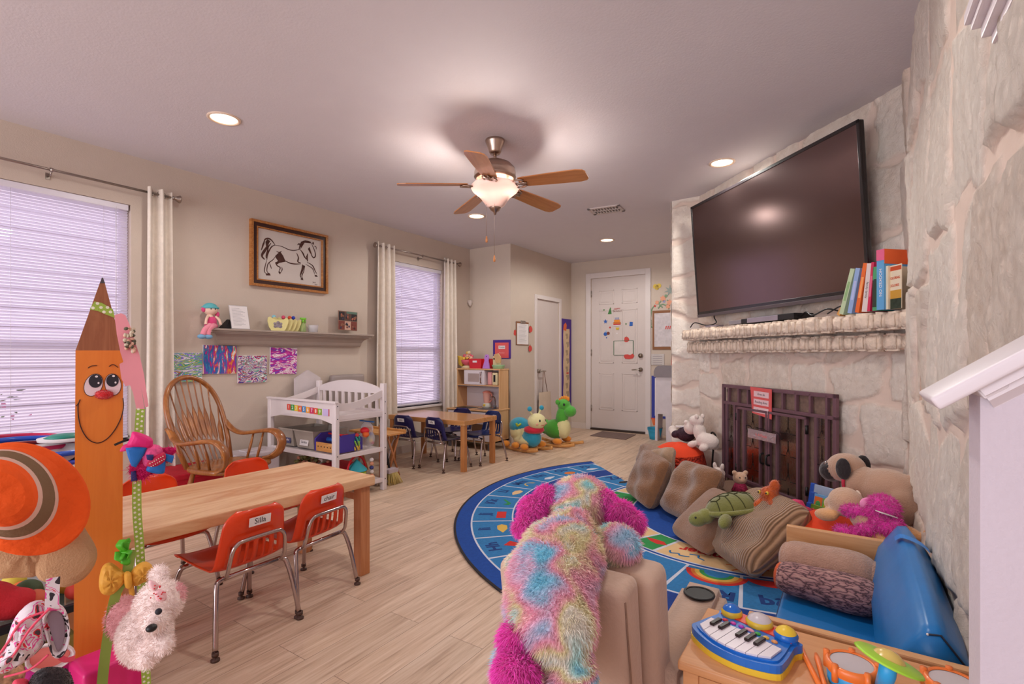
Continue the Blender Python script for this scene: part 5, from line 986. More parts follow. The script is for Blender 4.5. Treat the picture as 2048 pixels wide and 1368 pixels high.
for i in range(6):
    c = Vector((-3.60+rnd.uniform(-.05, .05), 3.06+rnd.uniform(-.02, .02), Z1+.04+.02*i)); b = MB(); b.ell(c, (.02, .016, .014), mat('bagged_toy_%d' % i, ['#c84a5a', '#e0c04a', '#4a9a6a', '#c8a08a', '#5a70b8', '#e08a5a'][i]), rot=(rnd.random(), rnd.random(), 0)); single('small_toy', b, 'small colourful toy inside the clear zip bag', 'toy', 'small toys inside the zip bag')
for i, (x, y, lab, cc) in enumerate(((-3.62, 2.76, 'rainbow bead animal toy, left of the pair on the changing table shelf', ('#2f5fb0', '#4ab06a', '#e0c04a')), (-3.545, 2.90, 'rainbow bead animal toy, right of the pair with teal sides', ('#2f9a8a', '#8fc04a', '#e0b84a')), (-3.585, 2.83, 'orange-red bead toy between the two rainbow ones', ('#c83a2a', '#e06a2a', '#e08a3a')))):
    t = thing('bead_toy', lab, 'toy', (x, y, Z1)); b = MB()
    for k in range(9):
        for j in range(5): q = 2*pi*j/5+k; b.ell((.022*cos(q), .022*sin(q), .01+.013*k), .0095, mat('bead_%s' % cc[min(2, (8-k)//3)], cc[min(2, (8-k)//3)], .3), seg=6, rings=4)
    part('body', b, t); b = MB(); b.ell((0, 0, .13), (.02, .02, .018), mat('bead_head_%d' % i, ['#3a4ab0', '#d03a3a', '#c83a2a'][i])); part('head', b, t)
b = MB(); b.ell((-3.56, 3.0, Z1+.155), (.045, .035, .032), red); b.ell((-3.535, 2.99, Z1+.125), (.03, .03, .025), mat('bright_orange', '#e0682c')); single('red_plush_ball', b, 'bright red soft toy perched by the bead toys', 'toy')
Z0 = .113   # lower shelf
t = thing('dried_flowers', 'bunch of peach and olive dried flowers on the lower shelf', 'flowers', (-4.2, 2.85, Z0)); b = MB(); rnd = random.Random(9); pe = mat('dried_peach', '#c98a70', .8, var=.2); ol = mat('dried_olive', '#7d7a4a', .8, var=.2)
for k in range(40): a = rnd.uniform(-.5, .5); l_ = rnd.uniform(.12, .34); p = Vector((-4.33, 2.84, Z0+.03)); q = p+Vector((l_, rnd.uniform(-.1, .1), .04+l_*.4*rnd.random()+.03)); b.tube([p, p.lerp(q, .5)+Vector((0, 0, .02)), q], .003, ol, 4); b.ell(q, (.02, .018, .016), pe if k % 3 else ol, seg=6, rings=4)
part('stems', b, t, True)
b = MB(); b.box(-4.42, 2.70, Z0, -4.28, 3.0, Z0+.05, wb_, .01); single('white_tray', b, 'white tray at the left end of the lower shelf', 'tray')
b = MB(); b.box(-4.02, 2.70, Z0, -3.68, 3.10, Z0+.11, mat('red_fabric'), .012, seg=3); single('red_game_box', b, 'flat red box in the middle of the lower shelf', 'box')
t = thing('toy_house', 'small teal-roofed toy house with red arch handle on the lower shelf', 'toy', (-3.56, 2.98, Z0)); b = MB(); b.cyl((-3.57, 2.92, Z0), (-3.57, 2.92, Z0+.10), .08, mat('toy_lime', '#a8b83a'), seg=20); part('base', b, t, True)
b = MB(); b.lathe([(0, .09), (.088, .0), (.09, -.01)], mat('toy_teal', '#2fa0b0'), (-3.57, 2.92, Z0+.105), 20); part('roof', b, t, True); b = MB(); b.tube([(-3.57+.0, 2.92+.10*cos(q), Z0+.07+.15*sin(q)) for q in [pi*i/14 for i in range(15)]], .009, red, 8); part('arch_handle', b, t, True)
b = MB(); [b.ell((-3.53, 3.05, Z0+.03+.035*k), (.02, .02, .017), [oc, paper, mat('toy_navy', '#3a3f80'), oc, paper][k], seg=10, rings=6) for k in range(5)]; single('stacking_beads_toy', b, 'column of orange and white beads beside the toy house', 'toy')
b = MB(); [b.ell((-3.60+.03*k, 2.74, Z0+.02+.03*(k % 2)), (.018, .018, .016), [paper, mat('toy_navy'), oc][k % 3], seg=8, rings=5) for k in range(3)]; single('bead_rattle', b, 'white and navy bead rattle in front of the toy house', 'toy')
# standing behind the changing table
b = MB(); M = frame((-4.52, 3.08, .70), (0, 1, 0), (0, 0, 1)); b.prism([(-.14, 0), (.14, 0), (.14, .28), (0, .36), (-.14, .28)], .03, mat('house_board_white', '#cbbfc0', .6), M); single('house_shaped_board', b, 'pale house-shaped board against the wall behind the changing table', 'board')
b = MB(); b.box(-4.56, 3.36, .0, -4.48, 3.78, 1.0, mat('folded_seat_grey', '#9a8c88', .6), .03, seg=3); single('folded_grey_panel', b, 'folded grey panel leaning between changing table and far window curtain', 'panel')
# broom, mop and small easel shelf
t = thing('hand_broom', 'broom with straw-yellow bristles leaning behind the changing table', 'broom', (-3.56, 3.35, 0)); b = MB(); b.tube([(-3.62, 3.36, .07), (-3.92, 3.48, .62)], .011, blk, 8); part('handle', b, t, True); b = MB(); b.box(-3.66, 3.30, .10, -3.58, 3.42, .135, mat('broom_block', '#b9aab0')); part('block', b, t, True)
b = MB(); st_ = mat('bristle_straw', '#dcc27a', .8, var=.2); rnd = random.Random(1)
for k in range(160): x = rnd.uniform(-.045, .045); y = rnd.uniform(-.06, .06); b.tube([(-3.62+x*.8, 3.36+y*.8, .11), (-3.58+x*1.3, 3.35+y*1.4, .004)], .0028, st_, 3)
part('bristles', b, t, True)
t = thing('string_mop', 'string mop head with wooden handle beside the changing table leg', 'mop', (-3.62, 3.26, 0)); b = MB(); b.tube([(-3.66, 3.27, .05), (-3.70, 3.30, .55)], .013, pine2, 8); part('handle', b, t, True); b = MB(); mp_ = mat('mop_cotton', '#b9a79a', .9)
for k in range(34): a = rnd.uniform(0, 6.28); r_ = rnd.uniform(.04, .10); b.tube(spl([(-3.65, 3.27, .07), (-3.65+r_*.6*cos(a), 3.27+r_*.6*sin(a), .05), (-3.65+r_*cos(a), 3.27+r_*.8*sin(a), .008)], 3), .005, mp_, 5)
part('mop_strings', b, t, True)
t = thing('folding_tray_stand', 'small wooden tray ledge behind the changing table', 'tray stand', (-4.05, 3.62, 0)); b = MB(); b.box(-4.30, 3.42, .42, -3.72, 3.66, .438, wc, .003); b.box(-4.30, 3.64, .438, -3.72, 3.66, .46, wc, .003); part('tray', b, t, True)
for x in (-4.25, -3.78): b = MB(); b.tube([(x, 3.46, .42), (x, 3.62, 0)], .011, pine2, 8); part('leg', b, t, True); b = MB(); b.tube([(x, 3.62, .42), (x, 3.46, 0)], .011, pine2, 8); part('leg', b, t, True)

# ---------------------------------------------------------------- play kitchen
bir = wood('birch_kitchen', '#c89464', '#d9ac7e', 'Z', .8, .4, ring=3); kx0, kx1, ky0, ky1 = -4.47, -3.755, 5.15, 5.56; kw = mat('kitchen_white', '#d9ced2', .35, var=.01); grl = mat('kitchen_grey', '#5f5a60', .5)
t = thing('play_kitchen', 'birch and white toy kitchen with hutch in the far left corner', 'play kitchen', ((kx0+kx1)/2, (ky0+ky1)/2, 0))
b = MB(); b.box(kx1-.015, ky0, .09, kx1, ky1, .49, bir); b.box(kx0, ky0, .09, kx0+.015, ky1, .49, bir); b.box(kx0, ky0+.02, .09, kx1, ky1, .105, bir); b.box(kx0, ky1-.01, .09, kx1, ky1, .49, kw); b.box(kx0, ky0+.01, .09, kx0+.37, ky0+.3, .11, bir); part('cabinet', b, t, True)
b = MB(); b.box(kx0-.01, ky0-.01, .49, kx1+.008, ky1+.01, .508, bir, .004); ct = part('worktop', b, t, True); b = MB(); b.box(kx0+.06, ky0+.06, .508, kx0+.32, ky0+.26, .511, blk, 0); part('hob', b, ct, True)
b = MB(); b.box(kx0+.42, ky0+.05, .5085, kx0+.66, ky0+.28, .511, nk, .0); b.box(kx0+.44, ky0+.07, .511, kx0+.64, ky0+.26, .5125, grl); part('sink', b, ct, True)
b = MB(); b.tube(spl([(-3.87, 5.40, .51), (-3.87, 5.40, .62), (-3.87, 5.38, .66), (-3.87, 5.33, .665), (-3.87, 5.30, .63)]), .009, chrome, 8); b.cyl((-3.87, 5.40, .51), (-3.87, 5.40, .55), .02, grl); part('tap', b, t, True)
b = MB(); b.box(kx0+.018, ky0-.008, .395, kx1-.018, ky0+.008, .48, kw, .003); dr = part('drawer', b, t, True); b = MB(); b.box(kx0+.30, ky0-.02, .40, kx0+.52, ky0-.008, .408, grl); part('drawer_handle', b, dr, True)
for x0, x1 in ((kx0+.018, kx0+.355), (kx0+.36, kx1-.018)): b = MB(); b.box(x0, ky0-.008, .115, x1, ky0+.008, .388, kw, .003); b.box(x0+.06, ky0-.0095, .20, x1-.06, ky0-.008, .33, mat('oven_window', '#6a4c38', .2)) if x0 > kx0+.2 else b; d_ = part('cabinet_door', b, t, True); b = MB(); b.box(x0+.08, ky0-.02, .36, x1-.08, ky0-.01, .366, grl); part('door_handle', b, d_, True)
for x in (kx0+.03, kx1-.03):
    for y in (ky0+.03, ky1-.03): b = MB(); b.box(x-.022, y-.022, 0, x+.022, y+.022, .09, grl, .003); part('foot', b, t, True)
hy = 5.345; b = MB(); b.box(kx1-.015, hy, .508, kx1, ky1, 1.02, bir); b.box(kx0+.0, hy, .508, kx0+.015, ky1, 1.02, bir); b.box(kx0, ky1-.012, .508, kx1, ky1, 1.02, kw); b.box(kx0-.004, hy-.004, 1.012, kx1+.004, ky1, 1.03, bir, .003); part('hutch', b, t, True)
b = MB(); b.box(kx0+.015, hy, .80, kx1-.015, ky1-.01, .815, bir); b.box(kx0+.015, hy+.001, .79, kx1-.015, hy+.02, .80, grl); part('hutch_shelf', b, t, True)
mw = thing('toy_microwave', 'white toy microwave with silver handle set in the play kitchen hutch', 'toy microwave', (-4.16, 5.4, .816)); b = MB(); b.box(-4.34, hy-.005, .816, -4.0, ky1-.02, 1.008, kw, .004); part('case', b, mw, True); b = MB(); b.box(-4.27, hy-.008, .855, -4.08, hy-.005, .965, mat('microwave_window', '#a8938c', .25)); part('window', b, mw, True)
b = MB(); b.tube([(-4.045, hy-.006, .985), (-4.045, hy-.03, .985), (-4.045, hy-.03, .84), (-4.045, hy-.006, .84)], .008, chrome, 8); part('handle', b, mw, True)
b = MB(); b.box(-3.97, hy+.02, .816, -3.90, ky1-.03, .99, mat('toy_toaster_pink', '#dc9a98'), .02, seg=3); single('toy_carton', b, 'pink toy carton on the right of the hutch shelf', 'toy'); t = thing('toy_coffee_maker', 'cream toy coffee maker at the right end of the hutch shelf', 'toy', (-3.83, 5.4, .816)); b = MB(); b.box(-3.885, hy+.01, .816, -3.80, ky1-.03, .98, mat('toy_cream', '#d6c39a'), .015, seg=3); part('body', b, t, True); b = MB(); b.box(-3.86, hy+.006, .86, -3.83, hy+.011, .95, blk); part('slot', b, t, True)
t = thing('toy_blender', 'pink toy blender with yellow base on the play kitchen worktop', 'toy', (-4.03, 5.44, .508)); b = MB(); b.lathe([(0, 0), (.065, 0), (.06, .03), (.045, .06), (0, .06)], mat('toy_base_grey', '#c9c4b8'), (-4.03, 5.44, .512), 20); b.cyl((-4.03, 5.376, .545), (-4.03, 5.40, .545), .016, yy_); part('base', b, t, True)
b = MB(); b.lathe([(.040, .06), (.055, .19), (.058, .2), (.05, .195), (.036, .065)], mat('toy_jug_pink', '#e2a99a', .25), (-4.03, 5.44, .512), 20); part('jug', b, t, True); b = MB(); b.lathe([(0, .225), (.03, .222), (.06, .205), (.06, .195), (0, .195)], mat('toy_lid_pink', '#e08a78'), (-4.03, 5.44, .512), 20); part('lid', b, t, True)
b = MB(); b.tube(spl([(-3.98, 5.43, .70), (-3.945, 5.43, .69), (-3.945, 5.43, .62), (-3.985, 5.43, .58)]), .008, mat('toy_lid_pink'), 8); part('handle', b, t, True)
ZK = 1.03
t = thing('toy_fruit_mixer', 'pink and yellow toy tea set piled on the left of the hutch top', 'toy', (-4.36, 5.45, ZK)); b = MB(); b.lathe([(0, 0), (.085, 0), (.09, .015), (.05, .04), (0, .045)], mat('toy_cream'), (-4.36, 5.45, ZK), 24); part('base', b, t, True)
b = MB(); b.lathe([(.04, .04), (.085, .07), (.095, .11), (.085, .115), (.04, .06)], mat('toy_rose', '#d05a6a'), (-4.36, 5.45, ZK), 24); part('bowl', b, t, True); rnd = random.Random(6)
b = MB()
for k in range(26): a = rnd.uniform(0, 6.28); r_ = rnd.uniform(0, .085); b.ell((-4.36+r_*cos(a), 5.45+r_*.6*sin(a), ZK+.10+rnd.uniform(0, .13)*(1-r_*6)), rnd.uniform(.014, .026), [mat('toy_yellow', '#e0b84a'), mat('toy_peach', '#e0a890'), mat('toy_rose'), mat('toy_cream')][k % 4], seg=8, rings=6)
part('toy_food', b, t, True); b = MB(); b.prism([(-4.50, ZK+.05), (-4.44, ZK+.02), (-4.42, ZK+.14), (-4.52, ZK+.17)], .05, mat('toy_yellow'), Matrix(((1, 0, 0, 0), (0, 0, -1, 5.47), (0, 1, 0, 0), (0, 0, 0, 1)))); part('side_tray', b, t, True)
rdm = mat('red_bin_plastic', '#cf1f2c', .3); b = MB()
t = thing('red_bin', 'red plastic bin with white label on the hutch top', 'bin', (-4.15, 5.43, ZK)); tapered(b, -4.27, 5.35, -4.06, 5.52, ZK, ZK+.13, .88, rdm); part('tub', b, t, True); b = MB(); b.box(-4.20, 5.349, ZK+.08, -4.13, 5.352, ZK+.105, paper); part('label', b, t, True)
t = thing('red_bin', 'second red bin partly hidden behind the purple paddle', 'bin', (-4.0, 5.46, ZK)); b = MB(); tapered(b, -4.08, 5.40, -3.94, 5.54, ZK, ZK+.13, .88, rdm); part('tub', b, t, True)
t = thing('framed_sign', 'purple-bordered coral sign on the wall above the play kitchen', 'sign', (-4.13, YK, 1.19)); M = frame((-4.02, YK-.003, 1.29), (1, 0, 0), (0, 0, 1)); b = MB(); b.box(-.15, -.13, 0, .15, .13, .004, pur, 0, M); part('border', b, t, True)
b = MB(); b.box(-.115, -.12, .004, .115, .092, .005, cor, 0, M); b.box(-.055, .005, .005, .055, .05, .006, lbl, 0, M); b.text('Cocina', .032, ink, M @ Matrix.Translation((0, .027, .0065)), .0003); b.text('Kitchen', .03, mat('sign_pink', '#e8a0a0'), M @ Matrix.Translation((0, -.05, .0055)), .0003); part('sheet', b, t, True)
b = MB(); lil = mat('lilac_plastic', '#b57ac8', .4); b.prism([(-.055, 0), (.055, 0), (.05, .03), (.028, .10), (.034, .15), (.02, .185), (-.02, .185), (-.034, .15), (-.028, .10), (-.05, .03)], .02, lil, frame((-3.975, 5.36, ZK), (1, 0, 0), (0, .1, 1))); b.cyl((-3.975, 5.3545, ZK+.16), (-3.975, 5.357, ZK+.16), .007, ink); single('paddle_board', b, 'lilac paddle-shaped toy board standing on the hutch top', 'toy')
t = thing('knife_block', 'cream toy utensil rack with leaning boards on the hutch top', 'toy', (-3.86, 5.46, ZK)); b = MB(); b.box(-3.94, 5.44, ZK+.0, -3.85, 5.52, ZK+.17, mat('toy_cream'), .02, TR(0, 0, 0)); part('rack', b, t, True)
b = MB(); b.prism([(-.04, 0), (.03, -.01), (.05, .06), (.02, .12), (-.05, .12)], .02, mat('toy_birch', '#c9a070'), frame((-3.83, 5.44, ZK+.08), (.9, 0, .2), (-.2, 0, 1))); part('board', b, t, True); b = MB(); b.box(-3.92, 5.435, ZK+.12, -3.90, 5.44, ZK+.14, blk); b.box(-3.885, 5.435, ZK+.12, -3.865, 5.44, ZK+.14, blk); part('slots', b, t, True)
b = MB(); b.lathe([(0, 0), (.07, 0), (.085, .045), (.088, .05), (.078, .046), (.065, .008), (0, .008)], mat('mint_bowl', '#a6cfa0', .4), (-3.835, 5.43, ZK), 28); single('green_bowl', b, 'mint green bowl at the right end of the hutch top', 'bowl')

# ---------------------------------------------------------------- rocking plush animals
plaq = mat('plush_aqua', '#2b97b4', .9, sheen=.4, bump=.5, bs=150); plcr = mat('plush_cream', '#e3d9a0', .9, sheen=.4, bump=.5, bs=150); plrd = mat('plush_red', '#c8203a', .9, sheen=.3, bump=.4); plor = mat('plush_orange', '#e08a2c', .9, sheen=.3, bump=.5); plgr = mat('plush_green', '#4fa836', .9, sheen=.4, bump=.5, bs=150)
def rockbase(t):
    for s in (-1, 1): b = MB(); b.tube(spl([(-.30, s*.13, .05), (-.15, s*.13, .022), (.05, s*.13, .018), (.22, s*.13, .035), (.33, s*.13, .06)]), .016, wc, 8, flat=(1.3, .8)); part('rocker', b, t)
    b = MB(); b.box(-.14, -.14, .03, -.09, .14, .05, wc, .003); b.box(.10, -.14, .03, .15, .14, .05, wc, .003); part('crossbar', b, t)
t = thing('plush_rocker', 'plush caterpillar rocker with cream face, teal back and red scarf', 'rocking toy', (-3.43, 5.47, 0), R(-14)); rockbase(t)
b = MB(); addblob(b, [((-.10, 0, .22), (.16, .12, .13), None, plcr), ((-.12, 0, .30), (.15, .125, .11), None, plaq), ((.10, 0, .17), (.13, .11, .12), None, plaq), ((-.0, 0, .13), (.2, .13, .08), None, plcr), ((-.22, 0, .26), (.07, .06, .08), None, plaq)], .010, 4); part('body', b, t)
b = MB(); b.ell((.19, 0, .385), (.115, .115, .10), plcr, seg=24, rings=16); hd = part('head', b, t)
b = MB(); b.lathe([(.06, .0), (.12, -.02), (.13, -.06), (.09, -.09), (.05, -.03)], plrd, (.14, 0, .325), 24); part('scarf', b, t)
for s in (-1, 1):
    b = MB(); b.tube(spl([(.17, s*.05, .46), (.16, s*.08, .50), (.17, s*.10, .53)]), .012, plcr, 8); b.ell((.17, s*.105, .545), (.03, .03, .032), plaq); part('antenna', b, hd); b = MB(); b.ell((.285, s*.045, .40), (.012, .014, .02), ink); part('eye', b, hd); b = MB(); b.ell((.27, s*.075, .36), (.012, .02, .014), mat('cheek', '#e0a08a')); part('cheek', b, hd)
    b = MB(); b.tube(spl([(.0, s*.10, .34), (.02, s*.17, .33), (.02, s*.19, .36)]), .014, mat('toy_lime'), 8); part('grab_handle', b, t)
    for x in (-.22, -.04, .12): b = MB(); b.ell((x, s*.15, .075), (.065, .05, .04), plor, rot=(0, 0, s*.3)); part('foot', b, t)
b = MB(); b.tube([(.297, -.035, .35), (.303, 0, .342), (.297, .035, .35)], .003, plrd, 5); part('mouth', b, hd)
t = thing('plush_rocker', 'green plush dinosaur rocker with orange crest behind the caterpillar', 'rocking toy', (-3.27, 5.98, 0), R(0)); rockbase(t)
b = MB(); addblob(b, [((-.02, 0, .22), (.17, .12, .13), None, plgr), ((.10, 0, .24), (.10, .10, .14), None, mat('plush_cream')), cap((.05, 0, .24), (.12, 0, .56), .085, plgr), ((-.17, 0, .24), (.08, .08, .10), None, plgr)], .010, 4); part('body', b, t)
b = MB(); addblob(b, [((.11, 0, .55), (.09, .085, .08), None, plgr), ((.20, 0, .47), (.085, .08, .075), None, plgr)], .009, 3); hd = part('head', b, t)
for s in (-1, 1): b = MB(); b.ell((.15, s*.075, .56), (.014, .01, .018), ink); part('eye', b, hd); b = MB(); b.ell((.06, s*.09, .59), (.03, .015, .035), plgr); part('ear', b, hd); b = MB(); b.ell((.08, s*.13, .08), (.07, .05, .04), plor); part('foot', b, t)
b = MB()
for k in range(6): q = .2+.3*k; b.ell((.11-.09*cos(q*1.2+.3), 0, .56+.085*sin(q*1.3)), (.022, .016, .03), plor)
part('crest', b, hd)
# wooden step on the dinosaur side (dark plush arm end seen beside the two)
b = MB(); b.ell((-3.22, 5.62, .30), (.05, .03, .07), mat('plush_brown', '#7a5a50', .9), rot=(.2, 0, .5)); single('plush_ear', b, 'x', 'x') if 0 else None
# ---------------------------------------------------------------- alphabet rug
rc = Vector((-.656, 4.084)); RO = 2.135; rug = MB()
rb1 = mat('rug_royal', '#17489a', .95, var=.12, vs=60, bump=.4, bs=300); rb2 = mat('rug_sky', '#2f79b4', .95, var=.10, vs=60, bump=.4, bs=300); rb3 = mat('rug_navy', '#1c3f8c', .95, var=.1, vs=60, bump=.4, bs=300); rw = mat('rug_line', '#c9cddc', .95); rk_ = mat('rug_letter', '#1a3a78', .95)
rcr = mat('rug_cream', '#dcb888', .95, var=.06); rgr = mat('rug_green', '#2f8a4a', .95); rre = mat('rug_red', '#c8302c', .95); rye = mat('rug_yellow', '#d8b052', .95); ror = mat('rug_orange', '#d2722f', .95); edgem = mat('rug_binding', '#2a2326', .9)
def inside(x, y): return x+y < 2.83 and x < .20
def sector(r0, r1, a0, a1, z, m, n=None):
    n = n or max(2, int(abs(a1-a0)/2)); V = []; F = []
    for i in range(n+1):
        a = R(a0+(a1-a0)*i/n)
        for r in (r0, r1):
            x, y = rc.x+r*cos(a), rc.y+r*sin(a)
            V.append(Vector((x, y, z)))
    for i in range(n):
        q = [V[2*i], V[2*i+1], V[2*i+3], V[2*i+2]]
        for nx, ny, d in ((1, 1, 2.83), (1, 0, .20)):   # clip to the straight sides
            o = []
            for j in range(len(q)):
                p, s_ = q[j], q[(j+1) % len(q)]; fp_, fs = nx*p.x+ny*p.y-d, nx*s_.x+ny*s_.y-d
                if fp_ <= 0: o.append(p)
                if (fp_ < 0) != (fs < 0) and fp_ != fs: o.append(p.lerp(s_, fp_/(fp_-fs)))
            q = o
            if len(q) < 3: break
        if len(q) >= 3: rug.add(q, [list(range(len(q)))], m)
A0, A1 = 140, 342
sector(0, RO, A0, A1, .0100, rb1); sector(RO-.012, RO+.004, A0, A1, .0104, edgem); sector(1.71, 2.02, A0, A1, .0104, rw); sector(1.51, 1.69, A0, A1, .0104, rb3); sector(1.10, 1.50, A0, A1, .0104, rw); sector(.80, 1.08, A0, A1, .0104, rw); sector(0, .79, A0, A1, .0102, rb1)
for i in range(8): 
    a = R(A0+ (A1-A0)*i/8)
k = 40; V = [(rc.x+RO*cos(R(A0+(A1-A0)*i/k)), rc.y+RO*sin(R(A0+(A1-A0)*i/k))) for i in range(k+1)]; V = [p for p in V if inside(*p)]
rug.prism([(-2.39, 5.21)]+V+[(.20, 2.55)], .0098, edgem)
def polar(r, a, z=.0114): return frame((rc.x+r*cos(R(a)), rc.y+r*sin(R(a)), z), (sin(R(a)), -cos(R(a)), 0), (cos(R(a)), sin(R(a)), 0))
L1 = ['Pp', 'Oo', 'Nn', 'Mm', 'Ll', 'Kk', 'Jj', 'Ii', 'Hh', 'Gg', 'Ff', 'Ee', 'Dd', 'Cc', 'Bb', 'Aa']
shape = {'moon': [(.07*cos(q), .07*sin(q)) for q in [pi*i/8 for i in range(9)]]+[(.045*cos(q), .045*sin(q)-.0+.015) for q in [pi-pi*i/8 for i in range(9)]], 'leaf': [(-.08, 0), (-.03, .035), (.03, .03), (.09, 0), (.03, -.02), (-.03, -.03)], 'cone': [(-.09, .01), (-.02, .04), (.05, .035), (.08, 0), (.05, -.035), (-.02, -.03)], 'key': [(-.07, -.03), (-.02, -.04), (.08, .03), (.07, .045), (-.02, -.01), (-.06, .02)], 'box': [(-.09, -.035), (.06, -.035), (.06, .035), (-.09, .035)], 'kite': [(-.05, -.03), (0, .06), (.06, 0), (0, -.05)]}
pics = [('leaf', rw), ('o', ror), ('leaf', rw), ('moon', rye), ('cone', rcr), ('key', rgr), ('box', rre), ('cone', rye), ('kite', rre), ('leaf', rye), ('kite', ror), ('cone', rgr), ('moon', rcr), ('leaf', rre), ('box', rye), ('o', rre)]
for i, s_ in enumerate(L1):
    a0 = 148+9.8*i; a1 = a0+9.8; sector(1.722, 2.008, a0+.25, a1-.25, .0108, rb2)
    if a1 < 262: rug.text(s_, .115, rk_, polar(1.925, (a0+a1)/2, .0112), .0001, bold=.004); n_, m_ = pics[i]; P = circ(.065, 16, 0, 0, .045) if n_ == 'o' else shape[n_]; rug.prism(P, .0002, m_, polar(1.80, (a0+a1)/2, .0112))
L2 = ['Zz', 'Yy', 'Xx', 'Ww', 'Vv', 'Uu', 'Tt', 'Ss', 'Rr', 'Qq', 'Xx']
for i, s_ in enumerate(L2):
    a0 = 148+14.5*i; a1 = a0+14.5; sector(1.115, 1.485, a0+.4, a1-.4, .0108, rb2); M = polar(1.39, (a0+a1)/2, .0112)
    if a1 < 300: rug.text(s_, .14, rk_, polar(1.39, (a0+a1)/2+(3.5 if s_ == 'Rr' else 0), .0112), .0001, bold=.005)
    if s_ == 'Rr':
        for r_, m_ in ((.16, rre), (.135, ror), (.115, rye), (.09, rgr), (.065, rb2)): rug.prism([(r_*cos(q), r_*.95*sin(q)) for q in [pi*j/18 for j in range(19)]], .0002+(.16-r_)*.004, m_, polar(1.14, (a0+a1)/2+1, .0112))
    elif s_ == 'Zz': rug.prism(shape['cone'], .0003, rw, polar(1.22, (a0+a1)/2, .0112)); rug.prism(shape['leaf'], .0006, edgem, polar(1.22, (a0+a1)/2+1, .0112))
    elif s_ == 'Qq': rug.prism([(.12*cos(q), .08*sin(q)) for q in [pi*j/12 for j in range(13)]], .0003, rre, polar(1.13, (a0+a1)/2, .0112))
for a0, a1, m_ in ((150, 172, rcr), (172, 190, rgr), (190, 206, rcr), (206, 223, rgr), (223, 240, rcr), (240, 251, rgr), (251, 300, rcr)): sector(.812, 1.068, a0+.6, a1-.6, .0108, m_)
rug.text('Summer', .115, rre, polar(.885, 268, .0112), .0001, bold=.004); 
for a_, r_, pts in ((258, 1.0, [(-.07, 0, 0), (-.02, .02, 0), (0, 0, 0), (.04, .02, 0), (.06, -.01, 0)]), (264, .98, [(-.05, .02, 0), (-.01, 0, 0), (0, -.03, 0), (.05, -.02, 0)])): M = polar(r_, a_, .0122); rug.tube([M @ Vector(p) for p in spl(pts)], .006, rb2, 5, flat=(.2, 1))
rug.prism(circ(.05), .0004, ror, polar(.98, 280, .0112)); [rug.prism([(-.006, .07), (.006, .07), (.006, .11), (-.006, .11)], .0004, ror, polar(.98, 280, .0112) @ Matrix.Rotation(2*pi*j/8, 4, 'Z')) for j in range(8)]
rug.prism(star(.06, 5), .0004, rre, polar(.95, 160, .0112)); rug.prism(shape['leaf'], .0004, rre, polar(.93, 246, .0112))
tag(single('alphabet_rug', rug, 'half-round blue alphabet rug with letter squares and rainbow', 'rug'))

# ---------------------------------------------------------------- cushions along the fireplace
brn1 = mat('fleece_brown', '#825736', .95, var=.12, vs=25, bump=.9, bs=130, sheen=.5); brn2 = mat('plush_taupe', '#8a6044', .95, var=.06, vs=40, bump=.7, bs=220, sheen=.4); tan1 = mat('fleece_tan', '#a5856a', .95, var=.1, vs=25, bump=.8, bs=130, sheen=.4)
cordu = bpy.data.materials.new('corduroy'); cordu.use_nodes = True; nt = cordu.node_tree; pb = nt.nodes['Principled BSDF']; pb.inputs['Roughness'].default_value = .9; pb.inputs['Sheen Weight'].default_value = .3
tcn = nd(nt, 'ShaderNodeTexCoord'); wv = nd(nt, 'ShaderNodeTexWave', i_Scale=26.0, i_Distortion=.6); wv.bands_direction = 'X'; nt.links.new(tcn.outputs['Object'], wv.inputs['Vector']); rr_ = nd(nt, 'ShaderNodeValToRGB'); rr_.color_ramp.elements[0].color = hexc('#836143'); rr_.color_ramp.elements[1].color = hexc('#b38d6c'); rr_.color_ramp.elements[0].position = .1; rr_.color_ramp.elements[1].position = .6
nt.links.new(wv.outputs['Fac'], rr_.inputs['Fac']); nt.links.new(rr_.outputs[0], pb.inputs['Base Color']); bp = nd(nt, 'ShaderNodeBump', i_Strength=.9, i_Distance=.008); nt.links.new(wv.outputs['Fac'], bp.inputs['Height']); nt.links.new(bp.outputs[0], pb.inputs['Normal'])
def pix(u, v, t): d = _ray(u, v); return Vector((d[0]*t, d[1]*t, CAMZ+d[2]*t))
def cush(u, v, t, w, h_, th, tilt, roll, m, lab, wr=.012, seed=0, yaw=0, zc=None):
    c = pix(u, v, t); b = MB(); cushion(b, w, h_, th, m, Matrix(), pw=.42, wr=wr, seed=seed, n=26)
    M = frame(c, Matrix.Rotation(R(yaw), 3, 'Z') @ Vector((s2, -s2, 0)), (0, 0, 1)) @ Matrix.Rotation(-R(tilt), 4, 'X') @ Matrix.Rotation(R(roll), 4, 'Z')
    zmin = min((M @ Vector(p)).z for p in b.v); M = Matrix.Translation((0, 0, .016-zmin if zc is None else 0)) @ M
    o = put('throw_cushion', b.mesh('throw_cushion')); o.matrix_world = M; tag(o, lab, 'cushion', 'brown cushions along the fireplace'); return o
cush(1297, 965, 4.10, .44, .42, .17, 22, -4, brn1, 'dark brown fleece cushion standing at the left end of the cushion row', .014, 1)
cush(1382, 990, 3.70, .48, .44, .19, 34, 3, brn1, 'wide brown fleece cushion second from the left in the row', .016, 5)
cush(1422, 1052, 3.2, .44, .44, .13, 50, 0, brn2, 'smooth taupe square cushion with the turtle resting on it', .004, 3)
cush(1512, 1094, 2.86, .52, .50, .20, 46, 4, cordu, 'ribbed corduroy cushion slumped beside the small blue sofa', .016, 9, yaw=-12)
cush(1313, 925, 4.30, .40, .40, .14, 25, 20, tan1, 'lighter tan cushion poking up behind the leftmost cushion', .01, 4)
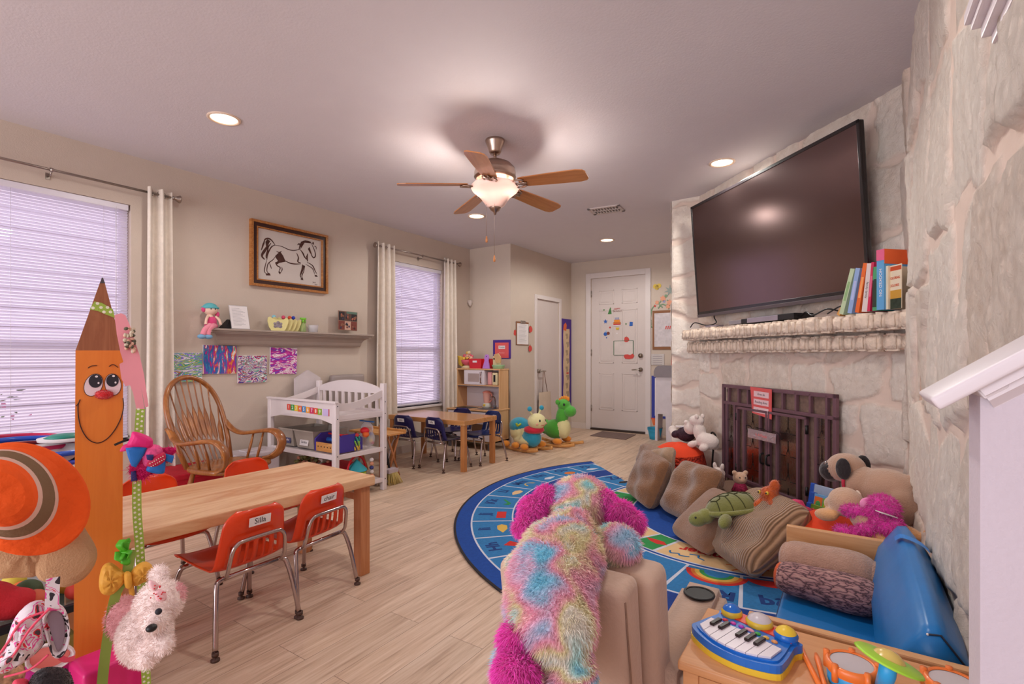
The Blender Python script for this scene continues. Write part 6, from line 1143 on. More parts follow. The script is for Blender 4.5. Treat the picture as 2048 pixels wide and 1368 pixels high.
cush(1302, 905, 4.62, .46, .38, .14, 12, 0, brn1, 'olive-brown cushion farthest back, against the stone corner', .01, 6)
# folded blanket that carries the soft toys
bl_ = mat('blanket_brown', '#75594a', .95, bump=.7, bs=120); b = MB(); M = frame((-.42, 3.76, .0), (s2, -s2, 0), (s2, s2, 0)); b.box(-.75, -.20, .0, .48, .22, .20, bl_, .05, M, 4); single('folded_blanket', b, 'folded brown blanket on the floor between cushions and fireplace screen', 'blanket')
# orange knitted floor poufs
kn = bpy.data.materials.new('orange_knit'); kn.use_nodes = True; nt = kn.node_tree; pb = nt.nodes['Principled BSDF']; pb.inputs['Roughness'].default_value = .85
tcn = nd(nt, 'ShaderNodeTexCoord'); vo = nd(nt, 'ShaderNodeTexVoronoi', i_Scale=42.0); nt.links.new(tcn.outputs['Object'], vo.inputs['Vector']); rr_ = nd(nt, 'ShaderNodeValToRGB'); rr_.color_ramp.elements[0].color = hexc('#e8451a'); rr_.color_ramp.elements[1].color = hexc('#9c1f10'); rr_.color_ramp.elements[1].position = .8
nt.links.new(vo.outputs['Distance'], rr_.inputs['Fac']); nt.links.new(rr_.outputs[0], pb.inputs['Base Color']); bp = nd(nt, 'ShaderNodeBump', i_Strength=1.0, i_Distance=.02); bp.invert = True; nt.links.new(vo.outputs['Distance'], bp.inputs['Height']); nt.links.new(bp.outputs[0], pb.inputs['Normal'])
orf = mat('orange_fabric', '#de4018', .85, bump=.3)
def pouf(x, y, rx, ry, h_, lab, rz=0):
    t = thing('knitted_pouf', lab, 'pouf', (x, y, 0), rz, group='orange floor poufs'); b = MB(); pr = [(0, .0), (.8, .0), (.97, .12), (1, .35), (.97, .6), (.88, .8)]; b.grid(lambda a, c: (rx*pf(pr, c)[0]*cos(2*pi*a), ry*pf(pr, c)[0]*sin(2*pi*a), h_*pf(pr, c)[1]), 40, 22, kn, wrapu=True); part('knitted_side', b, t)
    b = MB(); b.grid(lambda a, c: (rx*.89*(1-c)*cos(2*pi*a), ry*.89*(1-c)*sin(2*pi*a), h_*(.79+.21*(1-(1-c)**2.2))+.012*sin(5*a*6.28)*(1-c)*c), 40, 14, orf, wrapu=True); part('top_fabric', b, t)
def pf(pr, c): f = c*(len(pr)-1); i = min(int(f), len(pr)-2); f -= i; return (pr[i][0]*(1-f)+pr[i+1][0]*f, pr[i][1]*(1-f)+pr[i+1][1]*f)
pouf(-1.30, 4.64, .25, .30, .42, 'orange knitted pouf by the stone corner under the white bears'); pouf(-.02, 3.16, .26, .24, .40, 'orange knitted pouf at the right wall under the pug and pink monkey')

# ---------------------------------------------------------------- soft toys
pwh = mat('plush_white', '#ddccc4', .95, var=.05, sheen=.5, bump=.6, bs=160); pbk = mat('plush_black', '#241d20', .95, sheen=.4, bump=.5); pbg = mat('plush_beige', '#c9a184', .95, var=.06, sheen=.5, bump=.6, bs=160); pfw = mat('pug_fawn', '#b59078', .95, var=.06, sheen=.5, bump=.5, bs=160); ptn = mat('plush_tan', '#d6a06c', .95, sheen=.5, bump=.5, bs=160)
def eyes(hd, pts, r=.008, m=None):
    for p in pts: b = MB(); b.ell(p, r, m or ink, seg=10, rings=6); part('eye', b, hd)
def base(p): return (p.x, p.y, p.z)
# white bear in a dark patterned jersey, lying back on the pouf
c = pix(1372, 868, 4.75); t = thing('teddy_bear', 'white teddy bear in dark patterned outfit lying back on the left pouf', 'soft toy', (c.x, c.y, .40), R(-60))
jer = mat('jersey_dark', '#3a2430', .9, var=.5, vs=60, bump=.3); b = MB(); addblob(b, [((0, 0, .07), (.10, .085, .07), None, jer), ((.07, 0, .09), (.06, .06, .06), None, jer), cap((.02, -.06, .09), (-.01, -.13, .05), .035, jer), cap((.02, .06, .09), (-.01, .13, .06), .035, jer)], .008, 3); part('jersey_body', b, t)
b = MB(); addblob(b, [((.15, 0, .15), (.065, .06, .06), None, pwh), ((.155, -.04, .20), .022, None, pwh), ((.155, .045, .20), .022, None, pwh), ((.13, .0, .165), (.03, .03, .028), None, pwh)], .006, 2); hd = part('head', b, t); eyes(hd, [(.10, -.03, .175), (.10, .03, .178)]); b = MB(); b.ell((.092, 0, .165), (.013, .018, .013), pbk); part('nose', b, hd)
for s in (-1, 1): b = MB(); b.tube(spl([(-.06, s*.05, .05), (-.13, s*.07, .05), (-.18, s*.075, .07)]), [.035]*6+[.038]*6+[.042], pwh, 12); b.ell((-.195, s*.075, .075), (.035, .042, .048), pwh); part('leg', b, t)
b = MB(); b.box(-.03, -.09, .13, .0, .09, .146, paper, .004); part('belt', b, t)
# white dog with long neck
c = pix(1408, 870, 4.45); t = thing('white_plush_dog', 'white plush dog sitting upright on the left pouf', 'soft toy', (c.x, c.y, .39), R(150))
b = MB(); addblob(b, [((-.04, 0, .07), (.11, .075, .07), None, pwh), cap((.04, 0, .06), (.06, 0, .22), .055, pwh), ((.085, 0, .235), (.075, .05, .048), None, pwh), cap((.03, .05, .05), (.13, .06, .01), .03, pwh), cap((.03, -.05, .05), (.13, -.06, .01), .03, pwh), cap((-.10, .06, .03), (-.02, .08, .01), .03, pwh), cap((-.10, -.06, .03), (-.02, -.08, .01), .03, pwh)], .008, 3); part('body', b, t)
hd = MB(); hd.ell((.155, 0, .228), (.012, .014, .010), pbk); part('nose', hd, t); eyes(t, [(.12, -.033, .252), (.12, .033, .252)], .006)
for s in (-1, 1): b = MB(); b.ell((.05, s*.035, .275), (.02, .014, .022), pwh); part('ear', b, t)
# small bunny and bear in flowered dress
c = pix(1437, 947, 3.82); t = thing('plush_bunny', 'tiny white bunny toy behind the second cushion', 'soft toy', (c.x, c.y, .21), R(-110)); b = MB(); addblob(b, [((0, 0, .04), (.045, .045, .05), None, pwh), ((0, 0, .11), (.045, .048, .042), None, pwh), cap((0, .025, .13), (0, .035, .19), .015, pwh), cap((0, -.025, .13), (0, -.035, .19), .015, pwh)], .006, 2); part('body', b, t); eyes(t, [(.042, .018, .115), (.042, -.018, .115)], .006)
c = pix(1480, 945, 3.75); t = thing('small_teddy_bear', 'small tan bear in pink flowered dress by the screen foot', 'soft toy', (c.x, c.y, .21), R(-60)); b = MB(); addblob(b, [((0, 0, .09), (.055, .05, .045), None, pbg), ((.0, -.04, .13), .018, None, pbg), ((.0, .04, .13), .018, None, pbg), ((.045, 0, .085), (.022, .022, .018), None, pbg)], .006, 2); part('head', b, t); eyes(t, [(.05, .02, .105), (.05, -.02, .105)], .005)
b = MB(); b.lathe([(.0, .07), (.03, .065), (.06, .0), (0, 0)], mat('dress_floral', '#b0305a', .8, var=.6, vs=70), seg=20); part('dress', b, t)
# turtle
shl = mat('turtle_shell', '#6f7038', .95, var=.06, sheen=.4, bump=.4); shd = mat('turtle_seam', '#3f3f20', .95); tsk = mat('turtle_skin', '#7f8040', .95, var=.08, sheen=.4, bump=.6, bs=120)
c = pix(1470, 1003, 2.98); t = thing('plush_turtle', 'olive green plush sea turtle resting on top of the cushions', 'soft toy', (c.x, c.y, c.z-.045), 0, rot=(R(10), R(6), R(-140)))
b = MB(); b.grid(lambda a, k: (.175*sin(k*pi/2)*cos(2*pi*a), .125*sin(k*pi/2)*sin(2*pi*a), .095*cos(k*pi/2)), 40, 14, shl, wrapu=True); part('shell', b, t)
b = MB(); b.tube([(.178*cos(q), .128*sin(q), .0) for q in [2*pi*i/40 for i in range(40)]], .014, tsk, 8, closed=True); part('shell_rim', b, t); b = MB()
def onsh(x, y): q = max(0, 1-(x/.175)**2-(y/.125)**2); return (x, y, .096*q**.5+.001)
def seam(x0, y0, x1, y1): b.tube([onsh(x0+(x1-x0)*i/8, y0+(y1-y0)*i/8) for i in range(9)], .0028, shd, 5)
for k in range(-2, 3): X = .055*k; seam(X-.012, .035, X+.012, .035) ; seam(X-.012, -.035, X+.012, -.035); seam(X+.012, .035, X+.0275, 0); seam(X+.0275, 0, X+.012, -.035); seam(X-.012, .035, X-.0275, 0); seam(X-.0275, 0, X-.012, -.035); seam(X-.012 if k < 0 else X+.012, .035, X*1.25, .11*(1-(X/.19)**2)**.5+.012); seam(X-.012 if k < 0 else X+.012, -.035, X*1.25, -.11*(1-(X/.19)**2)**.5-.012)
part('shell_seams', b, t); b = MB(); addblob(b, [((0, 0, -.012), (.16, .115, .03), None, tsk), cap((.14, 0, -.01), (.225, .0, -.02), .045, tsk), ((.235, .0, -.025), (.055, .045, .042), None, tsk), cap((.10, .10, -.015), (.19, .19, -.045), .035, tsk), cap((.10, -.10, -.015), (.15, -.20, -.05), .035, tsk), cap((-.12, .08, -.015), (-.18, .14, -.03), .028, tsk), cap((-.12, -.08, -.015), (-.18, -.14, -.03), .028, tsk)], .008, 3); part('body', b, t); eyes(t, [(.262, .035, -.008), (.262, -.035, -.008)], .006)
# orange plush
pox = mat('plush_rust', '#c0561c', .95, var=.15, vs=30, sheen=.4, bump=.8, bs=120); c = pix(1538, 992, 2.86); t = thing('orange_plush_toy', 'rust-orange furry toy with yellow eyes draped over the corduroy cushion', 'soft toy', (c.x, c.y, c.z-.05), R(-120))
b = MB(); addblob(b, [((0, 0, .06), (.045, .05, .045), None, pox), ((-.02, .02, .11), (.03, .025, .035), None, pox), cap((0, .0, .03), (.05, .09, .0), .028, pox), cap((0, -.03, .04), (.03, .06, -.03), .024, pox), cap((0, -.02, .03), (.06, -.07, -.04), .024, pox), cap((-.03, -.05, .03), (-.02, -.16, -.02), .024, pox), cap((-.02, -.15, -.02), (.04, -.24, -.08), .020, pox)], .007, 2); furmesh(b, 1500, .012, .002, 4); bd = part('body', b, t)
eyes(bd, [(.042, .02, .075), (.038, -.032, .07), ], .010, yy_); eyes(bd, [(.051, .02, .076), (.047, -.032, .071)], .005)
# board books stack standing
for i, (u, v, tt, lab, cc) in enumerate(((1648, 985, 3.10, 'tall blue-spined board book standing by the screen foot', ('#1f4fb0', '#9aa8c0')), (1650, 1003, 3.02, 'board book with orange, green and pink animal squares', ('#1f4fb0', '#6aa0d0')), (1645, 1030, 2.92, 'green fruit-covered board book in front of the animal squares', ('#1f4fb0', '#6a8a2c')))):
    c = pix(u, v, tt); M = frame((c.x, c.y, .20), (.80, -.60, 0), (.12, .16, 1)); t = thing('board_book', lab, 'book', (c.x, c.y, .20), group='board books by the fireplace'); b = MB(); hh = .20-.035*i; b.box(-.10, 0, -.012, .10, hh, .012, mat('bb_cover%d' % i, cc[1], .4, var=.25 if i == 2 else .05, vs=40), .003, M); b.box(-.115, 0, -.014, -.085, hh+.004, .014, mat('bb_spine', cc[0], .4), .005, M); part('cover', b, t, True)
    if i == 1:
        for k, q in enumerate(('#e0702c', '#7ab02c', '#d0306a')): b = MB(); b.box(-.08+.055*k, .06, .012, -.028+.055*k, .15, .0135, mat('bb_sq%d' % k, q), 0, M); b.ell((-.054+.055*k, .105, .0135), (.017, .022, .002), mat('bb_an%d' % k, ['#4a9a4a', '#d0b03a', '#3a2420'][k]), M); part('picture_square', b, t, True)
    if i == 2: b = MB(); rnd = random.Random(3); [b.ell((rnd.uniform(-.07, .09), rnd.uniform(.02, .11), .012), (.014, .014, .002), [rb, orr, yy_][k % 3], M, 8, 4) for k in range(9)]; part('fruit_pictures', b, t, True)
c = pix(1594, 1008, 2.95); b = MB(); b.lathe([(.0, .055), (.03, .05), (.045, .02), (.075, .008), (.078, 0), (0, 0)], mat('toy_hat_pink', '#d03a6a', .7, var=.3, vs=60), base(c-Vector((0, 0, .03))), 24, TR(0, 0, 0)); single('doll_hat', b, 'pink speckled doll hat lying behind the orange plush', 'hat')
c = pix(1618, 1022, 2.88); t = thing('purple_plush', 'small indigo speckled plush lying below the board books', 'soft toy', (c.x, c.y, .20), .4); pp_ = mat('plush_indigo', '#454a80', .95, var=.3, vs=60, bump=.6); b = MB(); addblob(b, [((0, 0, .05), (.08, .045, .05), None, pp_), cap((.05, 0, .06), (.11, .03, .03), .028, pp_), cap((-.05, 0, .06), (-.10, .03, .05), .028, pp_), ((-.04, -.03, .10), (.03, .03, .03), None, pp_)], .007, 2); part('body', b, t)
# pug
c = pix(1778, 985, 2.56); t = thing('plush_pug', 'large fawn plush pug with black muzzle lying against the stone corner', 'soft toy', (c.x-.05, c.y, .38), R(150)); ZP = -.02
b = MB(); addblob(b, [((-.05, .0, .14), (.155, .105, .12), None, pfw), ((.06, 0, .15), (.10, .095, .10), None, pfw), ((-.13, .03, .10), (.085, .09, .10), None, pfw), cap((.05, .06, .08), (.12, .07, .0), .04, pfw), cap((.05, -.06, .08), (.12, -.07, .0), .04, pfw), cap((-.12, .08, .06), (-.03, .11, .01), .045, pfw), ((-.16, -.02, .22), (.035, .03, .04), None, pfw)], .010, 4); part('body', b, t)
b = MB(); b.tube([(.115+.0*q, .088*cos(q), .165+.088*sin(q)) for q in [2*pi*i/20 for i in range(20)]], .008, mat('collar_red', '#c0304a'), 8, closed=True); part('collar', b, t)
b = MB(); addblob(b, [((.15, 0, .225), (.095, .085, .078), None, pfw), ((.225, 0, .195), (.06, .072, .06), None, pbk), ((.205, .04, .225), (.03, .028, .028), None, pbk), ((.205, -.04, .225), (.03, .028, .028), None, pbk)], .008, 3); hd = part('head', b, t)
for s in (-1, 1): b = MB(); addblob(b, [((.115, s*.088, .235), (.04, .016, .058), (0, 0, 0), pbk)], .006, 2); part('ear', b, hd); b = MB(); b.ell((.232, s*.043, .235), (.012, .013, .014), mat('pug_eye', '#6a5650', .15, coat=1)); b.ell((.241, s*.044, .236), .006, ink); part('eye', b, hd)
b = MB(); b.ell((.268, 0, .215), (.012, .02, .012), blk); part('nose', b, hd)
# tan dog plush lying, hugged by a pink monkey
c = pix(1715, 1025, 2.42); t = thing('tan_plush_dog', 'light tan plush dog lying face down on the right pouf', 'soft toy', (c.x, c.y, .40), R(125)); b = MB()
addblob(b, [((.08, 0, .085), (.085, .075, .072), None, pbg), ((.145, .02, .06), (.04, .045, .035), None, pbg), cap((.03, 0, .05), (-.14, 0, .03), .055, pbg), cap((.04, .07, .03), (.18, .09, .0), .032, ptn), cap((-.10, -.04, .03), (-.24, -.12, .02), .036, ptn), cap((-.10, .05, .02), (-.24, .02, -.02), .036, ptn), ((-.26, -.13, .03), (.03, .03, .045), None, ptn)], .009, 3); part('body', b, t)
b = MB(); b.ell((.08, -.062, .105), (.024, .012, .045), mat('ear_inner', '#e0cabc'), rot=(.3, .9, 0)); part('ear', b, t)
phm = mat('monkey_pink', '#dc2fa4', .95, var=.12, vs=20, sheen=.6, bump=.5); c = pix(1765, 1018, 2.30); t = thing('pink_monkey', 'hot pink furry monkey toy draped over the tan plush dog', 'soft toy', (c.x, c.y, c.z-.05), R(125))
b = MB(); addblob(b, [((0, 0, .05), (.065, .06, .06), None, phm), ((-.05, .02, -.01), (.07, .055, .05), None, phm), cap((-.0, .03, .02), (.15, .09, .01), .026, phm), cap((-.05, .06, -.02), (-.02, .16, -.055), .030, phm), cap((-.02, .15, -.055), (.05, .19, -.06), .026, phm)], .008, 2); furmesh(b, 5000, .022, .0026, 8, comb=(0, 0, -.4)); part('body', b, t)
b = MB(); b.ell((.045, .035, .06), (.022, .036, .03), mat('monkey_face', '#e58ab8')); part('face', b, t); b = MB(); b.box(-.10, .02, .035, -.055, .09, .038, paper, 0, TR(0, 0, 0, .3)); part('care_label', b, t)

# ---------------------------------------------------------------- small blue sofa with wooden arms
vin2 = mat('blue_vinyl', '#1673ba', .34, var=.06, vs=6, bump=.12, bs=14); sfw = wood('sofa_wood', '#c78f5c', '#dcab7c', 'X', 1.4, .4, ring=3)
t = thing('kids_sofa', 'low blue vinyl sofa with wooden arm panels against the right wall', 'sofa', (.0, 2.05, 0))
for y in (1.515, 2.53): b = MB(); b.box(-.235, y, .0, .24, y+.028, .50 if y < 2 else .46, sfw, .005); part('arm_panel', b, t, True)
b = MB(); b.box(-.225, 1.543, .05, -.20, 2.53, .13, sfw, .004); b.box(.20, 1.543, .05, .23, 2.53, .13, sfw, .004); b.box(-.2, 1.56, .10, .2, 2.52, .12, sfw); part('base_frame', b, t, True)
b = MB(); b.box(-.232, 1.548, .125, .15, 2.526, .255, vin2, .022, seg=4); part('seat_cushion', b, t, True); b = MB(); b.tube([(-.226, 1.56, .248), (-.226, 2.52, .248)], .003, mat('piping_navy', '#0a2c60'), 6); part('seat_piping', b, t, True)
def bc(a, c):
    y = 1.60+.95*a; e = 1-.10*(2*a-1)**6; q = 2*pi*c; pts = [(.085, .25), (.062, .34), (.085, .44), (.155, .545), (.185, .55), (.245, .47), (.245, .30), (.19, .25)]; f = c*8; i = int(f) % 8; f -= int(f); p0, p1 = pts[i], pts[(i+1) % 8]; cx_, cz_ = .165, .38
    x, z = p0[0]*(1-f)+p1[0]*f, p0[1]*(1-f)+p1[1]*f; k = e+.03*sin(pi*a)-.02; return (cx_+(x-cx_)*k, y, cz_+(z-cz_)*k)
b = MB(); V = [bc(i/20, j/24) for i in range(21) for j in range(24)]; b.add(V, [[i*24+j, i*24+(j+1) % 24, (i+1)*24+(j+1) % 24, (i+1)*24+j] for i in range(20) for j in range(24)]+[list(range(24))[::-1], [20*24+j for j in range(24)]], vin2, True); bk = part('back_cushion', b, t, True)
b = MB(); b.tube([bc(0, j/24) for j in (9, 10, 11, 12, 13, 14, 15)], .0025, mat('zip_dark', '#1c2438'), 6); part('zip', b, bk, True); b = MB(); b.ell(bc(0, .38), .003, paper); b.ell(bc(0, .63), .004, paper); part('zip_pull', b, bk, True)
b = MB(); P = spl([(.135, 2.34, .530), (.155, 2.30, .556), (.20, 2.26, .552), (.225, 2.24, .535)], 5)
for i in range(len(P)-1): p, q = P[i], P[i+1]; b.add([p+Vector((0, -.03, .004)), q+Vector((0, -.03, .004)), q+Vector((0, .02, .004)), p+Vector((0, .02, .004))], [[0, 1, 2, 3]], mat('tape_blue', '#1f82d8', .4))
part('patch_tape', b, bk, True)
# bolster pillows on the sofa
bark = bpy.data.materials.new('bark_print'); bark.use_nodes = True; nt = bark.node_tree; pb = nt.nodes['Principled BSDF']; pb.inputs['Roughness'].default_value = .9; tcn = nd(nt, 'ShaderNodeTexCoord'); mp = nd(nt, 'ShaderNodeMapping'); mp.inputs['Scale'].default_value = (1, 3.2, 3.2); nt.links.new(tcn.outputs['Object'], mp.inputs[0])
vo = nd(nt, 'ShaderNodeTexVoronoi', i_Scale=17.0); vo.feature = 'DISTANCE_TO_EDGE'; nz = nd(nt, 'ShaderNodeTexNoise', i_Scale=22.0, i_Detail=6.0); nt.links.new(mp.outputs[0], nz.inputs['Vector']); mxv = nd(nt, 'ShaderNodeMix', data_type='RGBA', blend_type='ADD'); mxv.inputs['Factor'].default_value = .12; nt.links.new(mp.outputs[0], mxv.inputs['A']); nt.links.new(nz.outputs['Color'], mxv.inputs['B']); nt.links.new(mxv.outputs['Result'], vo.inputs['Vector'])
rr_ = nd(nt, 'ShaderNodeValToRGB'); rr_.color_ramp.elements[0].color = hexc('#3c2830'); rr_.color_ramp.elements[1].color = hexc('#a87c7c'); rr_.color_ramp.elements[1].position = .14; q_ = rr_.color_ramp.elements.new(.5); q_.color = hexc('#c39c90'); nt.links.new(vo.outputs['Distance'], rr_.inputs['Fac']); nt.links.new(rr_.outputs[0], pb.inputs['Base Color']); bp = nd(nt, 'ShaderNodeBump', i_Strength=.8, i_Distance=.006); nt.links.new(vo.outputs['Distance'], bp.inputs['Height']); nt.links.new(bp.outputs[0], pb.inputs['Normal'])
def bolster(x, y, z, l, r, m, me_, name, lab, rz, rx=0):
    t = thing(name, lab, 'pillow', (x, y, z), rz); b = MB()
    b.grid(lambda a, c: ((c-.5)*l, r*cos(2*pi*a)*(1+.05*sin(9*c+3*a))*(1-.28*abs(2*c-1)**7), r+r*.92*sin(2*pi*a)*(1-.06*sin(7*c))*(1-.28*abs(2*c-1)**7)), 28, 22, m, wrapu=True); part('cover', b, t)
    for s in (-1, 1): b = MB(); b.ell((s*(l/2-.003), 0, r), (r*.30, r*.75, r*.70), me_); part('end_cap', b, t)
bolster(-.075, 2.275, .252, .33, .072, bark, mat('log_end', '#c85a34', .8, var=.2, vs=30), 'log_pillow', 'bark-printed log pillow lying on the blue sofa seat', R(-8)); bolster(-.075, 2.40, .275, .31, .085, tan1 if 0 else mat('fleece_pinkbeige', '#b88f7a', .95, var=.08, vs=30, bump=.8, bs=160, sheen=.4), mat('fleece_pinkbeige'), 'fleece_bolster', 'plain beige fleece bolster behind the bark-printed log pillow', R(-8))
b = MB(); b.box(XR-.030, 1.93, .30, XR-.02, 2.0, .42, mat('outlet_white', '#d6ccd0', .4), .002); single('outlet_cover', b, 'white outlet cover on the stone wall behind the sofa', 'outlet')

# ---------------------------------------------------------------- child's recliner
sue = mat('beige_suede', '#c3a48f', .85, var=.05, vs=5, bump=.25, bs=90, sheen=.35); rx, ry = -.61, 1.40
t = thing('kids_recliner', 'beige suede child recliner with cup holder, seen from behind', 'armchair', (rx, ry, 0))
def softbox(x0, y0, z0, x1, y1, z1, bev, M=None, bulge=.0):
    g = bmesh.new(); bmesh.ops.create_cube(g, size=1)
    for v in g.verts: v.co = Vector(((x0+x1)/2+v.co.x*(x1-x0), (y0+y1)/2+v.co.y*(y1-y0), (z0+z1)/2+v.co.z*(z1-z0)))
    bmesh.ops.bevel(g, geom=g.edges[:], offset=bev, segments=4, affect='EDGES', profile=.55); b = MB(); b.bm(g, sue, True, M); return b
for s, x0 in ((-1, -.24), (1, .15)):
    b = MB(); g = [(-.17, .02), (.325, .02), (.345, .43), (.305, .468), (.10, .452), (-.17, .448)]
    bm_ = bmesh.new(); n = len(g); vs = [[bm_.verts.new((x, y, z)) for y, z in g] for x in (x0, x0+.135)]
    bm_.faces.new(vs[0][::-1]); bm_.faces.new(vs[1]); [bm_.faces.new((vs[0][i], vs[0][(i+1) % n], vs[1][(i+1) % n], vs[1][i])) for i in range(n)]
    bmesh.ops.recalc_face_normals(bm_, faces=bm_.faces[:]); bmesh.ops.bevel(bm_, geom=[e for e in bm_.edges if abs(e.verts[0].co.x-e.verts[1].co.x) < 1e-5], offset=.022, segments=4, affect='EDGES'); b.bm(bm_, sue, True); a = part('armrest', b, t)
    if s > 0:
        b = MB(); b.lathe([(.040, .004), (.046, .004), (.047, .0), (.038, -.002), (.037, -.03)], blk, (x0+.0675, .24, .4655), 28); b.lathe([(0, .0022), (.040, .0022)], mat('cup_well', '#0c0a0b', .5), (x0+.0675, .24, .4655), 28); part('cup_holder', b, a)
part('seat_cushion', softbox(-.10, -.12, .10, .165, .33, .30, .03), t)
Mb = TR(0, -.16, .22, R(8)); part('back_shell', softbox(-.135, -.13, -.18, .205, -.03, .495, .028, Mb), t); part('back_cushion', softbox(-.125, -.025, .02, .235, .09, .475, .032, Mb), t)
b = MB(); P = [Mb @ Vector(q) for q in ((.201, -.118, .47), (.205, -.118, .3), (.205, -.118, -.1))]; b.tube(P, .0022, mat('seam_brown', '#8f6f5c', .8), 5); b.tube([Mb @ Vector(q) for q in ((.19, -.045, .472), (-.1, -.045, .475))], .002, mat('seam_brown'), 5); part('seam', b, t)
b = MB(); b.box(-.12, -.16, .0, .17, .30, .10, sue, .01); part('base', b, t)

# ---------------------------------------------------------------- big rainbow plush dog over the recliner
rain = bpy.data.materials.new('rainbow_fur'); rain.use_nodes = True; nt = rain.node_tree; pb = nt.nodes['Principled BSDF']; pb.inputs['Roughness'].default_value = .9; pb.inputs['Sheen Weight'].default_value = .3; pb.inputs['Specular IOR Level'].default_value = .2
tcn = nd(nt, 'ShaderNodeTexCoord'); mp = nd(nt, 'ShaderNodeMapping'); mp.inputs['Location'].default_value = (3.3, 1.2, .4); nt.links.new(tcn.outputs['Object'], mp.inputs[0]); nz = nd(nt, 'ShaderNodeTexNoise', i_Scale=10.5, i_Detail=1.2, i_Distortion=.5); nt.links.new(mp.outputs[0], nz.inputs['Vector'])
rr_ = nd(nt, 'ShaderNodeValToRGB'); e = rr_.color_ramp.elements; e[0].position = .26; e[0].color = hexc('#8ed6ea'); e[1].position = .76; e[1].color = hexc('#86d2ea')
for p, c_ in ((.34, '#c8d6ea'), (.40, '#eccce0'), (.46, '#f8b4c8'), (.52, '#f6cac4'), (.57, '#f2e8b8'), (.62, '#f2eadc'), (.69, '#bce6e2')): q_ = e.new(p); q_.color = hexc(c_)
nt.links.new(nz.outputs['Fac'], rr_.inputs['Fac']); nt.links.new(rr_.outputs[0], pb.inputs['Base Color'])
hpk = mat('fur_hot_pink', '#ff48c2', .9, var=.12, vs=12, sheen=.4)
t = thing('rainbow_plush_dog', 'huge pastel rainbow plush dog with hot pink ears draped over the recliner', 'soft toy', (-.60, 1.02, .30))
def P_(u, v, tt): return tuple(pix(u, v, tt)-Vector((-.60, 1.02, .30)))
b = MB(); addblob(b, [(P_(1160, 1012, 1.52), (.090, .105, .085), None, rain), (P_(1142, 1062, 1.32), (.055, .065, .055), None, rain), (P_(1122, 1116, 1.21), (.098, .10, .088), None, rain), (P_(1106, 1160, 1.15), (.098, .095, .095), None, rain), (P_(1100, 1210, 1.10), (.096, .09, .095), None, rain), (P_(1104, 1242, 1.06), (.092, .08, .075), None, rain),
    cap(P_(1190, 1080, 1.30), P_(1280, 1100, 1.27), .050, rain), cap(P_(1060, 1110, 1.26), P_(1030, 1160, 1.22), .038, rain), cap(P_(1150, 1285, 1.03), P_(1135, 1440, .99), .046, rain), (P_(1130, 1430, .97), (.05, .06, .045), None, rain), cap(P_(1035, 1270, 1.12), P_(1010, 1400, 1.07), .038, rain)], .011, 5)
furmesh(b, 62000, .017, .0018, 1, comb=(-.1, -.35, -.55), jitter=.42); bd = part('body', b, t)
for pts, rr2 in ((((1110, 985, 1.50), (1075, 1000, 1.50), (1055, 1040, 1.46), (1045, 1068, 1.42)), (.024, .034, .036, .022)), (((1195, 990, 1.50), (1225, 1015, 1.46), (1258, 1040, 1.42), (1282, 1052, 1.40)), (.024, .034, .034, .022))):
    b = MB(); addblob(b, [cap(P_(*pts[i]), P_(*pts[i+1]), (rr2[i]+rr2[i+1])/2, hpk) for i in range(3)], .009, 3); furmesh(b, 9000, .020, .0020, 2, comb=(.1, -.3, -.6)); part('ear', b, bd)
b = MB(); addblob(b, [cap(P_(1040, 1245, 1.06), P_(1035, 1310, 1.02), .036, hpk), cap(P_(1036, 1300, 1.02), P_(1030, 1390, .98), .040, hpk)], .009, 3); furmesh(b, 8000, .020, .0020, 3, comb=(0, -.3, -.6)); part('tail', b, bd)

# ---------------------------------------------------------------- wooden cabinet with musical toys
cab = wood('cabinet_beech', '#c88a58', '#d89c6a', 'X', 1.6, .38, ring=2.5, stretch=16); t = thing('toy_cabinet', 'beech toy cabinet at the lower right carrying the musical toys', 'cabinet', (-.075, 1.34, 0)); ZT = .50
b = MB(); b.box(-.335, 1.195, ZT-.022, .238, 1.495, ZT, cab, .006, seg=3); part('top', b, t, True)
for x in (-.325, .195): b = MB(); b.box(x, 1.205, 0, x+.035, 1.24, ZT-.022, cab, .003); b.box(x, 1.455, 0, x+.035, 1.488, ZT-.022, cab, .003); part('leg', b, t, True) if 0 else part('side_frame', b, t, True)
b = MB(); b.box(-.29, 1.21, .05, .195, 1.485, ZT-.03, cab); part('carcass', b, t, True); b = MB(); b.box(-.283, 1.200, .33, .19, 1.212, ZT-.045, sfw, .003); dr = part('drawer', b, t, True); b = MB(); b.ell((-.08, 1.19, .40), .014, sfw); part('knob', b, dr, True)
# keyboard
kb = mat('toy_blue', '#1c6cc8', .3, coat=.3); ky = mat('toy_sunny', '#e6c23c', .35); kr_ = mat('toy_poppy', '#e0402c', .35); ivo = mat('key_white', '#e2d8e0', .3); t = thing('toy_keyboard', 'blue and yellow toy keyboard with coloured drum pads', 'toy keyboard', (-.215, 1.325, ZT), R(-19)); S_ = .93
body = [(-.115*S_, -.02), (-.105*S_, .05), (-.09, .085), (.09, .085), (.105*S_, .05), (.118*S_, -.02), (.105, -.055), (.05, -.085), (0, -.092), (-.05, -.085), (-.105, -.055)]
bodyS = [(p.x, p.y) for p in spl([(x, y, 0) for x, y in body], 4, True)]
b = MB(); b.prism(bodyS, .014, ky); part('base', b, t); b = MB(); b.prism([(x*.985, y*.985) for x, y in bodyS], .020, kb, TR(0, 0, .012)); b.prism([(x*.9, y*.9) for x, y in bodyS], .004, kb, TR(0, .002, .032)); part('case', b, t)
b = MB(); b.prism([(-.088, .052), (-.085, .083), (-.05, .094), (.05, .094), (.085, .083), (.088, .052)], .034, kr_, TR(0, 0, .004)); part('pad_base', b, t)
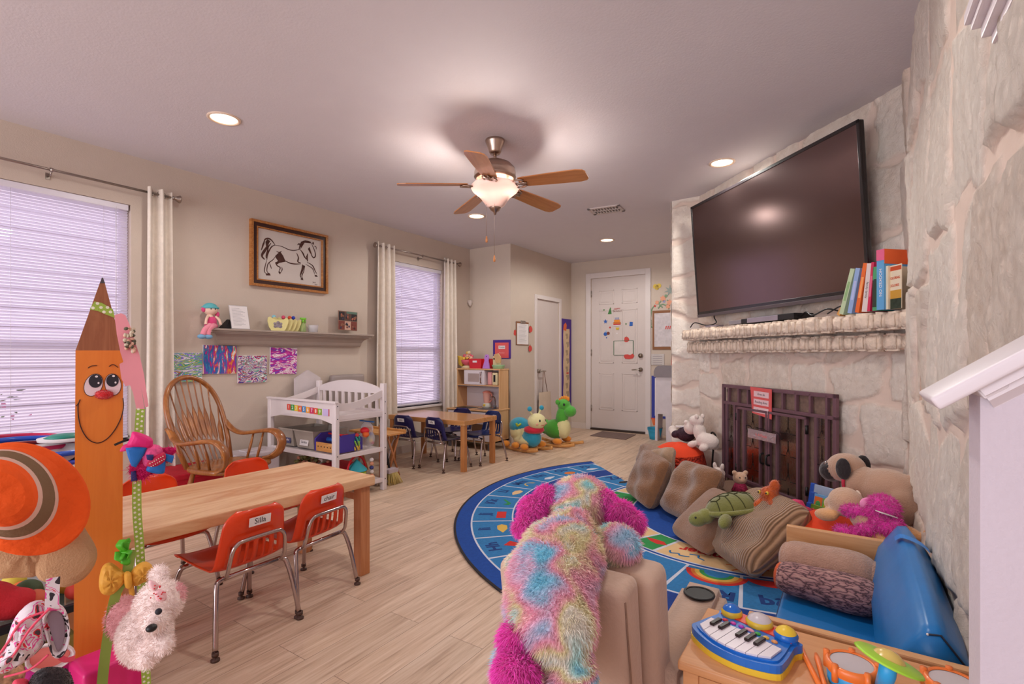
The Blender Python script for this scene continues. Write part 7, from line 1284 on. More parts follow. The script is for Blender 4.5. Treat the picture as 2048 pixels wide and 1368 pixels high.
for x, y, r_, c1_, c2_ in ((-.068, .070, .026, ky, kb), (0, .078, .032, ky, mat('drum_skin', '#c9c0c4', .3)), (.068, .070, .027, kb, ky)): b = MB(); b.lathe([(r_*.95, 0), (r_, .008), (r_*.86, .014)], c1_, (x, y, .036), 24); b.lathe([(r_*.86, .013), (r_*.7, .020), (r_*.35, .026), (0, .028)], c2_, (x, y, .036), 24); part('drum_pad', b, t)
nk_ = 8; 
for k in range(nk_):
    f0, f1 = k/nk_, (k+1)/nk_; g = lambda f, top: (-.088+.176*f, (.012 if top else -.062)+(-.028 if not top else .0)*sin(pi*f)*.6-(0 if top else 0)+(.018*(abs(2*f-1)**3) if not top else -.006*abs(2*f-1)))
    b = MB(); e_ = .0008; b.prism([(g(f0, 0)[0]+e_, g(f0, 0)[1]), (g(f1, 0)[0]-e_, g(f1, 0)[1]), (g(f1, 1)[0]-e_, g(f1, 1)[1]), (g(f0, 1)[0]+e_, g(f0, 1)[1])], .005, ivo, TR(0, 0, .0355)); part('white_key', b, t)
for k in (1, 2, 4, 5, 6): b = MB(); x = -.088+.176*k/nk_; b.box(x-.0055, -.028, .040, x+.0055, .012, .047, mat('key_dark', '#2c1c1c', .25), .0015); part('black_key', b, t)
for k, c_ in enumerate(('#d8324a', '#d84ab0', '#b040c0', '#f0a0b8', '#3fb04a', '#e8b84a', '#e89a5a')): b = MB(); x = -.062+.0205*k; b.ell((x, .032-.004*abs(k-3)*.3, .037), (.0075 if k != 3 else .012, .006, .004), mat('button_%d' % k, c_, .3)); part('button', b, t)
om = mat('toy_orange', '#ee7a34', .35, coat=.2); ob = mat('toy_cyan', '#2f9cd8', .35)
for i, (u0, v0, u1, v1, lab) in enumerate(((1598, 1290, 1640, 1372, 'left orange drumstick lying on the cabinet'), (1632, 1308, 1652, 1380, 'right orange drumstick lying on the cabinet'))):
    p, q = onz(u0, v0, ZT+.007), onz(u1, v1, ZT+.007); d_ = (q-p).normalized(); t = thing('drumstick', lab, 'drumstick', (p.x, p.y, ZT), group='orange drumsticks'); b = MB(); b.tube([p, p+d_*.02, p+d_*.05, p+d_*.17], [.004, .0068, .0055, .0058], om, 10); part('stick', b, t, True)
def drum(t, c, r_, h_, z0):
    b = MB(); b.lathe([(0, 0), (r_*.92, 0), (r_*.98, .01), (r_, h_-.014), (r_*.95, h_-.012)], ob, (c.x, c.y, z0), 28); dd = part('drum_shell', b, t, True); b = MB(); b.lathe([(r_*1.0, h_-.02), (r_*1.08, h_-.012), (r_*1.08, h_-.002), (r_*.98, h_+.003), (r_*.86, h_)], om, (c.x, c.y, z0), 28)
    for k in range(5): a = 2*pi*k/5+.3; b.tube([(c.x+r_*1.06*cos(a), c.y+r_*1.06*sin(a), z0+h_-.03), (c.x+r_*1.06*cos(a), c.y+r_*1.06*sin(a), z0+h_+.006)], .0065, om, 8)
    part('drum_rim', b, dd, True); b = MB(); b.lathe([(0, h_), (r_*.87, h_-.001)], mat('drum_skin'), (c.x, c.y, z0), 28); part('drum_head', b, dd, True)
c = onz(1703, 1325, ZT+.05); t = thing('toy_drum_kit', 'orange and blue toy drum kit with lime green cymbal', 'toy drum kit', (c.x, c.y, ZT)); drum(t, c, .046, .05, ZT); c2 = onz(1905, 1362, ZT+.05); c2.x = min(c2.x, .185); drum(t, c2, .044, .05, ZT)
cy = pix(1778, 1318, .94); cy2 = onz(1762, 1385, ZT+.02); b = MB(); b.box(c.x, c.y-.015, ZT, c2.x, c.y+.015, ZT+.018, ob, .005); b.tube([(cy.x-.005, c.y, ZT+.01), (cy.x-.003, cy.y+.0, cy.z-.03), (cy.x, cy.y, cy.z-.006)], .014, ob, 14); part('stand', b, t, True)
Mc = TR(cy.x, cy.y, cy.z, R(-12), R(16)); b = MB(); b.M = Mc; b.lathe([(0, .004), (.024, .003), (.052, .0), (.055, -.003), (.05, -.005), (0, -.002)], mat('toy_limegreen', '#a4d63c', .35), seg=40); cm2 = part('cymbal', b, t, True); b = MB(); b.M = Mc; b.lathe([(0, .016), (.012, .014), (.022, .008), (.027, .0)], mat('toy_amber', '#dcc06a', .25), seg=24); part('dome', b, cm2, True)
# ---------------------------------------------------------------- pencil board with its ribbons, hats and toys (left foreground)
def plane(u, v, tt):
    """upright plane through a point of the room, turned to the middle of the room near the camera"""
    o = pix(u, v, tt); n = Vector((-o.x, -o.y, 0)).normalized(); return frame((o.x, o.y, 0), (-n.y, n.x, 0), (0, 0, 1)), n
def onp(M, u, v):
    d = Vector(_ray(u, v)); n = M.to_3x3() @ Vector((0, 0, 1)); c = Vector((0, 0, CAMZ)); t = (M.translation-c).dot(n)/d.dot(n); return M.inverted() @ (c+d*t)
def pts2(M, L): return [tuple(onp(M, u, v)[:2]) for u, v in L]
def inflate(b, poly, prof, m, M, z0=0, wob=0, mf=None, sm=3):
    """soft solid on a star-shaped outline: rings (fraction, height) towards the middle"""
    P = [(p.x, p.y) for p in spl([(x, y, 0) for x, y in poly], sm, True)]; cx = sum(p[0] for p in P)/len(P); cy = sum(p[1] for p in P)/len(P); n = len(P); V = []
    for f, h in prof: V += [(cx+(x-cx)*f, cy+(y-cy)*f, z0+h+wob*sin(7*i*2*pi/n+f*5)*f*(1-f)*4) for i, (x, y) in enumerate(P)]
    for k in range(len(prof)-1): b.add(V[k*n:(k+2)*n], [[i, (i+1) % n, n+(i+1) % n, n+i] for i in range(n)], (mf(k) if mf else m), True, M)
    b.add(V[:n], [list(range(n))[::-1]], m, False, M); b.add(V[-n:], [list(range(n))], (mf(len(prof)-2) if mf else m), False, M)
DOME = [(1, 0), (1.0, .15), (.9, .5), (.7, .8), (.4, .95), (.12, 1)]
def dome(h): return [(f, z*h) for f, z in DOME]
def ribbon(b, path, w, m, M, wz=0):
    P = spl([(*onp(M, u, v)[:2], z) for u, v, z in path], 6); V = []
    for i, p in enumerate(P):
        d = (P[min(i+1, len(P)-1)]-P[max(i-1, 0)]); s_ = Vector((-d.y, d.x, 0)).normalized()*w/2; V += [p-s_, p+s_, p+s_+Vector((0, 0, .0012)), p-s_+Vector((0, 0, .0012))]
    n = len(P); b.add(V, [[4*i+j, 4*i+(j+1) % 4, 4*i+4+(j+1) % 4, 4*i+4+j] for i in range(n-1) for j in range(4)]+[[3, 2, 1, 0], [4*n-4, 4*n-3, 4*n-2, 4*n-1]], m, False, M); return P
MP, nP = plane(195, 900, 1.50); FR = .021
yl = wood('pencil_orange', '#d0661c', '#e07f30', 'Z', 1.2, .42, ring=2, coat=.2); rw_ = wood('pencil_bare_wood', '#8f5638', '#b07450', 'Z', 1.6, .5, ring=4); lnm = mat('painted_line', '#3a1a14', .6)
o = MP.translation; t = thing('pencil_board', 'tall wooden pencil-shaped board with painted smiling face and red nose', 'decoration', (o.x, o.y, 0))
L = pts2(MP, [(151.5, 701), (246, 701), (250, 800), (247, 950)]); xb = onp(MP, 146, 1100).x; xb2 = onp(MP, 243, 1100).x
b = MB(); b.prism([L[0], L[1], (xb2, 0), (xb, 0)], FR, yl, MP); part('painted_body', b, t, True)
b = MB(); b.prism(pts2(MP, [(151.5, 701), (246, 701), (209, 566), (200, 566)]), FR, rw_, MP); part('wooden_point', b, t, True); b = MB(); b.prism(pts2(MP, [(199.5, 568), (210, 568), (206, 557), (203.5, 557)]), FR+.0005, mat('pencil_lead', '#4a4448', .5), MP); part('pencil_tip', b, t, True)
MF = MP @ Matrix.Translation((0, 0, FR)); ew = mat('eye_white', '#e0ccd0', .4)
def ellp(b, u, v, ru, rv, m, z, h=.0012, rot=0):
    c = onp(MF, u, v); e = onp(MF, u+ru, v); f = onp(MF, u, v+rv); a = (e-c).length; q = (f-c).length
    b.prism([(c.x+a*cos(s_)*cos(rot)-q*sin(s_)*sin(rot), c.y+a*cos(s_)*sin(rot)+q*sin(s_)*cos(rot)) for s_ in [2*pi*i/24 for i in range(24)]], h, m, MF @ Matrix.Translation((0, 0, z)))
for (u, v, ru, rv, rt), (pu, pv, pr) in (((187, 770, 17.5, 22, -.25), (191, 762, 13.5)), ((226, 769, 15.5, 21, .1), (225, 761, 12.5))):
    b = MB(); ellp(b, u, v, ru+1.2, rv+1.2, lnm, .0002, rot=rt); ellp(b, u, v, ru, rv, ew, .0007, rot=rt); ellp(b, pu, pv, pr, pr, ink, .0014); ellp(b, pu+2, pv-9, 3, 2, paper, .002); ellp(b, pu+6, pv+4, 2, 2, paper, .002); part('painted_eye', b, t, True)
b = MB(); nm_ = mat('pompom_red', '#d81f24', .95, bump=.6, bs=200, sheen=.5); c = MF @ onp(MF, 208, 789); b.ell(c, (.020, .021, .0125), nm_, seg=20); furmesh(b, 1200, .004, .001, 5, comb=(0, 0, 0)); part('pompom_nose', b, t, True)
def line(b, L, r=.0011): b.tube([MF @ Vector((*onp(MF, u, v)[:2], .0012)) for u, v in spl2(L)], r, lnm, 5)
def spl2(L): return [(p.x, p.y) for p in spl([(u, v, 0) for u, v in L], 6)]
b = MB(); line(b, [(160, 799), (156, 812), (157, 835), (163, 858), (176, 878), (194, 886), (212, 879), (228, 862), (241, 838), (247, 815), (246, 796)], .0013); line(b, [(160, 799), (157, 806), (152, 812)]); part('painted_smile', b, t, True)
b = MB(); line(b, [(176, 736), (183, 732), (194, 731)]); line(b, [(218, 733), (226, 729), (236, 735)]); part('painted_brows', b, t, True)
# polka ribbon around the point and hanging down the side
pg = mat('ribbon_green', '#9db848', .6, bump=.3, bs=300); pdot = mat('ribbon_dot', '#e8e4cc', .6)
b = MB(); b.prism(pts2(MF, [(179, 619), (189, 603), (204, 606), (226, 619), (230, 636), (212, 629), (196, 622)]), .0015, pg, MF)
for u, v in ((186, 616), (195, 607), (202, 615), (208, 624), (215, 615), (221, 624)): c = onp(MF, u, v); b.lathe([(0, .0003), (.0042, 0)], pdot, M=MF @ Matrix.Translation((c.x, c.y, .0016)), seg=12)
single('polka_ribbon', b, 'green polka dot ribbon wrapped round the pencil point', 'ribbon')
MR, _ = plane(290, 1000, 1.42); b = MB(); path = [(281, 818, 0), (277, 880, .003), (274, 945, 0), (274, 1020, .004), (279, 1090, 0), (284, 1180, .003), (288, 1270, 0), (294, 1390, .003), (300, 1520, 0)]; P = ribbon(b, path, .021, pg, MR); s_ = 0; k = 0
for i in range(len(P)-1):
    seg = (P[i+1]-P[i]).length; 
    while s_ < seg: q = P[i].lerp(P[i+1], s_/seg); b.lathe([(0, .0003), (.0031, 0)], pdot, M=MR @ Matrix.Translation((q.x+(.0048 if k % 2 else -.0048), q.y, q.z+.0014)), seg=10); s_ += .0068; k += 1
    s_ -= seg
single('polka_ribbon', b, 'long green polka dot ribbon hanging down beside the pencil', 'ribbon')
# pink wooden letter
pkw = mat('letter_pink', '#ec9aa4', .4); MQ, _ = plane(262, 720, 1.478); t = thing('wooden_letter', 'pink wooden letter with a fabric flower leaning on the pencil point', 'letter', tuple((MQ @ onp(MQ, 280, 820))))
L = [(229, 631), (242, 627), (251, 631), (261, 654), (270, 684), (279, 710), (288, 750), (297, 812), (290, 814), (282, 772), (289, 819), (274, 823), (266, 785), (260, 770), (251, 772), (243, 757), (239, 728), (247, 724), (241, 705), (234, 670)]
b = MB(); b.prism(pts2(MQ, L), .016, pkw, MQ); part('letter_body', b, t, True); b = MB(); rnd = random.Random(5); fm = [mat('petal_peach', '#d8a890', .8), mat('petal_cream', '#c8b8a0', .8), mat('petal_olive', '#5f5a48', .8)]
for k in range(34): c = onp(MQ, 259+rnd.uniform(-9, 9), 682+rnd.uniform(-24, 22)); b.ell(MQ @ Vector((c.x, c.y, .018+rnd.uniform(0, .012))), (.006, .006, .004), fm[k % 3], rot=(rnd.random()*3, rnd.random()*3, 0), seg=8, rings=5)
part('fabric_flower', b, t, True)
# bird-shaped hair bow
MB_, _ = plane(290, 910, 1.38); hp_ = mat('bow_hot_pink', '#e01f78', .6); sb_ = mat('bow_blue', '#1f6fc0', .55); nb_ = mat('bow_navy', '#28286a', .6); t = thing('parrot_bow', 'hot pink and blue bird-shaped hair bow clipped on the ribbon', 'hair bow', tuple(MB_ @ onp(MB_, 290, 960)))
b = MB(); inflate(b, pts2(MB_, [(262, 872), (266, 862), (285, 866), (303, 875), (306, 884), (302, 894), (280, 893), (255, 890)]), dome(.02), hp_, MB_, .012); inflate(b, pts2(MB_, [(240, 900), (250, 888), (275, 886), (305, 892), (300, 897), (270, 895), (246, 902)]), dome(.01), hp_, MB_, .008); part('pink_hat', b, t, True)
b = MB(); inflate(b, pts2(MB_, [(251, 894), (275, 890), (297, 888), (290, 905), (272, 933), (263, 930), (256, 912)]), dome(.012), sb_, MB_, .014, sm=1); part('blue_beak', b, t, True)
b = MB(); inflate(b, pts2(MB_, [(294, 890), (318, 890), (326, 905), (312, 925), (290, 932), (285, 915)]), dome(.02), mat('bow_pink_dots', '#e8528e', .7, var=.3, vs=90), MB_, .006); inflate(b, pts2(MB_, [(292, 938), (300, 925), (318, 920), (330, 915), (329, 942), (318, 946), (300, 943)]), dome(.014), sb_, MB_, .012); inflate(b, pts2(MB_, [(328, 905), (348, 910), (344, 925), (330, 920)]), dome(.008), sb_, MB_, .012, sm=1); part('wings', b, t, True)
b = MB(); inflate(b, pts2(MB_, [(293, 928), (305, 912), (328, 902), (330, 918), (312, 930)]), dome(.012), red if 0 else mat('bow_crimson', '#c01f4a'), MB_, .022)
for k in range(14): c = onp(MB_, 300+2.1*k, 926-1.2*k+(4 if k % 2 else -3)); b.ell(MB_ @ Vector((c.x, c.y, .034)), .0014, pdot, seg=6, rings=4)
part('dotted_wing', b, t, True); b = MB(); inflate(b, pts2(MB_, [(262, 925), (300, 905), (335, 895), (352, 903), (300, 950), (276, 960), (262, 950)]), dome(.012), hp_, MB_, -.004); furmesh(b, 2600, .022, .0016, 6, comb=(0, 0, -.2), jitter=.7); part('feather_fluff', b, t, True)
b = MB(); inflate(b, pts2(MB_, [(262, 942), (272, 940), (275, 960), (262, 962)]), dome(.006), nb_, MB_, .008, sm=1); part('checked_tail', b, t, True); b = MB(); inflate(b, pts2(MB_, [(292, 906), (307, 906), (306, 918), (294, 916)]), dome(.006), nb_, MB_, .028, sm=1); part('checked_patch', b, t, True); b = MB(); ribbon(b, [(258, 878, .01), (245, 882, .012), (229, 889, .01)], .006, blk, MB_); part('black_quill', b, t, True)
# plain green ribbon, rosette and yellow bow
MG, _ = plane(245, 1130, 1.36); pgl = mat('ribbon_plain_green', '#8fa84a', .6); b = MB(); ribbon(b, [(262, 1100, .0), (252, 1150, .01), (232, 1185, .012), (219, 1250, .01), (208, 1330, .006), (200, 1420, .004)], .023, pgl, MG); single('plain_ribbon', b, 'plain olive green ribbon curving down across the pencil', 'ribbon')
b = MB(); gb = mat('rosette_green', '#4fae22', .5); 
for k in range(5): q = 2*pi*k/5; b.tube(spl([MG @ Vector((*onp(MG, 248, 1100)[:2], .01)), MG @ Vector((*onp(MG, 248+12*cos(q), 1100+22*sin(q))[:2], .022)), MG @ Vector((*onp(MG, 248+9*cos(q+.6), 1100+24*sin(q+.6))[:2], .012))]), .008, gb, 8, flat=(.35, 1.3))
single('green_rosette', b, 'bright green ribbon rosette above the yellow bow', 'hair bow')
yb = mat('bow_yellow', '#e0a23a', .6, bump=.3, bs=60); t = thing('yellow_bow', 'mustard yellow fabric bow hanging on the pencil edge', 'hair bow', tuple(MG @ onp(MG, 255, 1190))); 
for L, h_ in (([(255, 1150), (240, 1135), (222, 1122), (205, 1130), (198, 1160), (203, 1182), (222, 1186), (240, 1172)], .022), ([(258, 1150), (272, 1128), (292, 1120), (306, 1132), (304, 1152), (285, 1162), (268, 1168)], .020)):
    b = MB(); inflate(b, pts2(MG, L), dome(h_), yb, MG, .012, wob=.004); part('loop', b, t, True)
b = MB(); inflate(b, pts2(MG, [(248, 1140), (262, 1140), (264, 1168), (250, 1168)]), dome(.018), yb, MG, .022); part('knot', b, t, True); b = MB(); inflate(b, pts2(MG, [(255, 1160), (268, 1162), (270, 1190), (258, 1185)]), dome(.006), yb, MG, .012, sm=1); part('tail', b, t, True)
# orange bucket hat
ohm = mat('hat_orange', '#f05a14', .8, var=.06, vs=14, bump=1.0, bs=22); ohb = mat('hat_band_taupe', '#7d6248', .85, bump=.3); ohw = mat('hat_piping', '#dcb4a4', .8); MH, _ = plane(60, 1000, 1.22)
def ring2(c, rx, ry, rot, n=44): return [(c[0]+rx*cos(q)*cos(rot)-ry*sin(q)*sin(rot), c[1]+rx*cos(q)*sin(rot)+ry*sin(q)*cos(rot)) for q in [2*pi*i/n for i in range(n)]]
def loft(b, M, rings, mf, wob=0):
    n = 44; V = []
    for k, (c, rx, ry, rot, z) in enumerate(rings): V += [(*onp(M, u, v)[:2], z+wob*sin(7*i*2*pi/n+2*k)*sin(pi*k/len(rings))) for i, (u, v) in enumerate(ring2(c, rx, ry, rot))]
    for k in range(len(rings)-1): b.add(V[k*n:(k+2)*n], [[i, n+i, n+(i+1) % n, (i+1) % n] for i in range(n)], mf(k), True, M)
t = thing('bucket_hat', 'orange bucket hat with taupe and white band hanging on the pencil', 'hat', tuple(MH @ onp(MH, 60, 1110)))
b = MB(); loft(b, MH, [((42, 1000), 118, 100, .25, .004), ((44, 998), 139, 112, .25, 0), ((42, 998), 136, 110, .25, .005), ((30, 992), 118, 98, .3, .012), ((18, 985), 100, 88, .35, .026)], lambda k: ohm, 0); part('brim', b, t, True)
b = MB(); loft(b, MH, [((18, 985), 101, 88, .35, .025), ((15, 983), 96, 84, .35, .031)], lambda k: ohw); loft(b, MH, [((15, 983), 96, 84, .35, .031), ((6, 978), 80, 70, .35, .052)], lambda k: ohb); loft(b, MH, [((6, 978), 80, 70, .35, .052), ((3, 976), 74, 64, .35, .060)], lambda k: ohw); part('hat_band', b, t, True)
b = MB(); loft(b, MH, [((3, 976), 74, 64, .35, .060), ((2, 975), 66, 56, .35, .074), ((2, 975), 50, 43, .35, .083), ((2, 978), 25, 20, .35, .084), ((2, 980), 1, 1, .35, .083)], lambda k: ohm, .0); part('crown', b, t, True)
# beige cap
MC_, _ = plane(100, 1100, 1.30); bcm = mat('cap_beige', '#c49a72', .85, bump=.35, bs=220, var=.04, vs=20); t = thing('baseball_cap', 'beige baseball cap hanging under the orange bucket hat', 'hat', tuple(MC_ @ onp(MC_, 80, 1165)))
b = MB(); inflate(b, pts2(MC_, [(-60, 1060), (40, 1040), (120, 1040), (150, 1060), (120, 1110), (80, 1150), (30, 1156), (-40, 1150)]), dome(.05), bcm, MC_, -.01, wob=.004); part('crown', b, t, True)
b = MB(); inflate(b, pts2(MC_, [(80, 1090), (125, 1050), (152, 1030), (172, 1056), (192, 1092), (188, 1122), (166, 1150), (130, 1166), (98, 1158), (72, 1142)]), dome(.02), bcm, MC_, .03); part('bill', b, t, True)
# floral bonnet with grey lining
MK, _ = plane(70, 1260, 1.22); flo = bpy.data.materials.new('floral_print'); flo.use_nodes = True; nt = flo.node_tree; pb = nt.nodes['Principled BSDF']; pb.inputs['Roughness'].default_value = .8; tcn = nd(nt, 'ShaderNodeTexCoord'); nz = nd(nt, 'ShaderNodeTexNoise', i_Scale=26.0, i_Detail=1.0, i_Distortion=1.5); nt.links.new(tcn.outputs['Object'], nz.inputs['Vector']); rr_ = nd(nt, 'ShaderNodeValToRGB'); rr_.color_ramp.interpolation = 'CONSTANT'; e = rr_.color_ramp.elements; e[0].position = 0; e[0].color = hexc('#2f262c'); e[1].position = .62; e[1].color = hexc('#d8263a')
for p, c_ in ((.37, '#dcd2d6'), (.53, '#e04a9a'), (.57, '#dcd2d6'), (.66, '#4a3a40')): q_ = e.new(p); q_.color = hexc(c_)
nt.links.new(nz.outputs['Fac'], rr_.inputs['Fac']); nt.links.new(rr_.outputs[0], pb.inputs['Base Color'])
pip = mat('piping_pink', '#e8546e', .7); t = thing('floral_bonnet', 'pink, red and black floral baby bonnet with grey lining', 'hat', tuple(MK @ onp(MK, 70, 1340)))
b = MB(); inflate(b, pts2(MK, [(92, 1205), (60, 1205), (30, 1235), (15, 1275), (0, 1310), (-25, 1335), (0, 1345), (50, 1320), (85, 1290), (100, 1260)]), dome(.05), flo, MK, 0, wob=.004); part('outer_cloth', b, t, True)
b = MB(); inflate(b, pts2(MK, [(100, 1200), (125, 1206), (137, 1235), (136, 1275), (122, 1300), (104, 1298), (92, 1260), (84, 1225)]), [(1, 0), (1.02, .018), (.92, .026), (.74, .016)], flo, MK, .02); part('rim', b, t, True); b = MB(); inflate(b, pts2(MK, [(102, 1210), (120, 1214), (129, 1240), (126, 1272), (116, 1290), (108, 1275), (98, 1240), (94, 1222)]), [(1, 0), (.9, .001), (.3, .002)], mat('lining_grey', '#8a7884', .7), MK, .040); part('lining', b, t, True)
for L in ([(100, 1200, .052), (60, 1240, .058), (30, 1290, .05), (5, 1330, .03)], [(88, 1208, .05), (45, 1228, .045), (20, 1270, .03), (-5, 1310, .012)], [(96, 1290, .055), (60, 1320, .05), (10, 1342, .03)]): b = MB(); b.tube(spl([MK @ Vector((*onp(MK, u, v)[:2], z)) for u, v, z in L]), .0028, pip, 6); part('piping', b, t, True)
b = MB(); ribbon(b, [(106, 1150, .02), (104, 1180, .03), (103, 1206, .045)], .026, flo, MK); part('hanging_loop', b, t, True)
b = MB(); ribbon(b, [(150, 1315, .0), (130, 1318, .004), (108, 1300, .01)], .012, pip, MK); part('tie', b, t, True)
# small furry hats and plate lower down
b = MB(); M6, _ = plane(100, 1370, 1.24); inflate(b, pts2(M6, [(55, 1390), (62, 1355), (85, 1336), (115, 1334), (140, 1345), (150, 1400), (100, 1420)]), dome(.05), pbk, M6); furmesh(b, 2500, .012, .0015, 7); single('black_fur_hat', b, 'fuzzy black hat at the very bottom left of the pencil', 'hat')
M7, _ = plane(90, 1310, 1.36); b = MB(); inflate(b, pts2(M7, [(50, 1330), (60, 1300), (100, 1285), (140, 1290), (150, 1310), (120, 1335), (80, 1345)]), [(1, 0), (1, .006), (.93, .010), (.85, .004)], paper, M7); inflate(b, pts2(M7, [(60, 1325), (66, 1303), (100, 1292), (132, 1296), (140, 1308), (115, 1328), (80, 1336)]), [(1, 0), (.95, .002), (.4, .003)], mat('plate_coral', '#f08a80', .5), M7, .004); single('coral_visor', b, 'coral striped sun visor with a white rim behind the bonnet', 'hat')
b = MB(); M8, _ = plane(20, 1345, 1.30); inflate(b, pts2(M8, [(-40, 1330), (10, 1322), (45, 1330), (50, 1352), (20, 1400), (-40, 1400)]), dome(.04), mat('leopard_cloth', '#b08a6a', .8, var=.75, vs=55), M8); single('leopard_cap', b, 'brown leopard print cap in the bottom left corner', 'hat')
M9, _ = plane(30, 1365, 1.20); b = MB(); inflate(b, pts2(M9, [(20, 1400), (24, 1368), (34, 1358), (54, 1358), (60, 1372), (56, 1400)]), dome(.03), mat('coral_knit', '#f0506a', .8, bump=.4), M9); single('coral_bootie', b, 'bright coral knitted bootie in the bottom left corner', 'bootie')
M10, _ = plane(110, 1330, 1.45); b = MB(); inflate(b, pts2(M10, [(40, 1345), (80, 1320), (150, 1300), (160, 1400), (40, 1410)]), dome(.04), mat('magenta_cloth', '#a8106e', .8), M10); single('magenta_bag', b, 'magenta cloth bag behind the black fur hat', 'bag')
# rack with glass shelf and toys behind the hats
gls = mat('shelf_glass', '#6f8a8a', .08, alpha=.5); drk = mat('rack_metal', '#2c3238', .4, .6); c = pix(60, 1200, 1.62); rk2 = thing('glass_rack', 'dark-edged glass display rack behind the hanging hats', 'rack', (c.x, c.y, 0), R(0)); RX, RY = c.x, c.y
b = MB(); b.box(RX-.30, RY-.34, .395, RX+.10, RY+.16, .405, gls); part('glass_shelf', b, rk2, True); b = MB(); b.box(RX+.095, RY-.34, .388, RX+.112, RY+.16, .412, drk, .002); b.box(RX-.30, RY+.155, .388, RX+.11, RY+.17, .412, drk, .002); part('shelf_edge', b, rk2, True)
for x, y in ((RX-.29, RY+.15), (RX+.09, RY+.15), (RX-.29, RY-.33), (RX+.09, RY-.33)): b = MB(); b.box(x-.01, y-.01, 0, x+.01, y+.01, .86, drk, .002); part('post', b, rk2, True)
b = MB(); b.box(RX-.20, RY-.20, .86, RX+.11, RY+.17, .872, drk, .002); part('top_shelf', b, rk2, True); b = MB(); b.box(RX-.30, RY-.34, .10, RX+.10, RY+.16, .115, drk); part('lower_shelf', b, rk2, True)
rnd = random.Random(12); cols_ = ['#c83a2c', '#d8a03a', '#5a7a3a', '#8a6a2c', '#c85a3a', '#3a4a2a', '#e06a2c', '#d8c04a']
labs = ['small red toy ball on the glass rack', 'ochre toy ball on the glass rack', 'green toy ball on the glass rack', 'mustard brown toy ball on the glass rack', 'rust toy ball on the glass rack', 'dark olive toy ball on the glass rack', 'bright orange toy ball on the glass rack', 'pale yellow toy ball on the glass rack']
for k in range(8): b = MB(); x, y = RX+.05-.085*(k % 4)*.9, RY+.10-.10*(k//4); r_ = .028+.006*(k % 3); b.ell((x, y, .405+r_), r_, mat('rack_toy%d' % k, cols_[k], .6)); single('toy_ball', b, labs[k], 'ball', 'toy balls on the glass rack')
b = MB(); addblob(b, [((RX+.02, RY-.12, .47), (.07, .09, .06), None, mat('crimson_cloth', '#c0202c', .8, bump=.5)), ((RX+.05, RY-.05, .45), (.05, .06, .045), None, mat('crimson_cloth'))], .012, 3); single('red_bundle', b, 'crumpled crimson cloth bundle on the glass shelf', 'bundle')
b = MB(); b.box(RX-.26, RY-.30, .115, RX+.07, RY+.10, .30, mat('olive_box', '#8c7a3a', .6), .01); single('olive_box', b, 'olive yellow box under the glass shelf', 'box')
b = MB(); c = pix(62, 914, 1.60); b.lathe([(0, 0), (.10, 0), (.14, .035), (.145, .035), (.105, -.003+.003), (0, .004)], paper, (c.x, c.y, .873), 32); single('white_basin', b, 'white basin carrying the coloured rings on top of the rack', 'basin')
# rings on top of the rack
def hoop(u, v, tt, r_, th, m, lab, rx_=0, cat='ring'): c = pix(u, v, tt); b = MB(); b.tube([(r_*cos(q), r_*sin(q), 0) for q in [2*pi*i/48 for i in range(48)]], th, m, 10, closed=True); single('toy_ring', b, lab, cat, loc=(c.x, c.y, c.z), rot=(R(rx_), R(4), 0))
hoop(70, 893, 1.62, .155, .0085, mat('ring_blue', '#2255c8', .3, coat=.3), 'bright blue plastic ring on the rack behind the orange hat', -3); hoop(60, 903, 1.64, .145, .0085, mat('ring_maroon', '#7a1226', .4), 'maroon ring just inside the bright blue ring', -3); hoop(50, 884, 1.74, .14, .007, mat('ring_crimson', '#c8285a', .4), 'crimson ring behind the blue ring', -3)
hoop(62, 914, 1.60, .15, .0075, mat('ring_indigo', '#3a48b8', .35), 'indigo ring lowest under the blue ring', -3)
c = pix(130, 874, 1.72); b = MB(); b.lathe([(.0, .012), (.035, .010), (.055, 0), (0, 0)], mat('teal_lid', '#2f8a7a', .4), (c.x, c.y, c.z), 24); b.lathe([(0, -.012), (.07, -.010), (.072, 0), (0, .0)], paper, (c.x, c.y, c.z), 24); single('teal_lid', b, 'teal lid on a white plate behind the blue ring', 'lid')
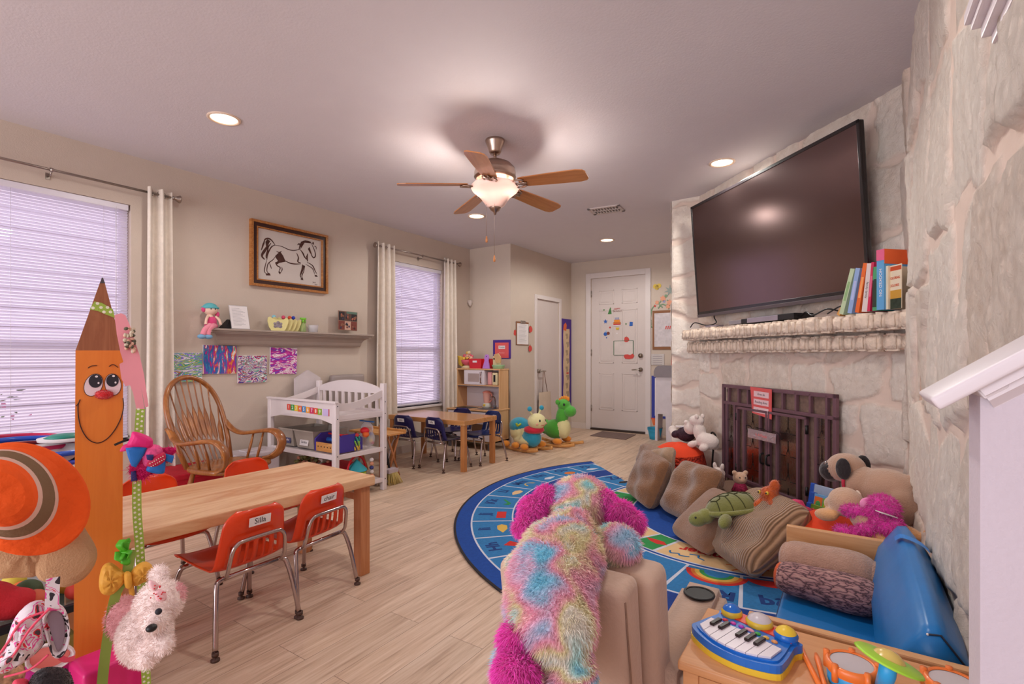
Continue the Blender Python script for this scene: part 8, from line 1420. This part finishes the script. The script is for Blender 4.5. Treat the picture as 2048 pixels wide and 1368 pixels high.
# pale pink teddy hanging beside the pencil
ptw = mat('teddy_pale_pink', '#fae6e0', .95, var=.06, vs=14, sheen=.5); ptk = mat('teddy_pink', '#eeb0b4', .95, var=.06, sheen=.5); c0 = pix(310, 1240, 1.30); t = thing('white_teddy', 'pale pink and white plush teddy with a dotted bow beside the pencil', 'soft toy', tuple(c0-Vector((0, 0, .12))))
def Q(u, v, tt): return tuple(pix(u, v, tt)-(c0-Vector((0, 0, .12))))
b = MB(); addblob(b, [(Q(318, 1205, 1.30), (.050, .052, .055), None, ptw), (Q(310, 1245, 1.25), (.028, .03, .03), None, ptw), (Q(290, 1270, 1.34), (.06, .06, .075), None, ptw), (Q(248, 1235, 1.36), (.035, .04, .055), None, ptk), cap(Q(300, 1260, 1.28), Q(338, 1300, 1.24), .024, ptw), cap(Q(285, 1290, 1.28), Q(300, 1330, 1.24), .026, ptw), (Q(350, 1188, 1.32), (.026, .022, .028), None, ptk), (Q(318, 1150, 1.34), (.022, .02, .026), None, ptw)], .007, 3); furmesh(b, 14000, .011, .0014, 9, comb=(0, 0, -.4)); part('body', b, t)
b = MB(); b.ell(Q(317, 1223, 1.235), .0075, ink); part('eye', b, t); b = MB(); b.ell(Q(303, 1256, 1.212), (.011, .012, .009), blk); part('nose', b, t)
dp = mat('dotted_ribbon', '#f0c0c4', .6); M5, _ = plane(308, 1185, 1.235); b = MB(); inflate(b, pts2(M5, [(308, 1183), (297, 1168), (302, 1160), (318, 1170)]), dome(.008), dp, M5); inflate(b, pts2(M5, [(310, 1186), (318, 1178), (332, 1184), (332, 1200), (314, 1202)]), dome(.008), dp, M5)
rnd = random.Random(3)
for k in range(16): c = onp(M5, 310+rnd.uniform(-9, 20), 1184+rnd.uniform(-16, 14)); b.ell(M5 @ Vector((c.x, c.y, .008)), .0018, red, seg=6, rings=4)
part('dotted_bow', b, t, True)
b = MB(); cb = pix(262, 1345, 1.45); b.box(cb.x-.08, cb.y-.12, 0, cb.x+.04, cb.y+.035, .37, mat('magenta_plastic', '#e0287a', .35), .012, seg=3); single('magenta_bin', b, 'bright magenta plastic bin standing behind the white teddy', 'bin')
